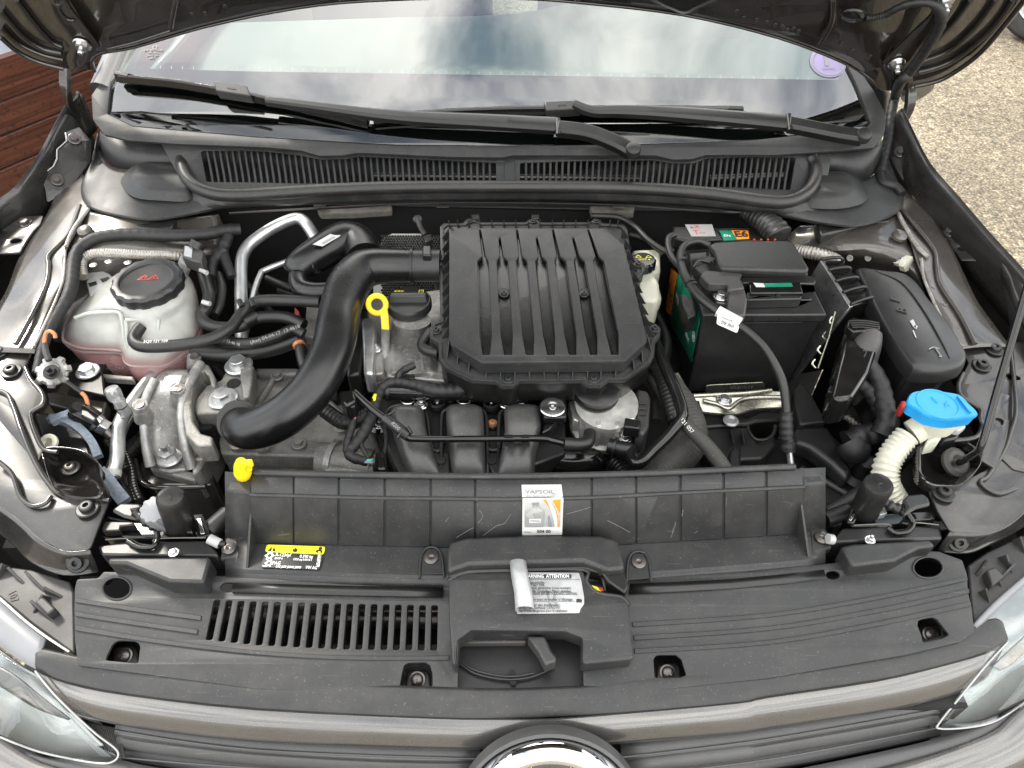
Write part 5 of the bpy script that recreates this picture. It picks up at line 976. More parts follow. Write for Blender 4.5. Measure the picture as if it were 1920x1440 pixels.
# ================================================================ coolant expansion tank
tk = thing('coolant_tank', 'translucent white coolant expansion tank holding pink fluid, black screw cap on top', 'coolant tank', P(260, 690, .85))
def ring_(z, s): return [P(u, v, z) for u, v in [tuple(float(i) for i in a.split(',')) for a in s.split()]]
seam = '116,634 124,648 146,661 186,663 227,665 231,680 246,689 280,690 308,689 325,680 348,664 369,646 379,612 376,580 352,545 300,528 230,533 170,553 128,596'
S = ring_(.880, seam)
rings('lower_shell', [sc2(S, .62, -.062, .004), sc2(S, .80, -.058, .002), sc2(S, .90, -.040), sc2(S, .95, -.015), sc2(S, .965, -.004)], 'tank_low', tk, n=72, k=2, smooth=50)
rings('seam_flange', [sc2(S, .975, -.004), sc2(S, 1.0, -.003), sc2(S, 1.0, .002), sc2(S, .975, .003)], 'tank', tk, n=72, k=1, smooth=50)
rings('upper_shell', [sc2(S, .97, .002), ring_(.905, '124,612 134,628 160,634 200,638 226,640 232,652 250,662 284,664 306,662 330,650 350,634 366,618 374,590 370,560 350,532 300,516 230,524 172,550 134,590'),
                      ring_(.930, '148,590 156,594 180,590 210,588 224,590 232,604 250,612 284,614 302,610 322,598 342,584 360,568 366,548 362,530 346,512 300,500 232,510 182,540 156,570'),
                      ring_(.944, '196,560 204,572 214,578 226,582 240,590 262,594 284,594 298,590 314,582 332,572 348,556 352,540 348,524 336,506 298,496 240,504 212,520 202,538'),
                      ring_(.951, '214,556 220,562 228,566 238,572 254,576 272,578 284,578 298,576 314,568 328,558 338,546 342,534 336,520 322,508 296,502 250,506 226,520 216,538')], 'tank', tk, n=72, k=3, smooth=50)
# moulded ribs on the tank front
for s in ('140,596,935 165,588,938 200,585,938 222,586,938 229,600,934 234,640,912 240,660,900', '236,600,938 296,598,938', '298,598,938 292,650,908', '236,600,938 240,650,908', '120,640,890 150,652,888 200,655,888 228,658,888'):
    tube('moulded_edge', 'p', s, .0028, 'tank', tk, n=8)
cc = P(283, 540, .951)
lathe('screw_cap', cc, (0, -.05, 1), [(.001, 0), (.049, 0), (.0505, .003), (.0505, .015), (.047, .019), (.042, .020), (.0385, .0195), (.0370, .0165), (.034, .0155), (.001, .0155)], 'plastic_clean', tk, n=96, lobes=(14, .018, .046))
cp = Pl(cc + Vector((0, -.001, .0160)), (0, -.05, 1))
def tri(pl, c, r, m, parent, w_=.0016, nm='warning_triangle'):
    P_ = [(c[0] + r * math.cos(math.pi / 2 + i * 2 * math.pi / 3), c[1] + r * .8 * math.sin(math.pi / 2 + i * 2 * math.pi / 3)) for i in range(3)]
    Q_ = [(c[0] + (x - c[0]) * .72, c[1] + (y - c[1]) * .72) for x, y in P_]
    return cutw(nm, pl, P_, m, parent, holes=[Q_], t=.0004, b=.00008, r=0)
tri(cp, (-.006, .004), .0105, 'red', tk); tri(cp, (.009, .005), .0095, 'red', tk)
for x, s_ in ((-.006, 'W'), (.009, 'S')): text('symbol', s_, cp, ('', (x, .004)), .011, .2, 'red', tk)
text('moulded_text', 'MAX', HZ(.925), (332, 600), .001, 0, 'inkgrey', tk)
fp_ = Pl(P(200, 676, .86), (0, -.8, .6)); tri(fp_, fp_.loc(182, 672), .008, 'inkgrey', tk); text('moulded_text', 'min', fp_, (210, 675), .010, .03, 'inkgrey', tk); text('moulded_text', 'G12 13 402', fp_, (214, 690), .007, .03, 'inkgrey', tk)
tube('filler_neck_side', 'p', '340,512,930 347,497,948 350,488,958', .0105, 'white', tk, smooth=False); slab('sensor_plug', [P(u, v, .972) for u, v in ((344, 458), (364, 462), (382, 470), (378, 492), (360, 488), (341, 480))], .022, 'lamp_grey', tk, .002)
tube('sensor_boot', 'p', '366,466,968 372,454,975', .0115, 'rubber', tk, smooth=False); slab('plug_latch', [P(u, v, .974) for u, v in ((346, 460), (362, 463), (359, 482), (344, 478))], .004, 'lamp_in', tk, .001)
slab('mounting_ear', [P(u, v, .935) for u, v in ((156, 508), (176, 500), (205, 512), (214, 520), (196, 540), (168, 556))], .012, 'white', tk, .003)
cut('ear_slot', HZ(.9355), q('p', '165,531 180,527 182,533 168,538'), 'ink', tk, t=.0005, b=.0001, r=0); cut('ear_slot', HZ(.9355), q('p', '187,523 203,519 207,523 192,529'), 'ink', tk, t=.0005, b=.0001, r=0)
tube('outlet', 'p', '256,626,915 262,612,922', .0085, 'black', tk, smooth=False)
o = tube('coolant_hose', 'p', '266,612,930 257,622,928 251,636,925 262,648,924 300,650,924 350,645,925 400,634,926 432,615,928 450,592,930 470,572,934 500,563,936 600,566,936', .0088, 'rubber', None, n=18, k=8); tag(o, 'black coolant hose printed with small text across the front of the tank', 'hose')
text('printed_text', '5Q0 121 109', P3((280, 652, .935), (330, 647, .935), (300, 640, .938)), (292, 640), .0062, .06, 'winkt', o); text('printed_text', '14/17  13 4618', P3((280, 652, .935), (330, 647, .935), (300, 640, .938)), (292, 633), .0042, .06, 'dimink', o)
hoses = [
 ('black coolant hose with white clip leaving the right side of the tank', '380,505,945,9 386,530,940,9 392,555,935,9 385,580,928,9 378,590,925,9 385,605,922,9 410,614,920,9 450,612,918,9 470,600,918,9 500,594,918,9 540,596,916,9 570,610,912,9', 'rubber', 0),
 ('lower black hose with printed text running under the coolant hoses', '400,632,905,8 440,642,905,8 480,642,905,8 520,630,908,8 550,618,910,8 570,626,905,8', 'rubber', 0),
 ('wide dull black hose running to the gearbox beneath the other hoses', '360,660,885,13 420,664,880,13 460,660,880,13 510,652,884,13 560,636,890,12', 'rubber', 0),
 ('thin black hose dropping behind the tank beside a wiring clip', '410,515,930,7 416,540,925,7 412,570,918,7 404,590,912,6', 'rubber', 0),
 ('black hose with brown clip ring hanging beside the intake pipe', '562,640,905,8 565,665,898,8 572,688,890,8 590,710,880,8', 'rubber', 0)]
for lb, s, m, rp_ in hoses:
    o = tube('hose', 'p', s, .009, m, None, n=16, k=7); tag(o, lb, 'hose')
    if 'white clip' in lb: hz_ = o
    if 'lower black' in lb: text('printed_text', '(Aw) 04-04-17  13-4618', P3((480, 640, .915), (550, 618, .919), (500, 630, .918)), (516, 627), .0075, .38, 'dimink', o); text('printed_text', '04-17 13-46 18', P3((410, 634, .914), (450, 644, .914), (430, 636, .916)), (428, 640), .0065, -.22, 'dimink', o)
for a, b in (((376, 506, .956), (388, 512, .956)), ((380, 566, .945), (394, 570, .944))): tubew('white_clip', [P(*a), P(*b)], .0035, 'white', hz_, smooth=False)
lathe('clamp_band', P(456, 606, .919), (P(470, 600, .918) - P(445, 613, .918)), [(.0095, 0), (.0112, 0), (.0112, .022), (.0095, .022)], 'black', hz_)
for u in (448, 470): tube('band_clamp', 'p', f'{u},563,945 {u+6},575,941', .004, 'black', None).__setitem__('label', 'black plastic hose clip left of the intake pipe, %s' % ('nearer the tank' if u == 448 else 'nearer the pipe'))
for o in bpy.data.objects:
    if o.name.startswith('band_clamp'): o['category'] = 'hose clip'
tubew('hose_ring', [P(560, 645, .905), P(562, 650, .904)], .0092, 'copper', None, smooth=False)['label'] = 'copper-brown ring on the hose beside the intake pipe'; bpy.data.objects['hose_ring']['category'] = 'ring'
# harness on the left
t = thing('left_wiring_loom', 'thick cloth-taped wiring loom running behind and down the left of the tank', 'wiring loom', P(120, 600, .93)) if False else thing('wiring_loom', 'thick cloth-taped wiring loom running behind and down the left of the tank', 'wiring loom', P(120, 600, .93))
tube('taped_loom', 'p', '450,430,960,9 420,432,965,10 380,440,970,9.5 320,442,974,9.5 260,440,975,9.5 210,441,976,9.5 178,448,974,9.5 152,464,970,9.5 140,485,966,9.5 136,510,962,9.5 134,535,958,9.5 126,560,954,9 112,585,948,8 96,612,942,7.5 82,645,936,7 70,700,925,7', .0095, 'tape', t, n=14, k=6, ripple=(.014, .035))
tube('loom_branch', 'p', '430,432,960,9 425,450,955,9 418,470,948,9 425,495,940,8 435,520,930,7', .009, 'tape', t, ripple=(.014, .04), n=12)
tube('loom_branch', 'p', '420,470,950,8 400,490,945,8 396,520,938,7', .008, 'tape', t, ripple=(.014, .04), n=12)
tube('copper_wire', 'p', '104,634,962 102,626,966 94,621,968 87,624,966 84,634,960 83,645,955', .0026, 'copper', t, n=10); tube('wire_sleeve', 'p', '83,645,955 86,660,950 92,676,944', .0042, 'lamp_grey', t, n=10)
# star-shaped grey plug, black plate, sensor
t = thing('earth_terminal', 'grey star-edged terminal disc with black nut left of the tank', 'terminal', P(100, 700, .92))
lathe('disc', P(101, 699, .922), (.2, -.5, 1), [(.001, 0), (.021, 0), (.0215, .004), (.018, .008), (.012, .008), (.011, .012), (.001, .012)], 'alu', t, n=72, lobes=(7, .09, .017))
screw('nut', P(97, 698, .935), .0105, 'stud', 'black', t, axis=(.2, -.5, 1))
tube('sleeve', 'p', '124,716,922 138,726,915 152,736,908', .0032, 'black', t, smooth=False); tube('copper_wire', 'p', '152,736,908 160,744,904 164,756,898 164,766,892', .0028, 'copper', t)
t = thing('mount_bracket_plate', 'black steel plate with a silver hexagon bolt under the tank', 'bracket', P(160, 720, .86))
slab('plate', [P(u, v, .885) for u, v in ((128, 684), (140, 680), (180, 684), (192, 700), (197, 742), (140, 730), (132, 715))], .006, 'black', t, .002); screw('hex_bolt', P(165, 697, .888), .0165, 'hex', 'alu_pipe', t)
slab('grey_rail', [P(u, v, .865) for u, v in ((85, 735), (110, 734), (150, 745), (200, 752), (192, 778), (140, 768), (90, 758))], .02, 'paint_in', t, .003)
slab('far_rail', [P(u, v, .87) for u, v in ((190, 700), (250, 705), (250, 712), (195, 708))], .012, 'alu_dark', t, .002)
t = thing('pressure_sensor', 'black sensor plug on a silver nut pointing down right of the left corner', 'sensor', P(185, 790, .85))
sv = P(200, 806, .86) - P(135, 765, .90); sv.normalize()
tubew('connector', [P(135, 768, .895), P(150, 774, .89), P(178, 790, .876)], [.012, .0155, .015], 'gloss_black', t, smooth=False, n=10)
slab('connector_ridge', [P(u, v, .905) for u, v in ((152, 766), (166, 770), (182, 784), (174, 790), (150, 778))], .012, 'black', t, .002)
me = hexa(.0125, 0, .012); me.transform(orient(P(184, 795, .872), sv)); bevel(link('nut', me, 'steel', t, smooth=20), .001); tubew('collar', [P(176, 789, .877), P(184, 795, .872)], .0135, 'steel', t, smooth=False); tubew('stem', [P(190, 800, .868), P(208, 818, .855)], .007, 'steel_dark', t, smooth=False)
tube('side_plug', 'p', '138,768,900 146,762,906', .007, 'black', t, smooth=False)
# headlamp housing back with foam strips and yellow grommet
t = thing('headlamp_vent_seal', 'blue-grey foam strip curving over a black housing in the left corner', 'foam strip', P(150, 820, .86))
slab('black_housing', [P(u, v, .862) for u, v in ((58, 770), (130, 775), (165, 820), (185, 880), (100, 850), (80, 842))], .05, 'black', t, .006)
sweep('foam_strip', cr([P(u, v, z) for u, v, z in ((96, 790, .882), (118, 792, .882), (142, 802, .878), (162, 818, .872), (178, 838, .866), (187, 860, .86))], 4), rect(.010, .010), Vector((0, 0, 1)), 'foam', t)
sweep('foam_strip', [P(u, v, z) for u, v, z in ((100, 794, .886), (120, 786, .887), (138, 780, .887))], rect(.012, .009), Vector((0, 0, 1)), 'foam', t)
sweep('foam_strip', cr([P(u, v, z) for u, v, z in ((188, 888, .865), (205, 905, .86), (220, 925, .855), (236, 945, .85))], 3), rect(.016, .01), Vector((0, 0, 1)), 'foam', t)
lathe('yellow_grommet', P(92, 832, .885), (0, -.4, 1), [(.006, 0), (.0125, 0), (.0125, .004), (.010, .0055), (.0065, .005), (.005, 0)], 'ivory', t)

# ================================================================ engine mount
em = thing('engine_mount', 'cast aluminium engine mount arch bolted at its foot, left of the gearbox', 'engine mount', P(320, 870, .75))
def arch(name, rows, m='alu', th=.02): return grid(name, [[P(*a) for a in r] for r in rows], m, em, ku=4, kv=4, thick=th)
arch('arch_face', [[(298, 700, .875), (316, 692, .88), (345, 692, .88), (356, 702, .878)], [(284, 726, .878), (300, 718, .886), (334, 722, .884), (350, 728, .876)], [(276, 765, .866), (292, 758, .866), (328, 756, .866), (342, 766, .870)], [(278, 815, .838), (296, 812, .832), (330, 812, .832), (346, 818, .846)], [(284, 872, .805), (300, 874, .798), (336, 876, .798), (358, 880, .81)]])
tube('arch_rib', 'p', '290,712,888,6 274,745,880,6 270,775,868,6 272,820,846,6 282,874,814,7', .006, 'alu', em); tube('arch_rib', 'p', '376,682,885,7 356,716,886,7 344,750,880,7 342,790,866,7 348,830,846,7 360,878,816,8', .007, 'alu', em)
slab('arch_wall', [P(u, v, .884) for u, v in ((362, 688), (378, 679), (392, 684), (402, 704), (404, 722), (396, 724), (392, 706), (380, 694), (370, 702), (362, 724), (358, 760), (362, 790), (376, 812), (398, 818), (398, 834), (370, 836), (348, 815), (342, 780), (344, 740), (352, 708))], .035, 'alu_dark', em, .003, 3)
slab('rear_leg', [P(u, v, .82) for u, v in ((356, 812), (400, 800), (402, 830), (372, 884), (360, 890))], .06, 'alu_dark', em, .004)
slab('hollow_shade', [P(u, v, .85) for u, v in ((356, 735), (392, 735), (400, 800), (368, 808))], .05, 'void', em, .004)  # near-black block painted as the shade inside the arch's hollow
slab('base', [P(u, v, .80) for u, v in ((278, 868), (300, 872), (362, 884), (372, 880), (366, 902), (282, 880))], .022, 'alu_dark', em, .003)
slab('foot_pad', [P(u, v, .806) for u, v in ((292, 862), (345, 862), (350, 880), (318, 884), (296, 880))], .012, 'alu', em, .003)
screw('stud_nut', P(318, 858, .812), .0185, 'stud', 'alu_pipe', em)
for u, v in ((333, 728), (364, 668), (262, 758)):
    tubew('boss', [P(u, v, .896 if v > 700 else .89), P(u + (3 if u > 300 else 8), v + 26, .862)], [.0095, .013], 'alu', em, smooth=False, n=20); lathe('boss_hole', P(u, v, .897 if v > 700 else .891), (0, -.2, 1), [(.001, 0), (.0062, 0), (.006, .0008), (.001, .0006)], 'steel_dark', em)
lp = P3((300, 730, .899), (334, 704, .899), (322, 732, .898)); cut('part_label', lp, q('y3', '340,335 380,318 466,320 425,432 305,436'), 'paper', em, t=.0006, b=.0001, r=0)
for i in range(4): text('label_mark', '-', lp.off(.0004), (316 + 0 * i, 713 + 4 * i), .006, 0, 'inkgrey', em)
text('cast_text', 'W.FSH', lp, (345, 722), .009, -1.35, 'alu_dark', em)
slab('mount_bracket', [P(u, v, .872) for u, v in ((364, 762), (366, 748), (386, 722), (413, 712), (424, 694), (436, 680), (470, 679), (476, 700), (466, 745), (450, 762), (436, 774), (416, 772), (366, 776))], .03, 'alu_dark', em, .004, 3)
slab('bracket_step', [P(u, v, .850) for u, v in ((372, 774), (436, 776), (430, 796), (400, 792), (378, 786))], .03, 'alu_dark', em, .003)
slab('bracket_rib', [P(u, v, .880) for u, v in ((448, 690), (476, 684), (468, 742), (456, 746))], .02, 'alu_dark', em, .003)
for u, v in ((418, 748), (448, 686)): screw('hex_bolt', P(u, v, .876), .0205, 'hex', 'alu_pipe', em)
lathe('bracket_hole', P(438, 719, .873), (0, 0, 1), [(.001, 0), (.010, 0), (.0095, .0008), (.001, .0006)], 'void', em)
cut('white_tag', Pl(P(466, 728, .875), (.6, -.6, .5)), q('p', '464,724 470,722 468,738 463,742'), 'paper', em, t=.0006, b=.0001, r=0)
t = thing('chassis_member', 'dark glossy chassis leg rail beneath the engine mount', 'chassis rail', P(320, 950, .70))
slab('rail', [P(u, v, .785) for u, v in ((256, 868), (276, 858), (400, 880), (398, 905), (385, 914), (280, 912), (262, 900))], .10, 'paint_dark', t, .008, 3)
tube('rolled_edge', 'p', '254,862,790 262,895,788 280,912,788 340,914,788 386,912,788', .004, 'paint_dark', t)
tube('weld_bead', 'p', '236,850,800 246,880,795 250,910,790 262,940,785', .006, 'paint_dark', t, ripple=(.005, .12))
for s in ('230,860,780,10 238,900,780,10 258,940,775,10', '200,826,830,7 216,850,820,7 236,880,810,7'): tube('ribbed_conduit', 'p', s, .008, 'rubber', t, ripple=(.005, .08))

# ================================================================ battery
bt = thing('battery', 'black car battery with green and orange label and terminal covers on top', 'battery', P(1400, 700, .80))
BY = .786
fb = lambda u, v: PY(u, v, BY)
zt = fb(1430, 600).z; xl_, xr_ = fb(1314, 612).x, fb(1533, 612).x; bx_ = lambda x, y, z: Vector((x, y, z)); zb = .79; yb = 1.0
prism('case', [bx_(xl_, BY, zt), bx_(xr_, BY, zt), bx_(xr_, yb, zt), bx_(xl_, yb, zt)], [bx_(xl_ + .006, BY + .006, zb), bx_(xr_ - .006, BY + .006, zb), bx_(xr_ - .006, yb, zb), bx_(xl_ + .006, yb, zb)], 'plastic_clean', bt, .003, 3)
prism('case_lid', [bx_(xl_ - .003, BY - .005, zt + .014), bx_(xr_ + .004, BY - .005, zt + .014), bx_(xr_ + .004, yb + .004, zt + .014), bx_(xl_ - .003, yb + .004, zt + .014)], [bx_(xl_ - .003, BY - .005, zt), bx_(xr_ + .004, BY - .005, zt), bx_(xr_ + .004, yb + .004, zt), bx_(xl_ - .003, yb + .004, zt)], 'plastic_clean', bt, .0025, 3)
for u in (1395, 1412, 1446, 1462, 1478, 1494): prism('lid_rib', [PY(u, 596, BY - .006) + Vector((d, 0, 0)) for d in (0, .0016)] + [PY(u, 603, BY - .006) + Vector((d, 0, 0)) for d in (.0016, 0)], [p + Vector((0, .004, 0)) for p in [PY(u, 596, BY - .006) + Vector((d, 0, 0)) for d in (0, .0016)] + [PY(u, 603, BY - .006) + Vector((d, 0, 0)) for d in (.0016, 0)]], 'plastic_clean', bt, 0)
tubew('lid_rib', [fb(1395, 603) + Vector((0, -.003, 0)), fb(1502, 602) + Vector((0, -.003, 0))], .0012, 'plastic_clean', bt, smooth=False, n=6)
zl = zt + .0145; BL = HZ(zl)
prism('cell_cover', [bx_(P(1404, 540, zl + .022).x, P(1404, 549, zl + .022).y, zl + .022), bx_(P(1502, 540, zl + .022).x, P(1404, 549, zl + .022).y, zl + .022), bx_(P(1500, 528, zl + .022).x, P(1404, 528, zl + .022).y, zl + .022), bx_(P(1404, 528, zl + .022).x, P(1404, 528, zl + .022).y, zl + .022)],
      [bx_(P(1404, 540, zl + .022).x, P(1404, 549, zl + .022).y - .001, zl), bx_(P(1502, 540, zl + .022).x, P(1404, 549, zl + .022).y - .001, zl), bx_(P(1500, 528, zl + .022).x, P(1404, 528, zl + .022).y, zl), bx_(P(1404, 528, zl + .022).x, P(1404, 528, zl + .022).y, zl)], 'gloss_black', bt, .0015)
slab('cell_step', [P(u, v, zl + .016) for u, v in ((1400, 548), (1526, 546), (1524, 536), (1504, 536), (1503, 560), (1400, 562))], .016, 'plastic_clean', bt, .0015)
c_ = PY(1459, 555, P(1459, 549, zl + .022).y - .0022); lathe('vent_hole', c_, (0, -1, 0), [(.001, 0), (.0034, 0), (.003, .0006), (.001, .0006)], 'void', bt)
cl = HZ(zl + .0226); cut('label_white', cl, q('p', '1412,530 1432,531 1435,538 1418,538'), 'paper', bt, t=.0004, b=.0001, r=0); cut('label_green', cl, q('p', '1433,531 1484,530 1487,537 1436,538'), 'green', bt, t=.0004, b=.0001, r=0)
# left flank labels
XL = Pl(bx_(xl_ - .0008, BY, zt), (-1, 0, -.04))
def PXl(pts): return pts
cut('label_black', XL.off(.0006), q('z8', '392,560 470,640 600,1060 635,1140 600,1440 560,1530 380,1260 310,1110 300,900'), 'gloss_black', bt, t=.0005, b=.0001, r=0)
cut('label_green', XL.off(.0012), q('z8', '400,700 470,770 590,1010 636,1140 560,1530 380,1200 365,1110 420,860'), 'green', bt, t=.0005, b=.0001, r=0)
cut('label_orange', XL.off(.0016), q('z8', '376,686 430,735 366,1114 326,1062'), 'orange', bt, t=.0005, b=.0001, r=0)
def ltext(s_, uv, size, m, sx=1.0, an=math.pi / 2):
    cu = text('label_text', s_, XL.off(.002), uv, size, an, m, bt, sx=sx); return cu
M90 = -math.pi / 2
ltext('E60', q('z8', '372,915')[0], .026, 'ink', an=M90 * 0 + math.pi); ltext('12V 60Ah 560A(EN)', q('z8', '480,1150')[0], .013, 'winkt', an=0 + math.pi); ltext('VOLT', q('z8', '440,980')[0], .014, 'winkt', an=math.pi)
rg = XL.off(.002).loc(*q('z8', '575,1300')[0]); cutw('round_mark', XL.off(.0018), [(rg[0] + .0085 * math.cos(a * math.pi / 12), rg[1] + .0085 * math.sin(a * math.pi / 12)) for a in range(24)], 'winkt', bt, holes=[[(rg[0] + .0065 * math.cos(a * math.pi / 12), rg[1] + .0065 * math.sin(a * math.pi / 12)) for a in range(24)]], t=.0003, b=.00005, r=0)
cutw('round_mark', XL.off(.0018), [(rg[0] + .0042 * math.cos(a * math.pi / 12), rg[1] + .0042 * math.sin(a * math.pi / 12)) for a in range(24)], 'winkt', bt, t=.0003, b=.00005, r=0)
# handle strap on the flank
slab('strap', [P(u, v, .952) for u, v in ((1276, 548), (1300, 560), (1306, 590), (1290, 596), (1280, 570))], .03, 'black', bt, .002)
# top labels and fuse carrier
slab('fuse_carrier', [P(u, v, .975) for u, v in ((1262, 424), (1336, 424), (1352, 440), (1356, 448), (1290, 452), (1264, 446))], .02, 'black', bt, .003)
Lp = HZ(.9758); cut('warning_label', Lp, q('z8', '500,292 745,290 780,398 560,400'), 'inkgrey', bt, t=.0004, b=.0001, r=0)
text('warning_cross', 'X', Lp, q('z8', '605,315')[0], .014, 0, 'red', bt); text('warning_figure', 'T--', Lp, q('z8', '630,365')[0], .016, .0, 'red', bt); text('warning_figure', 'o', Lp, q('z8', '560,318')[0], .010, 0, 'ink', bt)
L2 = HZ(zl + .001); slab('top_plate', [P(u, v, .966) for u, v in ((1350, 430), (1450, 428), (1460, 450), (1352, 452))], .012, 'black', bt, .001)
L3 = HZ(.9666); cut('label_green', L3, q('z8', '810,345 915,345 965,430 850,436'), 'green', bt, t=.0004, b=.0001, r=0); cut('label_orange', L3, q('z8', '918,345 1070,345 1080,420 970,426'), 'orange', bt, t=.0004, b=.0001, r=0)
text('label_text', 'E6', L3.off(.0003), q('z8', '1005,382')[0], .022, math.pi / 2 * 0 + .0, 'ink', bt, bold=.0008); text('label_text', 'EN', L3.off(.0003), q('z8', '880,395')[0], .009, -.1, 'winkt', bt)
for i in range(4): slab('red_peg', [P(1412 + i * 13, 447, .983), P(1416 + i * 13, 447, .983), P(1417 + i * 13, 449, .983), P(1413 + i * 13, 449, .983)], .01, 'red', bt, .001)
jb = thing('battery_junction_box', 'smooth black fuse box cover lying on top of the battery', 'fuse box', P(1430, 480, .97))
slab('cover', [P(u, v, .992) for u, v in ((1330, 458), (1340, 453), (1400, 450), (1480, 450), (1490, 456), (1518, 502), (1514, 508), (1352, 502), (1346, 492), (1340, 470))], .012, 'plastic', jb, .004, 3)
slab('cover_skirt', [P(u, v, .981) for u, v in ((1326, 462), (1338, 458), (1352, 502), (1514, 508), (1516, 514), (1350, 511), (1330, 484))], .014, 'plastic_clean', jb, .002)
slab('base', [P(u, v, .97) for u, v in ((1290, 474), (1330, 470), (1350, 510), (1524, 516), (1532, 528), (1390, 524), (1320, 520), (1296, 500))], .02, 'black', jb, .003)
slab('base_ledge', [P(u, v, .974) for u, v in ((1388, 520), (1522, 518), (1530, 526), (1528, 532), (1392, 530))], .012, 'plastic_clean', jb, .002)
for k in range(3): tube('cable_loop', 'p', f'{1300+6*k},{500-2*k},980 {1312+6*k},{488-2*k},988 {1330+6*k},{492-2*k},984', .003, 'black', jb, n=8)
tcv = thing('terminal_cover', 'grey plastic cover bent over the negative battery terminal', 'terminal cover', P(1380, 560, .96))
slab('cover_top', [P(u, v, .985) for u, v in ((1313, 516), (1320, 506), (1392, 512), (1388, 524), (1396, 540), (1364, 544), (1366, 532), (1330, 532), (1322, 526))], .014, 'lamp_grey', tcv, .002)
slab('cover_leg', [P(u, v, .980) for u, v in ((1366, 524), (1392, 524), (1402, 560), (1398, 590), (1376, 596), (1362, 588), (1366, 560))], .02, 'lamp_grey', tcv, .003)
slab('clamp', [P(u, v, .966) for u, v in ((1336, 546), (1364, 546), (1364, 570), (1344, 566))], .008, 'steel_dark', tcv, .002); screw('terminal_bolt', P(1352, 556, .968), .0115, 'hex', 'steel', tcv)
# corrugated boot behind the battery
o = tube('cable_boot', 'p', '1400,400,970,13 1425,412,978,16 1450,430,980,20 1462,445,976,20', .018, 'rubber', None, ripple=(.009, .06), n=18); tag(o, 'dusty wrinkled black rubber boot behind the battery box', 'cable boot')
# battery cable with white tag
bc = thing('battery_cable', 'black battery cable with white flag label curving down the front of the battery', 'cable', P(1400, 640, .97))
tube('cable', 'p', '1330,460,985,5 1310,452,990,5 1286,458,990,5 1276,475,990,5.5 1278,500,990,6 1288,525,990,6.5 1310,555,988,6.5 1340,580,985,6 1368,600,980,5 1400,620,975,5 1432,650,966,5 1454,685,952,5.5 1468,720,935,6 1474,760,915,6 1474,800,892,6 1476,835,870,6', .0055, 'rubber', bc, n=14, k=6)
for u, v, z in ((1279, 490, .99), (1293, 530, .99), (1298, 536, .989)): lathe('cable_tie', P(u, v, z), (P(1310, 555, .988) - P(1278, 500, .99)), [(.006, 0), (.0085, 0), (.0085, .004), (.006, .004)], 'black', bc)
tube('white_sleeve', 'p', '1345,583,985 1388,606,979', .0078, 'paper', bc, smooth=False, n=18)
wl_ = P3((1345, 590, .987), (1385, 612, .981), (1350, 615, .978)); cut('flag_label', wl_, q('z8', '795,1085 810,1070 965,1180 990,1215 970,1270 800,1195 785,1180'), 'paper', bc, t=.0006, b=.0001, r=.002)
text('flag_text', 'VW AG', wl_.off(.0003), q('z8', '885,1190')[0], .0075, math.pi - .42, 'ink', bc, wpx=25); text('flag_text', 'Germany', wl_.off(.0003), q('z8', '880,1148')[0], .004, math.pi - .42, 'inkgrey', bc, wpx=22)
tube('heat_sleeve', 'p', '1474,772,908,8.5 1474,800,892,9 1476,845,866,9', .009, 'tape', bc, n=16, ripple=(.009, .05)); tube('end_boot', 'p', '1477,828,872,11 1478,848,862,9', .010, 'rubber', bc, smooth=False)
tube('steel_cable', 'p', '1480,848,860 1484,880,842', .0042, 'alu_pipe', bc, smooth=False)
lathe('cable_tie', P(1475, 820, .880), (P(1476, 835, .870) - P(1474, 800, .892)), [(.009, 0), (.0108, 0), (.0108, .004), (.009, .004)], 'black', bc)
# yellow-zinc hold-down bracket and tray
hd = thing('battery_hold_down', 'shiny yellow-zinc steel bracket clamping the battery foot', 'bracket', P(1380, 760, .83))
slab('upright', [PY(u, v, BY - .004) for u, v in ((1324, 724), (1332, 722), (1430, 717), (1435, 722), (1433, 734), (1322, 740))], Vector((0, .002, 0)), 'zinc', hd, .0006)
grid('clamp_plate', [[P(u, v, z) for u, v, z in ((1292, 738, .83), (1330, 742, .83), (1380, 740, .83), (1440, 734, .83), (1472, 733, .83))], [P(u, v, z) for u, v, z in ((1290, 752, .822), (1330, 752, .824), (1370, 764, .822), (1420, 746, .824), (1474, 752, .822))], [P(u, v, z) for u, v, z in ((1288, 766, .815), (1330, 776, .812), (1380, 778, .812), (1420, 768, .812), (1474, 766, .812))]], 'zinc', hd, ku=5, kv=4, thick=.0025)
for s in ('1300,742,834 1340,740,834 1400,737,834 1446,732,834', '1320,752,828 1345,758,828 1366,766,828 1386,752,828 1410,746,828 1450,745,828 1474,746,828'): tube('pressed_bead', 'p', s, .0036, 'zinc', hd, n=10)
screw('hex_bolt', P(1358, 750, .830), .0115, 'hex', 'steel', hd); text('stamped_text', '6R0 803 213 E', Pl(PY(1380, 730, BY - .0045), (0, -1, 0)), (1390, 727), .006, .04, 'inkgrey', hd)
slab('side_tab', [P(u, v, .855) for u, v in ((1262, 700), (1272, 696), (1294, 735), (1290, 760), (1284, 752))], .01, 'zinc', hd, .002)
tr = thing('battery_tray', 'black ribbed plastic battery tray in front of the battery', 'battery tray', P(1400, 820, .75))
slab('ledge', [P(u, v, .806) for u, v in ((1312, 770), (1330, 778), (1400, 782), (1430, 768), (1496, 775), (1498, 786), (1420, 790), (1400, 796), (1316, 802))], .04, 'black', tr, .004)
slab('front_wall', [P(u, v, .80) for u, v in ((1312, 798), (1404, 800), (1420, 830), (1440, 822), (1452, 800), (1454, 836), (1430, 860), (1330, 866))], .05, 'plastic_clean', tr, .004)
tube('cup_rim', 'p', '1402,798,812 1406,812,812 1418,824,812 1436,824,812 1450,814,812 1454,798,812', .0025, 'plastic_clean', tr, n=8)
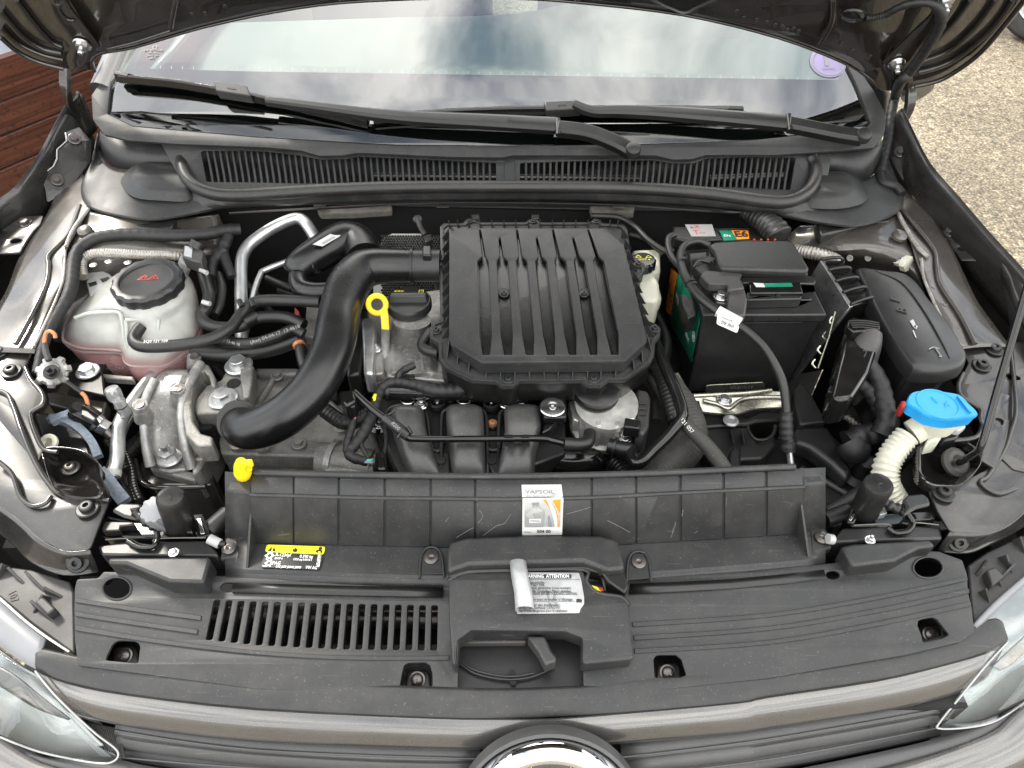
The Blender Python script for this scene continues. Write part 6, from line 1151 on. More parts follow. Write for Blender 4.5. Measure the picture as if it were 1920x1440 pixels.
for u in (1370, 1390): prism('rib', [P(u, 806, .82), P(u + 3, 806, .82), P(u + 7, 832, .82), P(u + 4, 832, .82)], [P(u, 806, .79), P(u + 3, 806, .79), P(u + 7, 832, .79), P(u + 4, 832, .79)], 'plastic_clean', tr, .0006)
slab('pillar', [P(u, v, .822) for u, v in ((1370, 838), (1390, 838), (1390, 880), (1366, 882))], .05, 'plastic_clean', tr, .005)
lathe('grey_washer', P(1370, 790, .812), (0, 0, 1), [(.005, 0), (.0115, 0), (.0115, .002), (.008, .0035), (.005, .001)], 'lamp_in', tr)
slab('right_arm', [P(u, v, .83) for u, v in ((1492, 800), (1552, 796), (1584, 846), (1600, 880), (1590, 900), (1560, 870), (1520, 840), (1490, 830))], .03, 'plastic_clean', tr, .008, 3)
slab('side_web', [P(u, v, .835) for u, v in ((1488, 730), (1502, 712), (1526, 745), (1550, 790), (1500, 796))], .03, 'plastic_clean', tr, .003)
o = thing('rubber_nipple', 'small black pointed rubber cap beside the battery bracket', 'rubber cap', P(1306, 780, .83)); tube('cap', 'p', '1307,792,825,9 1307,770,838,8 1306,760,848,5 1306,752,853,4', .008, 'black', o, smooth=False)
lathe('rubber_foot', P(1606, 895, .80), (0, -.1, 1), [(.001, 0), (.024, 0), (.024, .008), (.013, .012), (.009, .034), (.012, .036), (.012, .042), (.005, .046), (.001, .046)], 'rubber', tr, n=28)

# brake fluid reservoir
bf = thing('brake_fluid_reservoir', 'cream brake fluid reservoir with black cap right of the filter box', 'reservoir', P(1215, 560, .90))
slab('bottle', [P(u, v, .938) for u, v in ((1186, 468), (1228, 466), (1238, 474), (1239, 506), (1226, 512), (1236, 530), (1238, 558), (1232, 564), (1206, 563), (1190, 540))], .05, 'ivory', bf, .006, 3)
slab('shoulder', [P(u, v, .926) for u, v in ((1190, 520), (1232, 520), (1241, 556), (1238, 566), (1204, 566))], .02, 'ivory', bf, .004)
bcp = P(1205, 500, .940); lathe('cap', bcp, (0, 0, 1), [(.001, 0), (.0195, 0), (.0195, .012), (.017, .015), (.001, .015)], 'gloss_black', bf, n=40, lobes=(14, .03, .018))
bp_ = Pl(bcp + Vector((0, 0, .0152)), (0, 0, 1)); tri(bp_, (-.008, .006), .006, 'lemon', bf); tri(bp_, (.008, .005), .006, 'lemon', bf); text('cap_text', 'DOT 4', bp_, ('', (0, -.003)), .006, 0, 'lemon', bf)
# cables behind
for lb, s, r in (('pair of black cables crossing behind the filter box towards the battery', '1110,405,965 1160,408,965 1190,425,962 1215,450,958 1245,470,955 1262,470,955', .005), ('black cable looping beside the battery flank', '1266,440,982 1254,446,984 1254,466,980 1262,486,978 1276,500,982', .005)):
    o = tube('black_cable', 'p', s, r, 'rubber', None, n=10); tag(o, lb, 'cable')
# engine control unit
EC = thing('engine_control_unit', 'silver finned engine control unit standing on edge right of the battery', 'control unit', P(1570, 650, .85))
eT = [P(1536, 490, .965), P(1562, 486, .965), P(1644, 570, .95), P(1604, 600, .95)]
prism('casing', [P(1541, 487, .962), P(1580, 487, .962), P(1641, 562, .948), P(1597, 574, .948)], [P(1541, 487, .962) + Vector((-.03, .0, -.14)), P(1580, 487, .962) + Vector((-.01, 0, -.14)), P(1641, 562, .948) + Vector((-.016, 0, -.14)), P(1597, 574, .948) + Vector((-.035, 0, -.14))], 'gloss_black', EC, .003)
for f in (0, .24, .48, .72, .97):
    a = P(1541, 486, .966).lerp(P(1597, 573, .952), f); b = P(1580, 486, .966).lerp(P(1641, 561, .952), f); tubew('cooling_rib', [a, a.lerp(b, .5) + Vector((0, 0, .003)), b, b + Vector((0, 0, -.02))], .0026, 'black', EC, n=8)
prism('metal_plate', [P(1538, 488, .964), P(1544, 488, .964), P(1600, 574, .95), P(1594, 576, .95)], [P(1538, 488, .964) + Vector((-.028, 0, -.15)), P(1544, 488, .964) + Vector((-.026, 0, -.15)), P(1600, 574, .95) + Vector((-.04, 0, -.15)), P(1594, 576, .95) + Vector((-.042, 0, -.15))], 'galv', EC, .001)
pa = P(1590, 585, .945); tubew('edge_rail', [P(1566, 584, .95), P(1555, 630, .915), P(1534, 690, .872)], .0016, 'zinc', EC, smooth=False, n=8)
for v, u in ((602, 1560), (630, 1548), (656, 1538), (682, 1528)): tube('spring_clip', 'p', f'{u},{v-8},935 {u-5},{v},932 {u+1},{v+8},928', .0013, 'zinc', EC, n=6)
cn = thing('control_unit_plug', 'black lever plug and thick loom on the control unit', 'plug', P(1620, 680, .88))
slab('lever', [P(u, v, .965) for u, v in ((1590, 600), (1600, 595), (1638, 600), (1652, 610), (1650, 618), (1600, 622), (1588, 612))], .014, 'gloss_black', cn, .002)
for k in range(4): tube('lever_groove', 'p', f'{1592+2*k},{602+4*k},967 {1622},{602+4*k},968 {1648},{606+4*k},966', .0012, 'black', cn, n=6)
slab('body', [P(u, v, .950) for u, v in ((1586, 616), (1650, 620), (1648, 650), (1630, 700), (1600, 745), (1572, 750), (1560, 740))], .05, 'gloss_black', cn, .005)
tube('dome', 'p', '1626,628,950,19 1624,650,942,19 1614,690,918,18 1600,730,888,17 1592,745,872,15', .018, 'lamp_grey', cn, n=20)
tube('wrapped_loom', 'p', '1610,690,930,11 1625,682,935,11 1638,696,930,11 1650,720,920,12 1656,750,908,13 1662,785,895,13 1650,815,880,14', .012, 'tape', cn, ripple=(.014, .05), n=14)
tube('wrapped_loom', 'p', '1600,710,915,9 1620,725,912,10 1640,745,905,11 1655,775,892,12', .010, 'tape', cn, ripple=(.012, .08), n=12)
tube('wrapped_loom', 'p', '1590,830,860,16 1620,815,868,16 1650,812,870,14 1664,790,880,12', .015, 'tape', cn, ripple=(.016, .12), n=14)
tube('cuff', 'p', '1592,828,858,22 1602,845,852,22 1606,862,842,14', .02, 'tape', cn, n=16)
tube('red_wire', 'p', '1596,683,935 1604,690,932', .0018, 'red', cn, n=6)
text('moulded_text', '7', P3((1610, 660, .955), (1630, 662, .955), (1610, 680, .945)), (1622, 664), .014, 0, 'black', cn)
for u, v in ((1578, 668), (1565, 695), (1556, 722)): slab('latch_block', [P(u, v, .935), P(u + 14, v + 2, .935), P(u + 10, v + 14, .935), P(u - 4, v + 12, .935)], .012, 'black', cn, .002)
# fuse box lid on the right
fbx = thing('fuse_box', 'long grey-black fuse box lid set at a slant beside the right inner wing', 'fuse box', P(1720, 600, .80))
fo = '1605,508 1612,501 1636,504 1688,511 1706,520 1722,536 1740,562 1780,612 1812,664 1812,676 1806,686 1770,695 1722,694 1709,688 1680,650 1650,600 1620,540'
F0 = ring_(.952, fo)
rings('lid', [sc2(F0, 1.0, -.022), sc2(F0, 1.0, -.006), sc2(F0, .965, .002), sc2(F0, .90, .0045)], 'plastic_clean', fbx, n=80, k=3, smooth=45)
tube('lid_line', 'p', '1640,508,956 1690,530,957 1730,580,957 1765,640,957 1780,672,956', .0014, 'plastic_clean', fbx, n=6)
prism('base', [p + Vector((0, 0, -.022)) for p in sc2(F0, .96, 0)], [p + Vector((-.01, 0, -.14)) for p in sc2(F0, .9, 0)], 'black', fbx, .003)
slab('lid_latch', [P(u, v, .936) for u, v in ((1738, 692), (1744, 686), (1756, 684), (1766, 690), (1778, 696), (1776, 704), (1740, 702))], .03, 'plastic_clean', fbx, .002)
flp = HZ(.9572)
text('raised_letter', 'F', flp, (1680, 562), .020, 1.1, 'plastic_clean', fbx, up=.0001, th=.0005); text('raised_letter', 'B', flp, (1692, 582), .020, 1.1, 'plastic_clean', fbx, up=.0001, th=.0005)
for s in ('1706,602 1712,598 1716,606 1718,616 1712,612', '1716,608 1721,612 1718,617 1713,614', '1711,620 1713,618 1719,634 1716,632'): cut('paint_mark', flp.off(.0006), q('p', s), 'white', fbx, t=.0004, b=.0001, r=.001)
for s in ('1742,655,958 1750,651,958 1761,654,958', '1754,652,958 1762,664,958 1765,668,958 1761,668,958'): tube('umbrella_mark', 'p', s, .0009, 'inkgrey', fbx, n=6)
lathe('plastic_nut', P(1694, 493, .95), (.5, -.8, .3), [(.001, -.03), (.007, -.03), (.007, 0), (.0125, 0), (.0125, .009), (.001, .009)], 'ivory', fbx, n=6, smooth=20)
# washer filler
wf = thing('washer_filler', 'bright blue screenwash cap on a ribbed ivory filler neck, right', 'washer filler', P(1700, 900, .80))
bo = '1701,754 1707,739 1722,734 1745,733 1770,736 1799,742 1816,758 1832,774 1829,780 1802,784 1780,786 1752,782 1734,776 1716,764'
B0 = ring_(.975, bo)
rings('blue_cap', [sc2(B0, .93, -.018), sc2(B0, .97, -.006), sc2(B0, 1.0, -.004), sc2(B0, 1.0, 0), sc2(B0, .97, .0015)], 'blue', wf, n=72, k=1, smooth=40)
bq = P(1758, 757, .9765); tubew('cap_ring', arc3(bq, .0235, 0, 2 * math.pi, 40, Vector((1, 0, 0)), Vector((0, 1, 0))), .0012, 'blue', wf, smooth=False, n=8)
prism('cap_bar', [P(u, v, .9795) for u, v in ((1794, 742), (1800, 743), (1824, 772), (1818, 773))], [P(u, v, .976) for u, v in ((1794, 742), (1800, 743), (1824, 772), (1818, 773))], 'blue', wf, .001)
for a in ((1746, 744, 1758, 756), (1770, 756, 1782, 760), (1776, 752, 1772, 762)): tubew('cap_mark', [P(a[0], a[1], .977), P(a[2], a[3], .977)], .0009, 'blue', wf, smooth=False, n=6)
prism('cap_tab', [P(u, v, .962) for u, v in ((1710, 766), (1732, 778), (1732, 790), (1724, 786), (1704, 764))], [P(u, v, .952) for u, v in ((1710, 766), (1732, 778), (1732, 790), (1724, 786), (1704, 764))], 'blue', wf, .001)
tube('neck', 'p', '1766,768,958,24 1762,785,945,22 1756,800,930,18', .02, 'ivory', wf, smooth=False, n=28); tube('neck_branch', 'p', '1760,786,935,15 1734,798,925,16 1710,812,915,16', .016, 'ivory', wf, smooth=False, n=24)
tube('ribbed_hose', 'p', '1700,818,910,14.5 1684,836,902,15 1668,860,892,15.5 1660,885,880,16 1662,910,866,16 1676,935,850,16', .015, 'ivory', wf, ripple=(.0062, .085), n=24)
slab('white_lug', [P(u, v, .93) for u, v in ((1786, 792), (1808, 790), (1812, 800), (1800, 808), (1784, 804))], .01, 'white', wf, .002); slab('lower_neck', [P(u, v, .92) for u, v in ((1744, 800), (1772, 800), (1766, 822), (1740, 828))], .03, 'ivory', wf, .004)
slab('black_fin', [P(u, v, .915) for u, v in ((1768, 808), (1805, 806), (1796, 822), (1770, 826))], .02, 'black', wf, .003)
o = slab('red_clip', [P(u, v, .93) for u, v in ((1690, 750), (1701, 752), (1700, 764), (1691, 762))], .02, 'red', None, .002); tag(o, 'small red plastic clip left of the blue washer cap', 'clip')
o = slab('pale_sealed_floor', [P(u, v, .80) for u, v in ((1576, 760), (1640, 740), (1660, 800), (1650, 830), (1600, 800))], .01, 'paint_in', body, .003)
tube('ragged_sealer', 'p', '1574,779,806 1592,785,808 1610,800,808 1622,808,808', .0045, 'sealer', body, ripple=(.006, .25), n=8)
lathe('headlamp_cap', P(1745, 915, .84), (-.2, -.5, .9), [(.001, 0), (.055, 0), (.057, .004), (.055, .012), (.045, .016), (.04, .010), (.001, .008)], 'rubber', body, n=48)
# prop rod
pr = thing('prop_rod', 'glossy black bonnet prop rod rising from a rubber grommet on the right', 'prop rod', P(1800, 868, .93))
rA, rB = P(1840, 834, .97), P(1908, 600, 1.085)
tubew('rod', [P(1790, 868, .89), P(1796, 868, .912), P(1808, 862, .93), P(1825, 851, .948)] + [rA + (rB - rA) * k_ for k_ in (0, .35, .7, 1, 1.6, 2.4, 3.2)], .0042, 'gloss_black', pr, n=14, k=6)
lathe('grommet', P(1788, 868, .893), (.25, -.5, 1), [(.005, 0), (.0185, 0), (.019, .005), (.014, .0085), (.009, .0085), (.005, .003)], 'rubber_grey', pr, n=32)
# hoses on the right of the engine
R_h = [('thick dusty grey radiator hose bending down right of the throttle body', '1232,700,885,19 1262,740,880,22 1285,785,872,25 1290,825,858,26 1268,858,845,26 1232,890,832,26 1200,925,815,26', 'rubber_grey', (.004, .008), .026),
       ('slim grey hose with white print running to the radiator top', '1270,772,905,9 1290,800,902,9 1318,828,896,9.5 1345,860,888,10 1366,892,880,10', 'rubber_grey', None, .01),
       ('glossy black cable sheath bending back beside the thick grey hose', '1228,640,935,8 1248,690,930,8 1268,735,922,8 1279,770,916,8 1276,788,912,7.5 1255,815,902,7.5 1225,845,892,7.5 1200,868,885,8 1188,860,880,10 1182,842,880,10', 'gloss_black', None, .008),
       ('dark hose passing under the right corner of the filter box', '1215,672,905,12 1240,700,900,13 1256,740,892,14 1270,790,880,14', 'rubber', (.006, .02), .013),
       ('black corrugated tube by the radiator shroud right of the plenum', '1146,862,860,10 1160,876,856,10 1176,896,850,10', 'black', (.0045, .16), .01)]
for lb, s, m, rp_, r in R_h:
    o = tube('hose', 'p', s, r, m, None, n=20, k=7, ripple=rp_); tag(o, lb, 'hose')
    if 'white print' in lb: text('printed_text', '121 057', P3((1282, 790, .918), (1300, 805, .918), (1285, 800, .915)), (1288, 798), .0075, -.9, 'winkt', o)
o = thing('vacuum_valve', 'small black valve body low right of the throttle body', 'valve', P(1160, 845, .87)); tube('body', 'p', '1140,835,880,10 1165,842,880,11 1185,844,880,10', .010, 'black', o, smooth=False); tube('flange', 'p', '1150,838,880 1154,839,880', .014, 'black', o, smooth=False)
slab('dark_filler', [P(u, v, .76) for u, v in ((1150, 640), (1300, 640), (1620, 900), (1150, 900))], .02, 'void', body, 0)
slab('grime_bracket', [P(u, v, .80) for u, v in ((1500, 880), (1600, 900), (1640, 960), (1560, 990), (1540, 960))], .03, 'black', body, .004)

for s_, m_ in (('1500,880,800,7 1540,900,800,7 1600,935,800,7', 'rubber'), ('1550,960,830,8 1600,930,840,8 1640,900,845,8', 'tape'), ('1530,800,800,8 1580,850,800,8 1630,880,800,8', 'rubber'), ('1690,840,830,7 1720,870,830,7 1715,905,830,7', 'rubber'), ('395,440,900,7 400,500,880,7 405,560,860,7', 'rubber')):
    tube('background_hose', 'p', s_, .008, m_, body, n=12)
slab('relay_block', [P(u, v, .86) for u, v in ((1655, 770), (1690, 780), (1688, 820), (1655, 810))], .05, 'black', body, .003)
# ================================================================ radiator shroud (upper cover)
sh = thing('radiator_shroud', 'ribbed dark grey radiator shroud panel spanning the front of the bay', 'shroud', P(960, 1000, .80))
Z1, Z0, Z2, Z3 = .940, .944, .875, .875
def L4(u):  # heights of the four guide lines in the photograph at column u
    v0 = interp([(440, 884), (478, 889), (700, 895), (960, 897), (1200, 892), (1400, 883), (1491, 879), (1560, 876)], u)
    v1 = interp([(420, 921), (470, 927), (700, 933), (960, 935), (1110, 932), (1300, 922), (1507, 912), (1560, 907)], u)
    v2 = interp([(420, 1008), (478, 1016), (835, 1024), (1000, 1025), (1165, 1019), (1494, 999), (1560, 990)], u)
    v3 = interp([(420, 1064), (439, 1067), (785, 1079), (1000, 1081), (1221, 1072), (1539, 1047), (1560, 1044)], u)
    return v0, v1, v2, v3
def wallp(u, du0=0, out=0.0):
    v0, v1, v2, v3 = L4(u); a = P(u, v1, Z1); return a
us = [422, 470, 553, 637, 722, 808, 891, 960, 1110, 1192, 1275, 1356, 1436, 1507, 1548]
row = lambda k, z, dy=0, dz=0: [P(u, L4(u)[k], z) + Vector((0, dy, dz)) for u in us]
# wall foot sits under the ledge line: same pixel line, height Z2
grid('panel_core', [row(0, Z0, .0, -.08), row(0, Z0), row(1, Z1), row(2, Z2), row(3, Z3), [p + Vector((0, -.003, -.004)) for p in row(3, Z3)], [P(u, interp([(422, 1092), (439, 1094), (832, 1102), (960, 1104), (1200, 1092), (1539, 1068), (1560, 1065)], u), .868) for u in us]], 'plastic', sh, ku=1, kv=1, thick=.003, smooth=25)
PANB = [(472, 550), (553, 634), (638, 720), (724, 806), (810, 889), (893, 1107), (1111, 1190), (1194, 1272), (1277, 1353), (1358, 1433), (1438, 1504)]
for a, b in PANB:
    cols_ = []
    for u in (a, (a + b) / 2, b):
        v0, v1, v2, v3 = L4(u); e = .0028; sk = 0
        cols_.append([P(u, v0 + 5, Z0) + Vector((0, 0, e)), P(u, v1 - 3, Z1) + Vector((0, -.000, e)), P(u, v1 + 3, Z1 - .003) + Vector((0, -e, e * .5)), P(u, v2 - 1, Z2 + .001) + Vector((0, -e, 0))])
    rows_ = [[c[j] for c in cols_] for j in range(4)]
    bevel(grid('raised_panel', rows_, 'plastic', sh, ku=1, kv=1, thick=.003, smooth=50), .0008)
tubew('back_lip', [P(u, v, .948) for u, v in ((478, 886), (700, 891), (960, 893), (1200, 888), (1400, 879), (1490, 875))], .004, 'plastic', sh, n=10)
tubew('ridge', [P(u, L4(u)[1] + 1, Z1 + .0002) for u in us[1:-1]], .0026, 'plastic', sh, n=10, k=2)
# end blocks
slab('end_block', [P(u, v, .942) for u, v in ((422, 919), (440, 882), (476, 884), (470, 926))], .052, 'plastic', sh, .003)
slab('end_block', [P(u, v, .942) for u, v in ((1508, 909), (1492, 882), (1532, 878), (1549, 905))], .052, 'plastic', sh, .003)
for pts in (((470, 962, .915), (478, 1016, .875), (463, 1066, .875)), ((1503, 945, .922), (1494, 1000, .875), (1517, 1046, .875))):
    a, b, c = [P(*p) for p in pts]; dx = Vector((.0016, 0, 0)); prism('gusset', [a - dx, b - dx, c - dx], [a + dx, b + dx, c + dx], 'plastic', sh, .0005, 1)
slab('screw_ear', [P(u, v, .8755) for u, v in ((424, 1006), (444, 1004), (450, 1040), (440, 1066), (440, 1046), (412, 1050), (416, 1026))], .012, 'plastic', sh, .002)
slab('screw_ear', [P(u, v, .8755) for u, v in ((1518, 992), (1541, 986), (1552, 996), (1560, 1028), (1532, 1034), (1536, 1046), (1522, 1044))], .012, 'plastic', sh, .002)
for u, v, e in ((430, 1029, 0), (809, 1047, 1), (1197, 1055, 1), (1540, 1009, 0)):
    c = P(u, v, .8762)
    if e:
        tubew('recess_rim', [P(u - 22, v + 38, .876), P(u - 20, v, .877), P(u - 12, v - 17, .877), P(u, v - 21, .877), P(u + 12, v - 17, .877), P(u + 20, v, .877), P(u + 24, v + 36, .876)], .0016, 'plastic', sh, n=8, k=4)
        slab('recess_pad', [P(a, b, .8768) for a, b in ((u - 19, v + 30), (u - 17, v - 4), (u - 8, v - 17), (u + 8, v - 17), (u + 17, v - 4), (u + 21, v + 29))], .001, 'plastic', sh, .0003)
    screw('washer_screw', c + Vector((0, 0, .0012)), .0085, 'push', 'steel_dark', sh)
# centre hump of the shroud
slab('centre_hump', [P(u, v, .905) for u, v in ((839, 1030), (843, 1016), (875, 1007), (977, 1003), (1125, 1003), (1158, 1012), (1164, 1030), (1172, 1066), (1140, 1070), (1094, 1052), (960, 1056), (881, 1058), (839, 1072))], .02, 'plastic', sh, .004, 3)
slab('hump_skirt', [P(u, v, .895) for u, v in ((840, 1050), (1168, 1050), (1178, 1100), (1172, 1112), (1140, 1090), (1128, 1074), (1094, 1066), (880, 1072), (842, 1082))], .02, 'black', sh, .002)
# rubber lips on the cover
def lipp(pa, pb): 
    return grid('rubber_lip', [[P(*a) for a in pa], [P(*a) for a in pb]], 'black', sh, ku=2, kv=1, thick=.004)
lipp([(436, 1092, .8725), (640, 1098, .8725), (831, 1101, .8725)], [(434, 1110, .870), (640, 1116, .870), (830, 1119, .870)])
lipp([(1182, 1094, .8725), (1370, 1086, .8725), (1545, 1068, .8725)], [(1180, 1113, .870), (1370, 1104, .870), (1550, 1086, .870)])
# scratches and scuffs worn into the shroud (thin pale marks)
def scuff(pts, z=None, fn=None, r=.0003, m='inkgrey', par=sh):
    if fn and len(pts) == 2: pts = [pts[0], tuple((a + b) / 2 for a, b in zip(*pts)), pts[1]]
    return tubew('scratch', [fn(*a) for a in pts] if fn else [P(a[0], a[1], z) for a in pts], r, m, par, n=4, k=4)
def wallpt(u, v):
    v0, v1, v2, v3 = L4(u); e = .0028; a = P(u, v1 + 3, Z1 - .003) + Vector((0, -e, e * .5)); b = P(u, v2 - 1, Z2 + .001) + Vector((0, -e, 0))
    return a.lerp(b, max(0, min(1, (v - v1 - 3) / (v2 - v1 - 4)))) + Vector((0, -.0002, .0001))

for ln in ('1000,385 1100,360 1180,335', '405,540 500,470 560,450 605,385', '215,552 300,500 340,480', '135,440 160,410', '380,360 405,400 370,450', '1300,430 1400,480 1460,515', '1790,440 1770,500 1760,550', '1840,355 1835,400'):
    scuff(q('x2', ln), fn=wallpt, r=.00018)
for ln in ('410,550 420,515 430,490', '300,770 330,700 355,630', '850,460 856,420 858,370', '540,720 575,705'):
    scuff(q('x3', ln), fn=wallpt, r=.00013)
# yellow clip on the left end
yc = thing('yellow_clip', 'bright yellow cable clip standing on the left end of the shroud', 'clip', P(457, 895, .937))
slab('foot', [P(u, v, .942) for u, v in ((445, 890), (450, 885), (466, 885), (472, 890), (468, 898), (448, 898))], .006, 'yellow', yc, .001)
tubew('jaw', [P(456, 890, .946), P(455, 884, .955), P(452, 874, .966), P(452, 866, .975)], [.009, .010, .008, .006], 'yellow', yc, n=12); slab('jaw_lip', [P(u, v, .978) for u, v in ((446, 862), (472, 860), (474, 866), (472, 870), (447, 868))], .006, 'yellow', yc, .001)
prism('fin', [P(u, v, .968) for u, v in ((462, 864), (472, 864), (473, 882), (464, 884))], [P(u, v, .955) for u, v in ((462, 864), (472, 864), (473, 882), (464, 884))], 'yellow', yc, .001)
# stickers
wl = Pl(P(960, 938, Z1 - .003) + Vector((0, -.0028, .0014)), Vector((1, 0, 0)).cross(P(960, 1024, Z2 + .001) - P(960, 938, Z1 - .003) + Vector((0, 0, -.0014))))
if wl.n.y > 0: wl = Pl(wl.o, -wl.n)
sp1 = Pl((P(1015, 905, Z0) + P(1015, 930, Z1)) / 2 + Vector((0, 0, .0048)), (P(1115, 912, Z0) - P(1015, 912, Z0)).cross(P(1015, 912, Z0) - P(1015, 930, Z1)))
sp2 = wl.off(.0022)
os_ = thing('oil_service_sticker', 'white oil service sticker with silver bottle print and orange swirl on the shroud', 'sticker', P(1015, 1000, .89))
cut('paper_top', sp1, q('x2', '683,188 970,185 986,312 690,314'), 'paper', os_, t=.0005, b=.0001, r=0)
cut('paper_face', sp2, q('x2', '690,284 985,282 975,550 688,553'), 'paper', os_, t=.0005, b=.0001, r=.001)
s1 = sp1.off(.0004); s2 = sp2.off(.0004)
cut('grey_field', s1, q('x2', '830,192 965,188 980,284 690,286 690,258 820,212'), 'inkgrey', os_, t=.0002, b=.00003, r=0) if False else None
cut('grey_corner', s1, q('x2', '800,191 962,189 966,204 815,211'), 'silverfoil', os_, t=.0002, b=.00003, r=0)
cut('orange_field', s1, q('x2', '905,258 966,240 978,280 880,284'), 'silverfoil', os_, t=.0002, b=.00003, r=0)
text('brand_line', 'VAPSOIL', s1.off(.0001), q('x2', '815,240')[0], .0068, 0, 'inkgrey', os_, bold=.00015, wpx=56); text('tag_line', 'the best for you', s1.off(.0001), q('x2', '815,268')[0], .0022, 0, 'inkgrey', os_, wpx=52)
cut('grey_field', s2, q('x2', '704,300 968,292 962,492 704,494'), 'silverfoil', os_, t=.0002, b=.00003, r=0)
s3 = s2.off(.0003)
cut('orange_swirl', s3, q('x2', '838,296 880,294 925,350 948,420 952,490 935,490 918,420 880,350'), 'orange', os_, t=.0002, b=.00003, r=.001)
cut('orange_swirl', s3, q('x2', '905,300 966,294 964,330 960,400 940,360'), 'orange', os_, t=.0002, b=.00003, r=.001)
cut('white_swirl', s3.off(.0003), q('x2', '862,296 882,296 922,360 940,430 940,492 922,492 912,430 886,350'), 'paper', os_, t=.0002, b=.00003, r=.001); cut('white_swirl', s3.off(.0003), q('x2', '880,400 890,430 905,492 880,492 872,440'), 'etch', os_, t=.0002, b=.00003, r=.001)
cut('bottle_print', s3.off(.0003), q('x2', '766,330 808,328 812,350 848,378 850,400 842,492 708,494 706,410 738,372 762,352'), 'lamp_in', os_, t=.0002, b=.00003, r=.002); cut('bottle_cap_print', s3.off(.0006), q('x2', '758,320 806,318 810,334 762,336'), 'etch', os_, t=.0002, b=.00003, r=.0005)
cut('bottle_window', s3.off(.0006), q('x2', '764,396 800,394 824,402 812,430 776,428'), 'inkgrey', os_, t=.0002, b=.00003, r=.001); cut('bottle_label', s3.off(.0006), q('x2', '738,436 824,434 822,462 738,464'), 'paper', os_, t=.0002, b=.00003, r=0)
text('bottle_text', 'VAPSOIL', s3.off(.0009), q('x2', '780,448')[0], .0036, 0, 'inkgrey', os_, wpx=20)
text('grade', '504 00', s2, q('x2', '843,524')[0], .0060, 0, 'ink', os_, bold=.0001, wpx=26); text('small_print', 'VW Norm', s2, q('x2', '728,528')[0], .0022, 0, 'ink', os_, wpx=13)
rs = thing('refrigerant_label', 'yellow and black refrigerant warning label on the left of the shroud ledge', 'label', P(550, 1045, .886))
rz = HZ(.8766); rz = Pl(P(550, 1045, .8772), (0, -.02, 1))
cut('black_field', rz, q('x1', '372,670 795,690 762,798 340,783'), 'ink', rs, t=.0004, b=.0001, r=.003); cut('yellow_field', rz, q('x1', '386,618 806,633 794,690 371,670'), 'lemon', rs, t=.0004, b=.0001, r=.003)
rt = rz.off(.0003)
cut('triangle', rt, q('x1', '390,664 432,624 450,668'), 'ink', rs, t=.0002, b=.00003, r=0); text('exclamation', '!', rt.off(.0002), q('x1', '426,652')[0], .009, 0, 'lemon', rs, bold=.0004)
cut('flame', rt, q('x1', '570,664 574,648 586,654 588,634 600,650 608,646 600,672 580,674'), 'ink', rs, t=.0002, b=.00003, r=.0008); cut('reader_symbol', rt, q('x1', '734,672 745,656 775,658 785,660 780,684 770,682 772,668 755,666 752,680'), 'ink', rs, t=.0002, b=.00003, r=0); lathe('reader_dot', rt.hit(*q('x1', '771,647')[0]), rt.n, [(.001, 0), (.0022, 0), (.0022, .0003), (.001, .0003)], 'ink', rs, n=16)
for x, y, r in ((405, 697, .0062), (400, 752, .0055)):
    cc_ = rt.loc(*q('x1', f'{x},{y}')[0]); pts = [(cc_[0] + (r if k % 2 == 0 else r * .62) * math.cos(k * math.pi / 6), cc_[1] + (r if k % 2 == 0 else r * .62) * math.sin(k * math.pi / 6)) for k in range(12)]
    cutw('snowflake', rt, pts, 'winkt', rs, holes=[[(cc_[0] + r * .36 * math.cos(k * math.pi / 6), cc_[1] + r * .36 * math.sin(k * math.pi / 6)) for k in range(12)]], t=.0002, b=.00003, r=0)
cut('oil_can', rt, q('x1', '350,764 362,772 388,766 386,776 358,778'), 'winkt', rs, t=.0002, b=.00003, r=0)
for s_, xy, sz, wp_ in (('R-1234yf', '504,695', .0060, 29), ('0.390 kg', '670,706', .0054, 25), ('GWP 4', '470,720', .0036, 15), ('CO2 eq 0.0016 t', '642,728', .0038, 35), ('PAG', '455,754', .0062, 15), ('SAE J639 J2842 J2845', '542,781', .0038, 48), ('VW AG', '706,786', .0056, 22)):
    text('label_text', s_, rt, q('x1', xy)[0], sz, -.045, 'winkt', rs, bold=.0001, wpx=wp_)
cut('code_strip', rt, q('x1', '755,690 778,692 762,778 738,776'), 'winkt', rs, t=.0002, b=.00003, r=0); text('code_text', '5Q0 010', rt.off(.0003), q('x1', '758,735')[0], .0045, 1.35, 'ink', rs)

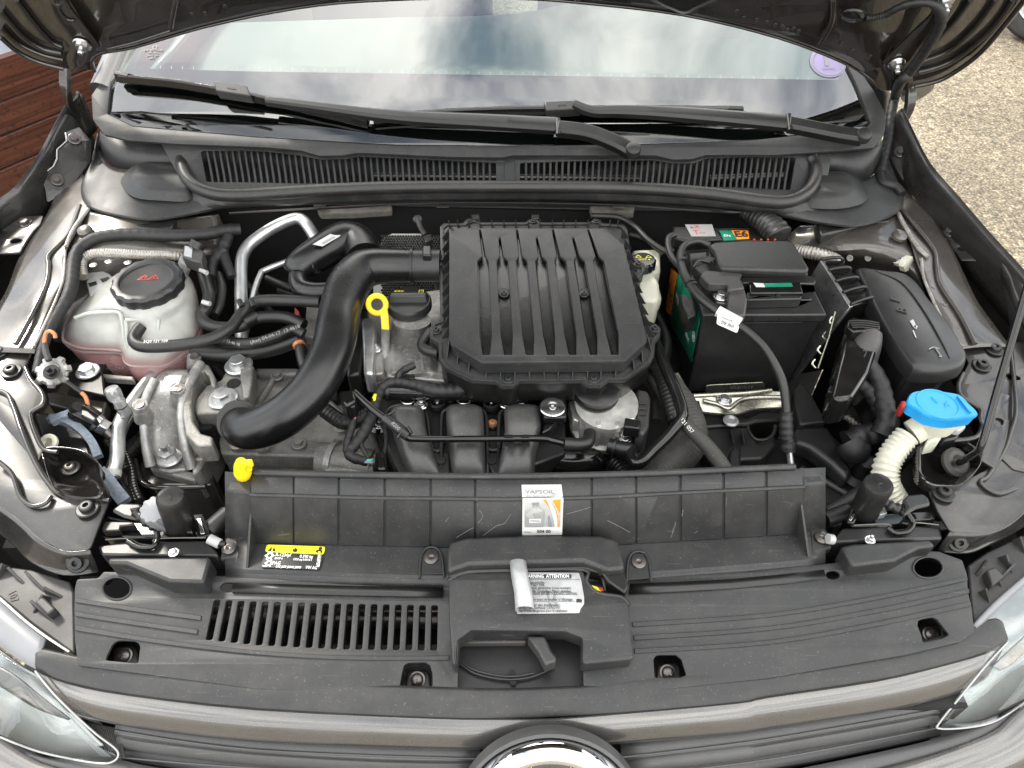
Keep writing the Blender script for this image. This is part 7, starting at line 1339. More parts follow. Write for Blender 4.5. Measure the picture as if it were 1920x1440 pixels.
# ================================================================ lock carrier cover
cv = thing('lock_carrier_cover', 'wide dark grey slotted plastic cover along the nose of the car', 'cover', P(960, 1180, .84))
CP = P3((960, 1100, .868), (200, 1100, .868), (960, 1285, .850))
slots = []
topv = [(400, 1124), (480, 1128), (600, 1131), (820, 1135)]; botv = [(384, 1199), (480, 1209), (640, 1217), (820, 1219)]
for i in range(19):
    f = i / 18; ut = 407 + f * (815 - 407); ub = 391.5 + f * (813 - 391.5); slots.append([(ut - 6, interp(topv, ut)), (ut + 6, interp(topv, ut)), (ub + 6.2, interp(botv, ub)), (ub - 6.2, interp(botv, ub))])
def ell(u, v, a, b, n=28): return [(u + a * math.cos(2 * math.pi * i / n), v + b * math.sin(2 * math.pi * i / n)) for i in range(n)]
pocketpx = [q('x5', '792,632 800,600 838,520 865,492 900,484 1005,488 1040,505 1050,535 1034,655'), q('x6', '1078,742 1095,650 1110,590 1140,572 1270,568 1305,590 1322,650 1325,748'), q('x7', '1310,682 1302,545 1320,518 1350,512 1470,512 1510,545 1548,662 1500,680'), q('x8', '1162,500 1150,440 1122,370 1128,335 1160,322 1235,310 1270,325 1320,390 1360,440 1300,470')]
cout = q('p', '144,1086 184,1084 194,1072 320,1074 440,1082 640,1088 840,1090 1000,1090 1180,1084 1400,1072 1560,1056 1700,1032 1760,1034 1804,1050 1813,1077 1815,1110 1822,1140 1827,1186 1800,1204 1700,1228 1440,1272 1200,1298 960,1308 770,1306 480,1292 300,1268 146,1248 140,1200 139,1140 140,1105')
holes_ = slots + [ell(219, 1103, 27, 21), ell(1740, 1064, 28, 20), ell(428, 1101, 15, 9), ell(1562, 1078, 13, 8)] + pocketpx + [q('p', '860,1196 884,1180 1060,1183 1092,1198 1094,1294 858,1295')]
cut('cover_panel', CP, cout, 'plastic', cv, holes=holes_, t=.004, b=.0009, r=.003, hr=.0022)
rim = CP.off(-.001)
cut('cover_skirt', CP.off(-.004), cout, 'plastic_clean', cv, holes=[[(960 + (u - 960) * .994, 1185 + (v - 1185) * .97) for u, v in cout]], t=.02, b=.0005, r=.003)
# slot depth walls: bars between the slots hang down as real slats
for i in range(18):
    a, b = slots[i], slots[i + 1]; T = [CP.off(-.0035).hit(*p) for p in (a[1], b[0], b[3], a[2])]; c = sum(T, Vector()) / 4
    T = [c + (p - c) * .96 for p in T]; prism('slot_bar', T, [p + Vector((0, 0, -.012)) for p in T], 'plastic_clean', cv, .0008, 1)
# what lies under the slots
slab('radiator_tank', [P(u, v, .80) for u, v in ((360, 1110), (860, 1118), (860, 1150), (360, 1140))], .05, 'lamp_grey', cv, .006); tube('radiator_pipe', 'p', '360,1150,795 600,1158,795 860,1160,795', .012, 'steel_dark', cv)
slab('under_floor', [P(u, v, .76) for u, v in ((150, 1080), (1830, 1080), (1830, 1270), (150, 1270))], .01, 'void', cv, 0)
slab('under_ledge', [P(u, v, .81) for u, v in ((600, 1207), (860, 1207), (860, 1230), (600, 1230))], .01, 'lamp_grey', cv, .002)
# raised line bands
def band(pts_hi, pts_lo):
    n_ = len(pts_hi); T = [CP.off(.0022).hit(*p) for p in pts_hi]; B_ = [CP.off(.0022).hit(*p) for p in pts_lo]
    A = cr(T, 5); B = cr(B_, 5); vs = A + B + [p - CP.n * .004 for p in A] + [p - CP.n * .004 for p in B]; n = len(A)
    fs = []
    for i in range(n - 1): fs += [(i, i + 1, n + i + 1, n + i), (2 * n + i, 2 * n + i + 1, i + 1, i), (n + i, n + i + 1, 3 * n + i + 1, 3 * n + i)]
    fs += [(0, n, 3 * n, 2 * n), (n - 1, 3 * n - 1, 4 * n - 1, 2 * n - 1)]
    bevel(link('raised_line', fixn(mesh_from(vs, fs)), 'plastic', cv, smooth=30), .0006)
band([(140, 1121), (250, 1137), (377, 1154)], [(140, 1129), (250, 1146), (376, 1163)]); band([(140, 1147), (250, 1163), (371, 1180)], [(140, 1155), (250, 1172), (369, 1189)])
band([(140, 1172), (300, 1198), (480, 1219), (655, 1229), (842, 1229)], [(140, 1182), (300, 1207), (480, 1227), (655, 1237), (842, 1237)])
band([(1185, 1166), (1440, 1149), (1640, 1117), (1814, 1080)], [(1187, 1175), (1440, 1157), (1640, 1125), (1815, 1088)]); band([(1188, 1191), (1440, 1174), (1640, 1141), (1817, 1103)], [(1189, 1200), (1440, 1182), (1640, 1150), (1818, 1112)])
band([(1189, 1216), (1440, 1200), (1640, 1166), (1820, 1127)], [(1190, 1225), (1440, 1208), (1640, 1175), (1821, 1136)])
# screw pockets
for c, ax in (((234, 1230), -.1), ((782, 1275), 0), ((1252, 1262), 0), ((1744, 1190), .1)):
    p0 = P(c[0], c[1], .832); slab('pocket_floor', [P(c[0] + a, c[1] + b, .826) for a, b in ((-36, -42), (36, -42), (40, 26), (-36, 26))], .006, 'black', cv, .001)
    slab('pocket_step', [P(c[0] + a, c[1] + b, .831) for a, b in ((-20, -14), (-10, -20), (14, -20), (24, -12), (26, 16), (-22, 16))], .006, 'plastic_clean', cv, .002)
    screw('cross_screw', p0, .0088, 'cross', 'steel_dark', cv, axis=(0, -.35, 1))
for (u, v, a, b) in ((219, 1103, 27, 21), (1740, 1064, 28, 20)): tubew('hole_rim', [CP.off(.0003).hit(*p) for p in ell(u, v, a, b, 28)] + [CP.off(.0003).hit(u + a, v)], .0012, 'plastic', cv, smooth=False, n=6)
# raised end boxes
slab('end_box', [P(u, v, .893) for u, v in ((203, 1045), (240, 1044), (392, 1043), (394, 1050), (382, 1092), (316, 1090), (236, 1057), (201, 1056))], .030, 'plastic', cv, .0035, 3)
slab('end_box', [P(u, v, .893) for u, v in ((1577, 1024), (1600, 1019), (1744, 1011), (1755, 1024), (1723, 1028), (1678, 1052), (1598, 1061))], .030, 'plastic', cv, .0035, 3)
# latch housing
LZ = P3((960, 1078, .893), (860, 1200, .886), (1150, 1200, .886))
lk = thing('lock_cover', 'raised plastic bonnet lock cover with hand recess in the middle of the nose', 'lock cover', P(1010, 1180, .85))
cut('housing_top', LZ, q('p', '841,1084 875,1074 1094,1069 1100,1092 1123,1112 1168,1118 1178,1128 1183,1186 1189,1236 1092,1246 1092,1196 1060,1184 884,1182 858,1200 855,1247 848,1246 842,1160'), 'plastic', lk, t=.006, b=.0025, r=.004)
cut('housing_wall', LZ.off(-.005), [(1012 + (u - 1012) * .985, 1158 + (v - 1158) * .985) for u, v in q('p', '841,1084 875,1074 1094,1069 1100,1092 1123,1112 1168,1118 1178,1128 1183,1186 1189,1236 1092,1246 1092,1196 1060,1184 884,1182 858,1200 855,1247 848,1246 842,1160')], 'plastic', lk, t=.026, b=.001, r=.003)
tubew('flange_rim', [LZ.off(-.001).hit(u, v) for u, v in ((840, 1088), (875, 1073), (960, 1070), (1094, 1068), (1099, 1090), (1122, 1112), (1165, 1119), (1180, 1135))], .0022, 'plastic', lk, n=8, k=3)
LZ = LZ.off(.0008)
slab('recess_floor', [P(u, v, .838) for u, v in ((850, 1186), (1100, 1186), (1100, 1300), (850, 1300))], .004, 'plastic_clean', lk, .001)
for s in ('862,1244,843 890,1262,843 930,1272,843 965,1274,843 1000,1268,843 1040,1250,843', '862,1239,843 890,1256,843 930,1266,843 965,1268,843 1000,1262,843'): tube('arc_line', 'p', s, .0014, 'plastic_clean', lk, n=8)
for u, v in ((960, 1261), (962, 1279)): lathe('small_hole', P(u, v, .8422), (0, 0, 1), [(.001, 0), (.0035, 0), (.0034, .0004), (.001, .0004)], 'void', lk, n=20)
slab('grey_bar', [P(u, v, .852) for u, v in ((862, 1194), (990, 1196), (985, 1205), (862, 1206))], .01, 'lamp_grey', lk, .002)
slab('lever', [P(u, v, .874) for u, v in ((988, 1192), (1022, 1192), (1034, 1220), (1044, 1232), (1042, 1240), (1022, 1246), (1010, 1222))], .02, 'lamp_grey', lk, .003)
# dark gap by the lock with a yellow-red scrap
for s, m in (('1106,1096 1120,1100 1128,1108 1112,1106', 'lemon'), ('1120,1100 1130,1102 1132,1108 1124,1107', 'red')): slab('warning_scrap', [P(u, v, .882) for u, v in q('p', s)], .002, m, lk, .0003)
tube('lock_cable', 'p', '1128,1078,885 1132,1092,885 1134,1108,880', .0022, 'rubber', lk, n=8); tube('lock_pin', 'p', '1138,1080,888 1140,1092,880', .004, 'black', lk, smooth=False)
# warning label, half peeled
ws = thing('warning_label', 'torn white multilingual warning label with its left end curling up on the lock cover', 'label', P(1035, 1110, .893))
cut('label_sheet', LZ.off(.0006), q('x2', '690,818 1095,822 1112,870 1134,1000 1134,1045 1108,1082 1100,1110 1080,1112 650,1116'), 'silverfoil', ws, t=.0005, b=.0001, r=.001)
Lw = LZ.off(.0010); cut('black_bar', Lw, q('x2', '718,832 1042,832 1042,862 728,862'), 'ink', ws, t=.0002, b=.00003, r=0); text('heading', 'ARNING  ATTENTION', Lw.off(.0002), q('x2', '878,848')[0], .0056, 0, 'winkt', ws, bold=.0001, wpx=77)
for s_, xy, wp_ in (('eugt anlaufen.', '735,892', 30), ('AT ANY TIME.', '735,912', 30), ('eut se d\u00e9clencher \u00e0 tout moment.', '740,932', 78), ('n der Z\u00fcndanlage Motor abstellen', '742,955', 77), ('ENGINE BEFORE TOUCHING IGNITION', '750,974', 86), ('teur avant de toucher \u00e0 l\u2019allumage.', '750,1014', 79),
                   ('fahr f\u00fcr den Katalysator.', '720,1055', 63), ('SE OIL CAN DAMAGE CATALYST', '660,1077', 78), ('trop d\u2019huile dangereux pour le catalyseur.', '655,1096', 94)):
    text('label_text', s_, Lw, q('x2', xy)[0], .0044 if s_[1:3].islower() else .0040, 0, 'ink', ws, align='LEFT', wpx=wp_)
cut('rule', Lw, q('x2', '752,1028 1065,1028 1065,1030 752,1030'), 'ink', ws, t=.0002, b=.00003, r=0); cut('rule', Lw, q('x2', '730,870 1105,870 1105,872 730,872'), 'ink', ws, t=.0002, b=.00003, r=0)
bk = q('x2', '1078,1012 1096,1008 1118,1014 1118,1036 1096,1034 1078,1036'); cut('manual_symbol', Lw, bk, 'ink', ws, holes=[[(1091.2 + (u - 1091.2) * .8 - 5.3 * 0, v) for u, v in [(x + (1085.9 - x) * .12, y + (1126.5 - y) * .12) for x, y in bk]]] if False else [], t=.0002, b=.00003, r=0)
for s in ('1040,1105 1044,1112 1041,1124 1046,1130 1043,1135 1036,1125', '1023,1105 1029,1110 1031,1125 1036,1140 1028,1130', '1002,1092 1006,1098 1003,1116 1000,1104'): cut('tear_stain', Lw.off(.0001), q('p', s), 'inkgrey', ws, t=.0002, b=.00003, r=0)
# curl: a cone-like rolled flap
cA = [LZ.off(h).hit(u, v) for u, v, h in ((962, 1052, .018), (966, 1095, .014), (972, 1148, .006))]
vs = []; 
for i, (u, v, h, r) in enumerate(((971, 1056, .010, .0090), (975, 1085, .009, .0092), (981, 1112, .008, .0096), (984, 1145, .007, .0100))):
    c = LZ.off(h).hit(u, v); 
    for k in range(13):
        a = -.9 + k / 12 * 4.3; vs.append(c + LZ.x * (-math.cos(a) * r) + LZ.n * (math.sin(a) * r * 1.0 + .002))
fs = [(i * 13 + k, i * 13 + k + 1, (i + 1) * 13 + k + 1, (i + 1) * 13 + k) for i in range(3) for k in range(12)]
o = link('peeled_flap', mesh_from(vs, fs), 'silverfoil', ws, smooth=60); d = o.modifiers.new('s', 'SOLIDIFY'); d.thickness = .0003

# ================================================================ latch bridge pieces beside the shroud
def latch(lab, s, mir, stop_top, stop_bot, plate, hooks, clipx):
    t = thing('bonnet_latch', lab, 'bonnet latch', P(*plate[0][:2], .86))
    return t
ll = thing('bump_stop', 'ribbed black rubber bonnet stop on the left front corner of the bay', 'rubber stop', P(335, 990, .87))
tube('rubber', 'p', '336,985,880,16 326,950,925,16.5 321,934,945,16 320,930,949,13', .016, 'rubber', ll, smooth=False, n=28); lathe('dimple', P(317, 936, .947), (-.1, -.2, 1), [(.001, 0), (.004, 0), (.003, .003), (.001, .001)], 'rubber_grey', ll)
rr_ = thing('bump_stop', 'ribbed black rubber bonnet stop on the right front corner of the bay', 'rubber stop', P(1630, 960, .87))
tube('rubber', 'p', '1620,958,880,16 1638,925,925,16.5 1647,910,945,16 1648,906,949,13', .016, 'rubber', rr_, smooth=False, n=28); lathe('dimple', P(1650, 912, .947), (.1, -.2, 1), [(.001, 0), (.004, 0), (.003, .003), (.001, .001)], 'rubber_grey', rr_)
def cat(nm, lab, items):
    t = thing(nm, lab, 'bonnet catch', items[0][1][0] if isinstance(items[0][1][0], Vector) else P(*items[0][1][0][:2], items[0][2]))
    for it in items:
        slab(it[0], [P(u, v, it[2]) for u, v in it[1]], it[3], it[4], t, it[5] if len(it) > 5 else .0015)
    return t
cl_ = cat('bonnet_catch', 'left glossy black bonnet catch bridge with lever beside the rubber stop', [
    ('bridge', [(188, 985), (200, 963), (212, 968), (252, 976), (300, 978), (378, 965), (392, 990), (360, 1006), (300, 1010), (240, 1010), (190, 1004)], .870, .03, 'gloss_black', .004),
    ('latch_box', [(190, 990), (196, 977), (250, 978), (252, 984), (226, 986), (224, 994), (192, 996)], .884, .012, 'plastic_clean'),
    ('lever_wing', [(208, 956), (226, 942), (262, 943), (270, 952), (250, 956), (256, 974), (230, 968)], .905, .006, 'plastic_clean', .003),
    ('stop_cradle', [(296, 985), (300, 955), (352, 953), (358, 962), (362, 1000), (330, 996)], .882, .02, 'gloss_black', .003),
    ('side_plate', [(362, 965), (380, 963), (395, 1004), (370, 1008)], .885, .004, 'gloss_black', .001),
    ('plate_slot', [(368, 972), (376, 971), (384, 1000), (376, 1001)], .888, .002, 'steel', .0005),
    ('guard', [(182, 1023), (236, 1015), (250, 1024), (275, 1030), (292, 1024), (294, 1014), (388, 1013), (408, 1036), (408, 1043), (290, 1042), (190, 1040)], .879, .03, 'plastic_clean', .003)])
tube('catch_ring', 'p', '240,1014,884 262,1026,884 285,1026,884 296,1010,884 292,992,888', .0032, 'gloss_black', cl_, n=10); tube('spring', 'p', '256,960,905 266,970,902 278,980,898 296,988,892', .006, 'black', cl_, ripple=(.008, .2)); tube('white_pin', 'p', '392,1010,884 412,1020,880', .006, 'white', cl_, smooth=False); tube('black_pin', 'p', '410,1019,880 422,1021,878', .004, 'black', cl_, smooth=False)
tube('grey_pipe', 'p', '392,998,865 430,965,865', .013, 'rubber', cl_, smooth=False)
slab('white_spacer', [P(u, v, .89) for u, v in ((300, 972), (312, 968), (316, 986), (300, 990))], .01, 'white', cl_, .001); screw('small_bolt', P(326, 1036, .888), .006, 'torx', 'steel', cl_)
tube('steel_rim', 'p', '198,1012,884 240,1010,884 262,1020,882 290,1022,882 294,1010,884 386,1008,884', .0010, 'steel_dark', cl_, n=6)
lathe('white_cap', P(292, 958, .915), (0, -.3, 1), [(.001, -.03), (.016, -.03), (.0165, 0), (.015, .006), (.009, .008), (.001, .0085)], 'etch', cl_, n=60, lobes=(10, .05, .014))
cr_ = cat('bonnet_catch', 'right glossy black bonnet catch bridge with lever beside the rubber stop', [
    ('bridge', [(1585, 970), (1604, 932), (1640, 955), (1660, 962), (1750, 958), (1756, 975), (1700, 985), (1665, 990), (1600, 990)], .870, .03, 'gloss_black', .004),
    ('side_plate', [(1588, 978), (1606, 930), (1616, 932), (1612, 960), (1602, 982)], .888, .006, 'gloss_black', .002),
    ('plate_slot', [(1592, 974), (1600, 962), (1604, 964), (1596, 976)], .892, .002, 'steel', .0005),
    ('lever_wing', [(1692, 938), (1700, 928), (1730, 924), (1742, 932), (1746, 946), (1720, 952), (1694, 966), (1700, 948)], .905, .006, 'plastic_clean', .003),
    ('latch_box', [(1700, 960), (1752, 958), (1755, 974), (1710, 976), (1704, 984), (1690, 980)], .884, .012, 'gloss_black'),
    ('guard', [(1558, 1018), (1580, 990), (1664, 986), (1672, 998), (1700, 996), (1712, 984), (1764, 988), (1768, 1010), (1660, 1014)], .879, .03, 'plastic_clean', .003)])
tube('catch_ring', 'p', '1666,990,884 1680,1000,884 1702,996,884 1712,982,884 1704,966,888 1694,950,892', .0032, 'gloss_black', cr_, n=10); tube('spring', 'p', '1656,940,900 1672,950,898 1690,956,895 1700,962,892', .006, 'black', cr_, ripple=(.008, .2))
tube('steel_rim', 'p', '1600,985,884 1664,983,884 1672,994,882 1700,992,882 1712,980,884 1760,984,884', .0010, 'steel_dark', cr_, n=6); screw('hex_bolt', P(1631, 1013, .888), .0062, 'stud', 'steel', cr_)
tube('white_pin', 'p', '1552,1010,884 1562,1012,882', .006, 'white', cr_, smooth=False); tube('grey_pipe', 'p', '1546,975,865 1590,958,865', .010, 'rubber', cr_, smooth=False)
slab('spacer', [P(u, v, .89) for u, v in ((1646, 952), (1658, 948), (1664, 962), (1650, 966))], .01, 'lamp_in', cr_, .001)

# ================================================================ bumper, grille and badge
gr = thing('front_grille', 'front grille with painted bar and dark louvre bars across the nose', 'grille', P(960, 1380, .75))
UP = [(68, 1214, .846), (86, 1216, .849), (150, 1231, .850), (270, 1251, .850), (480, 1273, .850), (810, 1287, .850), (960, 1290, .850), (1150, 1275 + 6, .850), (1380, 1261, .850), (1440, 1252, .850), (1652, 1222, .850), (1777, 1188, .850), (1840, 1166, .849), (1866, 1159, .848), (1880, 1166, .845)]
MID = [(66, 1236, .848), (82, 1238, .848), (146, 1252, .848), (266, 1272, .848), (480, 1298, .848), (810, 1314, .848), (960, 1317, .848), (1150, 1307, .848), (1380, 1287, .848), (1440, 1278, .848), (1652, 1246, .848), (1772, 1216, .848), (1846, 1190, .848), (1878, 1178, .847), (1886, 1184, .845)]
LOW = [(68, 1256, .840), (84, 1262, .840), (124, 1277, .840), (240, 1300, .840), (480, 1327, .840), (810, 1344, .840), (960, 1345, .840), (1150, 1336, .840), (1380, 1316, .840), (1440, 1304, .840), (1642, 1274, .840), (1766, 1246, .840), (1850, 1221, .840), (1884, 1203, .840), (1890, 1200, .839)]
grid('soft_top_strip', [[P(*a) for a in UP], [P(*a) for a in MID], [P(*a) for a in LOW], [P(*a) + Vector((0, .004, -.012)) for a in LOW]], 'plastic', gr, ku=3, kv=3, thick=.002)
BT = [(72, 1262, .836), (130, 1284, .836), (240, 1305, .836), (480, 1332, .836), (810, 1348, .836), (930, 1350, .836), (1032, 1350, .836), (1150, 1341, .836), (1380, 1320, .836), (1440, 1309, .836), (1642, 1279, .836), (1766, 1250, .836), (1850, 1226, .836), (1886, 1206, .836)]
BM = [(96, 1298, .826), (150, 1318, .826), (250, 1336, .826), (480, 1362, .826), (810, 1378, .826), (930, 1378, .826), (1032, 1378, .826), (1150, 1370, .826), (1380, 1350, .826), (1440, 1338, .826), (1642, 1308, .826), (1756, 1282, .826), (1836, 1258, .826), (1868, 1240, .826)]
BB = [(128, 1336, .805), (170, 1348, .805), (260, 1366, .805), (480, 1391, .805), (810, 1405, .805), (930, 1405, .805), (1032, 1405, .805), (1150, 1396, .805), (1380, 1376, .805), (1440, 1367, .805), (1640, 1337, .805), (1745, 1315, .805), (1812, 1294, .805), (1850, 1272, .805)]
grid('painted_bar', [[P(*a) + Vector((0, .003, -.004)) for a in BT], [P(*a) for a in BT], [P(*a) for a in BM], [P(*a) for a in BB], [P(*a) + Vector((0, .006, -.005)) for a in BB]], 'paint', gr, ku=3, kv=3, thick=.002)
def gbar(nm, hi, lo, z1, z2, m='grille'):
    return grid(nm, [[P(u, v, z1 + .0) + Vector((0, .02, .0)) for u, v in hi], [P(u, v, z1) for u, v in hi], [P(u, v, z2) for u, v in lo], [P(u, v, z2) + Vector((0, .02, -.004)) for u, v in lo]], m, gr, ku=3, kv=2, thick=.003)
gbar('louvre', [(216, 1362), (300, 1376), (480, 1398), (720, 1412), (900, 1415)], [(218, 1380), (300, 1392), (480, 1412), (720, 1426), (900, 1429)], .79, .782); gbar('louvre', [(218, 1384), (300, 1396), (480, 1416), (720, 1430), (900, 1433)], [(222, 1402), (300, 1414), (480, 1434), (720, 1448), (900, 1451)], .774, .762); gbar('louvre', [(224, 1410), (300, 1422), (480, 1444), (900, 1462)], [(224, 1424), (300, 1440), (480, 1460), (900, 1480)], .752, .742)
gbar('louvre', [(1165, 1412), (1380, 1386), (1440, 1378), (1640, 1344), (1760, 1322)], [(1165, 1428), (1380, 1402), (1440, 1394), (1640, 1360), (1762, 1338)], .79, .782); gbar('louvre', [(1165, 1432), (1380, 1406), (1440, 1398), (1640, 1364), (1760, 1341)], [(1165, 1452), (1380, 1426), (1440, 1416), (1640, 1382), (1760, 1357)], .774, .762); gbar('louvre', [(1165, 1460), (1440, 1428), (1640, 1392), (1760, 1366)], [(1165, 1478), (1440, 1446), (1640, 1408), (1764, 1380)], .752, .742)
for s in ('216,1370,789 480,1406,789 900,1423,789', '1165,1420,789 1440,1386,789 1761,1330,789', '222,1420,760 480,1440,760 900,1458,760', '1165,1456,760 1440,1424,760 1762,1364,760'): tube('bright_edge', 'p', s, .0012, 'grille', gr, n=8)
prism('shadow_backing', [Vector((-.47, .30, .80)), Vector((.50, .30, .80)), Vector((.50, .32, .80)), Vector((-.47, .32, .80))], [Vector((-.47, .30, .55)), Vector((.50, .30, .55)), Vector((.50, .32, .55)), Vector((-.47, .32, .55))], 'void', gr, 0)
for k in range(16):
    x = 166 + k * 3.6; a = P(x, 1356 + k * .6, .775); tubew('mesh_rib', [a, P(x + 14, 1400 + k * 1.4, .765)], .0008, 'lamp_grey', gr, smooth=False, n=4)
    x = 1762 + k * 4; a = P(x, 1334 - k * 2.4, .775); tubew('mesh_rib', [a, P(x - 2, 1360 - k * 3, .765)], .0008, 'lamp_grey', gr, smooth=False, n=4)
slab('mesh_backing', [P(u, v, .768) for u, v in ((150, 1345), (220, 1368), (222, 1410), (206, 1408))], .003, 'black', gr, 0); slab('mesh_backing', [P(u, v, .768) for u, v in ((1756, 1315), (1815, 1298), (1790, 1340), (1764, 1362))], .003, 'black', gr, 0)
# badge on its housing
Bn_ = Vector((0, -.80, .60)); bc_ = P(1032, 1545, .785)
bd = thing('badge', 'round chrome and black brand badge rising from the bottom edge on the grille', 'badge', bc_)
lathe('badge_housing', bc_ - Bn_.normalized() * .020, Bn_, [(.001, 0), (.095, 0), (.095, .009), (.094, .014), (.0915, .0155), (.0905, .015), (.0905, .01), (.001, .01)], 'grille', bd, n=72)
lathe('chrome_ring', bc_ - Bn_.normalized() * .012, Bn_, [(.066, .0), (.0885, 0), (.089, .008), (.086, .016), (.078, .0195), (.070, .018), (.067, .013), (.066, .006)], 'chrome', bd, n=72)
lathe('glossy_disc', bc_ - Bn_.normalized() * .010, Bn_, [(.001, .0), (.067, 0), (.067, .009), (.045, .0105), (.001, .011)], 'gloss_black', bd, n=56)
bp2 = Pl(bc_ + Bn_.normalized() * .0015, Bn_)
if bp2.y.z < 0: bp2.y = -bp2.y; bp2.x = -bp2.x; bp2.M = Matrix(((bp2.x.x, bp2.y.x, bp2.n.x, bp2.o.x), (bp2.x.y, bp2.y.y, bp2.n.y, bp2.o.y), (bp2.x.z, bp2.y.z, bp2.n.z, bp2.o.z), (0, 0, 0, 1)))
def strokes(pts, w_, nm):
    for a, b in zip(pts, pts[1:]):
        a, b = Vector(a), Vector(b); d = (b - a).normalized(); s_ = Vector((-d.y, d.x)) * w_ / 2; cutw(nm, bp2, [tuple(a - s_), tuple(b - s_), tuple(b + s_), tuple(a + s_)], 'chrome', bd, t=.004, b=.0008, r=0)
strokes([(-.023, .061), (0, .008), (.023, .061)], .009, 'letter_v'); strokes([(-.052, .042), (-.024, -.055), (0, -.004), (.024, -.055), (.052, .042)], .009, 'letter_w')
# bumper skin
bm_ = thing('front_bumper', 'painted front bumper skin sweeping under the headlamps at the bottom corners', 'bumper', P(960, 1440, .6))
grid('bumper_skin', [[P(u, v, z) for u, v, z in ((-140, 1290, .80), (-60, 1340, .79), (0, 1386, .78), (60, 1424, .772), (110, 1442, .768), (240, 1475, .76), (600, 1540, .745), (960, 1555, .74), (1300, 1530, .745), (1652, 1442, .76), (1790, 1402, .768), (1862, 1372, .772), (1900, 1342, .78), (1990, 1270, .80), (2060, 1180, .82))],
                     [P(u, v, z) for u, v, z in ((-260, 1400, .75), (-160, 1440, .74), (-80, 1480, .73), (0, 1510, .725), (90, 1540, .72), (240, 1580, .71), (600, 1640, .70), (960, 1655, .70), (1300, 1640, .70), (1652, 1560, .71), (1820, 1500, .72), (1920, 1460, .725), (1990, 1420, .73), (2080, 1340, .74), (2160, 1240, .76))],
                     [P(u, v, z) + Vector((0, 0, -.25)) for u, v, z in ((-260, 1400, .75), (-160, 1440, .74), (-80, 1480, .73), (0, 1510, .725), (90, 1540, .72), (240, 1580, .71), (600, 1640, .70), (960, 1655, .70), (1300, 1640, .70), (1652, 1560, .71), (1820, 1500, .72), (1920, 1460, .725), (1990, 1420, .73), (2080, 1340, .74), (2160, 1240, .76))]], 'paint', bm_, ku=3, kv=3, thick=.003)
grid('lower_strip', [[P(u, v, z) for u, v, z in ((50, 1410, .770), (100, 1422, .768), (216, 1424, .764), (300, 1440, .760), (600, 1480, .75))], [P(u, v, z) for u, v, z in ((40, 1420, .768), (110, 1446, .764), (240, 1478, .757), (330, 1495, .754), (600, 1544, .742))]], 'grille', bm_, ku=3, kv=2, thick=.003)
grid('lower_strip', [[P(u, v, z) for u, v, z in ((1300, 1470, .752), (1440, 1452, .756), (1640, 1412, .762), (1760, 1384, .766), (1830, 1364, .770), (1896, 1334, .776))], [P(u, v, z) for u, v, z in ((1300, 1534, .742), (1440, 1496, .75), (1652, 1444, .758), (1790, 1404, .766), (1860, 1374, .770), (1904, 1342, .776))]], 'grille', bm_, ku=3, kv=2, thick=.003)
# slotted side fillers between cover and lamps
for nm, pts, pk_ in (('left', ((0, 1060), (60, 1068), (130, 1090), (138, 1110), (140, 1225), (132, 1222), (60, 1170), (0, 1120), (-60, 1090), (-60, 1040)), 0), ('right', ((1815, 1060), (1850, 1035), (1925, 1000), (1990, 990), (1990, 1050), (1920, 1086), (1866, 1132), (1828, 1178), (1820, 1120)), 1)):
    o = slab('filler_panel', [P(u, v, .838) for u, v in pts], .01, 'lamp_grey', None, .002); tag(o, 'grey-black ribbed plastic filler between nose cover and %s headlamp' % nm, 'filler panel')
    ribs = (((20, 1070, 45, 1095), (50, 1075, 85, 1110), (85, 1110, 118, 1120), (60, 1130, 100, 1165), (95, 1120, 62, 1150), (20, 1062, -10, 1090)), ((1898, 1012, 1925, 1040), (1872, 1045, 1900, 1075), (1850, 1080, 1880, 1100), (1835, 1110, 1856, 1130), (1900, 1060, 1868, 1094), (1830, 1080, 1850, 1050)))[pk_]
    for a in ribs:
        p0, p1 = P(a[0], a[1], .838), P(a[2], a[3], .838); s_ = (p1 - p0).cross(Vector((0, 0, 1))).normalized() * .0015
        prism('rib', [p0 - s_, p1 - s_, p0.lerp(p1, .2) - s_ + Vector((0, 0, .014))], [p0 + s_, p1 + s_, p0.lerp(p1, .2) + s_ + Vector((0, 0, .014))], 'lamp_grey', o, .0004, 1)
    blk = (((64, 1128), (80, 1118), (104, 1140), (88, 1152)), ((1850, 1068), (1866, 1062), (1884, 1080), (1862, 1098)))[pk_]
    slab('block', [P(u, v, .852) for u, v in blk], .014, 'lamp_grey', o, .002)
text('moulded_text', '107', HZ(.8385), (24, 1118), .012, -.9, 'plastic', bpy.data.objects['filler_panel'])
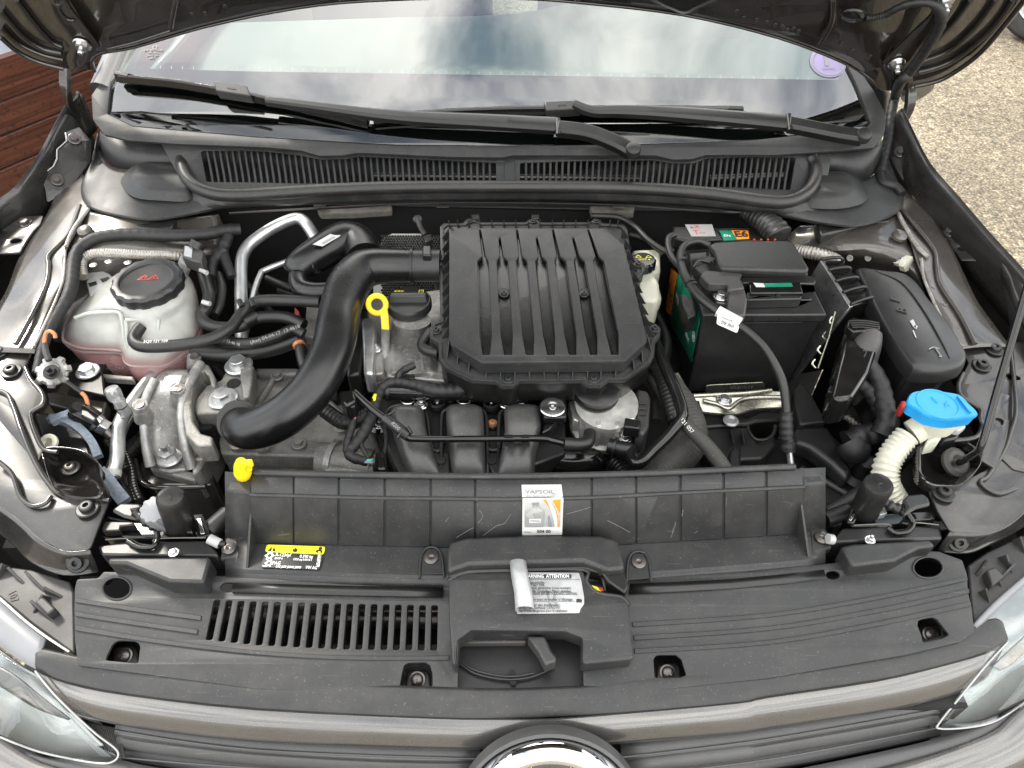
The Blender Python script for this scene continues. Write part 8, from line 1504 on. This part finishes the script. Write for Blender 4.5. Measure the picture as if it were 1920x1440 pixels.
# headlamps
def lamp(lab, lens_rows, top_rows, inner, bez, nubs):
    t = thing('headlamp', lab, 'headlamp', P(*inner[0][:3]) + Vector((0, 0, -.1)))
    grid('lens', [[P(*a) for a in r] for r in lens_rows], 'lens', t, ku=4, kv=4, thick=.0025)
    grid('reflector', [[P(*a) + Vector((0, .004, -.024)) for a in r] for r in lens_rows], 'lamp_in', t, ku=4, kv=4, thick=.002)
    grid('pale_top_flange', [[P(*a) for a in r] for r in top_rows], 'etch', t, ku=3, kv=2, thick=.004)
    tubew('bright_rim', [P(*a) for a in bez], .0012, 'lamp_in', t, n=8)
    return t
hl = lamp('left headlamp with clear lens and pale flange in the bottom left corner',
    [[(-60, 1180, .842), (0, 1226, .842), (40, 1252, .842), (68, 1262, .840)], [(-60, 1250, .826), (10, 1280, .826), (66, 1310, .824), (110, 1322, .822)], [(-60, 1310, .80), (20, 1345, .80), (90, 1372, .798), (160, 1378, .798)], [(-60, 1360, .782), (10, 1390, .778), (100, 1424, .772), (214, 1424, .77)]],
    [[(-40, 1090, .858), (0, 1126, .856), (50, 1168, .854), (84, 1198, .852)], [(-60, 1160, .848), (0, 1212, .846), (40, 1240, .845), (66, 1254, .843)]],
    [(68, 1262, .84)], [(66, 1258, .843), (100, 1300, .832), (140, 1340, .815), (180, 1376, .795), (220, 1408, .778), (212, 1428, .772), (175, 1430, .77), (75, 1410, .774), (0, 1382, .78)], None)
tube('second_rim', 'p', '0,1122,860 50,1166,857 90,1196,854 130,1222,850', .0014, 'alu_bright', hl, n=8)
grid('grey_wedge', [[P(u, v, z) for u, v, z in ((-40, 1235, .828), (20, 1262, .828), (80, 1310, .820), (130, 1350, .806))], [P(u, v, z) for u, v, z in ((-40, 1262, .818), (20, 1300, .816), (70, 1330, .812), (126, 1350, .803))]], 'steel_dark', hl, thick=.002)
hr_ = lamp('right headlamp with bluish clear lens in the bottom right corner',
    [[(1828, 1180, .848), (1866, 1134, .85), (1920, 1088, .852), (1990, 1040, .852)], [(1850, 1230, .836), (1888, 1204, .838), (1930, 1170, .842), (1990, 1120, .845)], [(1806, 1292, .812), (1856, 1290, .812), (1930, 1240, .82), (2000, 1190, .825)], [(1762, 1360, .776), (1815, 1362, .774), (1866, 1350, .776), (1990, 1280, .80)]],
    [[(1826, 1172, .852), (1866, 1130, .854), (1920, 1083, .856), (1970, 1042, .858)], [(1834, 1180, .848), (1874, 1140, .85), (1930, 1090, .852), (1980, 1050, .854)]],
    [(1888, 1204, .838)], [(1890, 1203, .839), (1850, 1246, .83), (1806, 1300, .81), (1762, 1354, .778), (1762, 1366, .774), (1815, 1364, .772), (1866, 1352, .774), (1920, 1318, .785), (1980, 1280, .80)], None)
grid('brown_wedge', [[P(u, v, z) for u, v, z in ((1862, 1250, .826), (1890, 1222, .832), (1925, 1190, .838))], [P(u, v, z) for u, v, z in ((1874, 1258, .822), (1898, 1246, .826), (1930, 1215, .832))]], 'alu_dark', hr_, thick=.002)
# body structure under the nose so nothing is hollow
prism('nose_core', [Vector((x, y, .80)) for x, y in ((-.62, .30), (.62, .30), (.62, .50), (-.62, .50))], [Vector((x, y, .45)) for x, y in ((-.62, .30), (.62, .30), (.62, .50), (-.62, .50))], 'void', body, 0) if False else None
for o in bpy.data.objects:
    if o.type == 'MESH' and not o.data.materials: o.data.materials.append(M['black'])

GRP = {'bump_stop': 'rubber bonnet stops', 'bonnet_catch': 'bonnet catches at the front corners', 'filler_panel': 'filler panels beside the headlamps', 'headlamp': 'headlamps', 'wiper': 'windscreen wipers', 'felt_pad': 'felt pads under the scuttle',
       'seat_back': 'front seat backs', 'air_conditioning_pipe': 'bright aluminium air-conditioning pipes', 'hose': 'rubber hoses of the engine bay', 'band_clamp': 'hose clips', 'black_cable': 'black cables behind the battery'}
for o in bpy.data.objects:
    k = o.name.split('.')[0]
    if o.parent is None and k in GRP and 'label' in o: o['group'] = GRP[k]
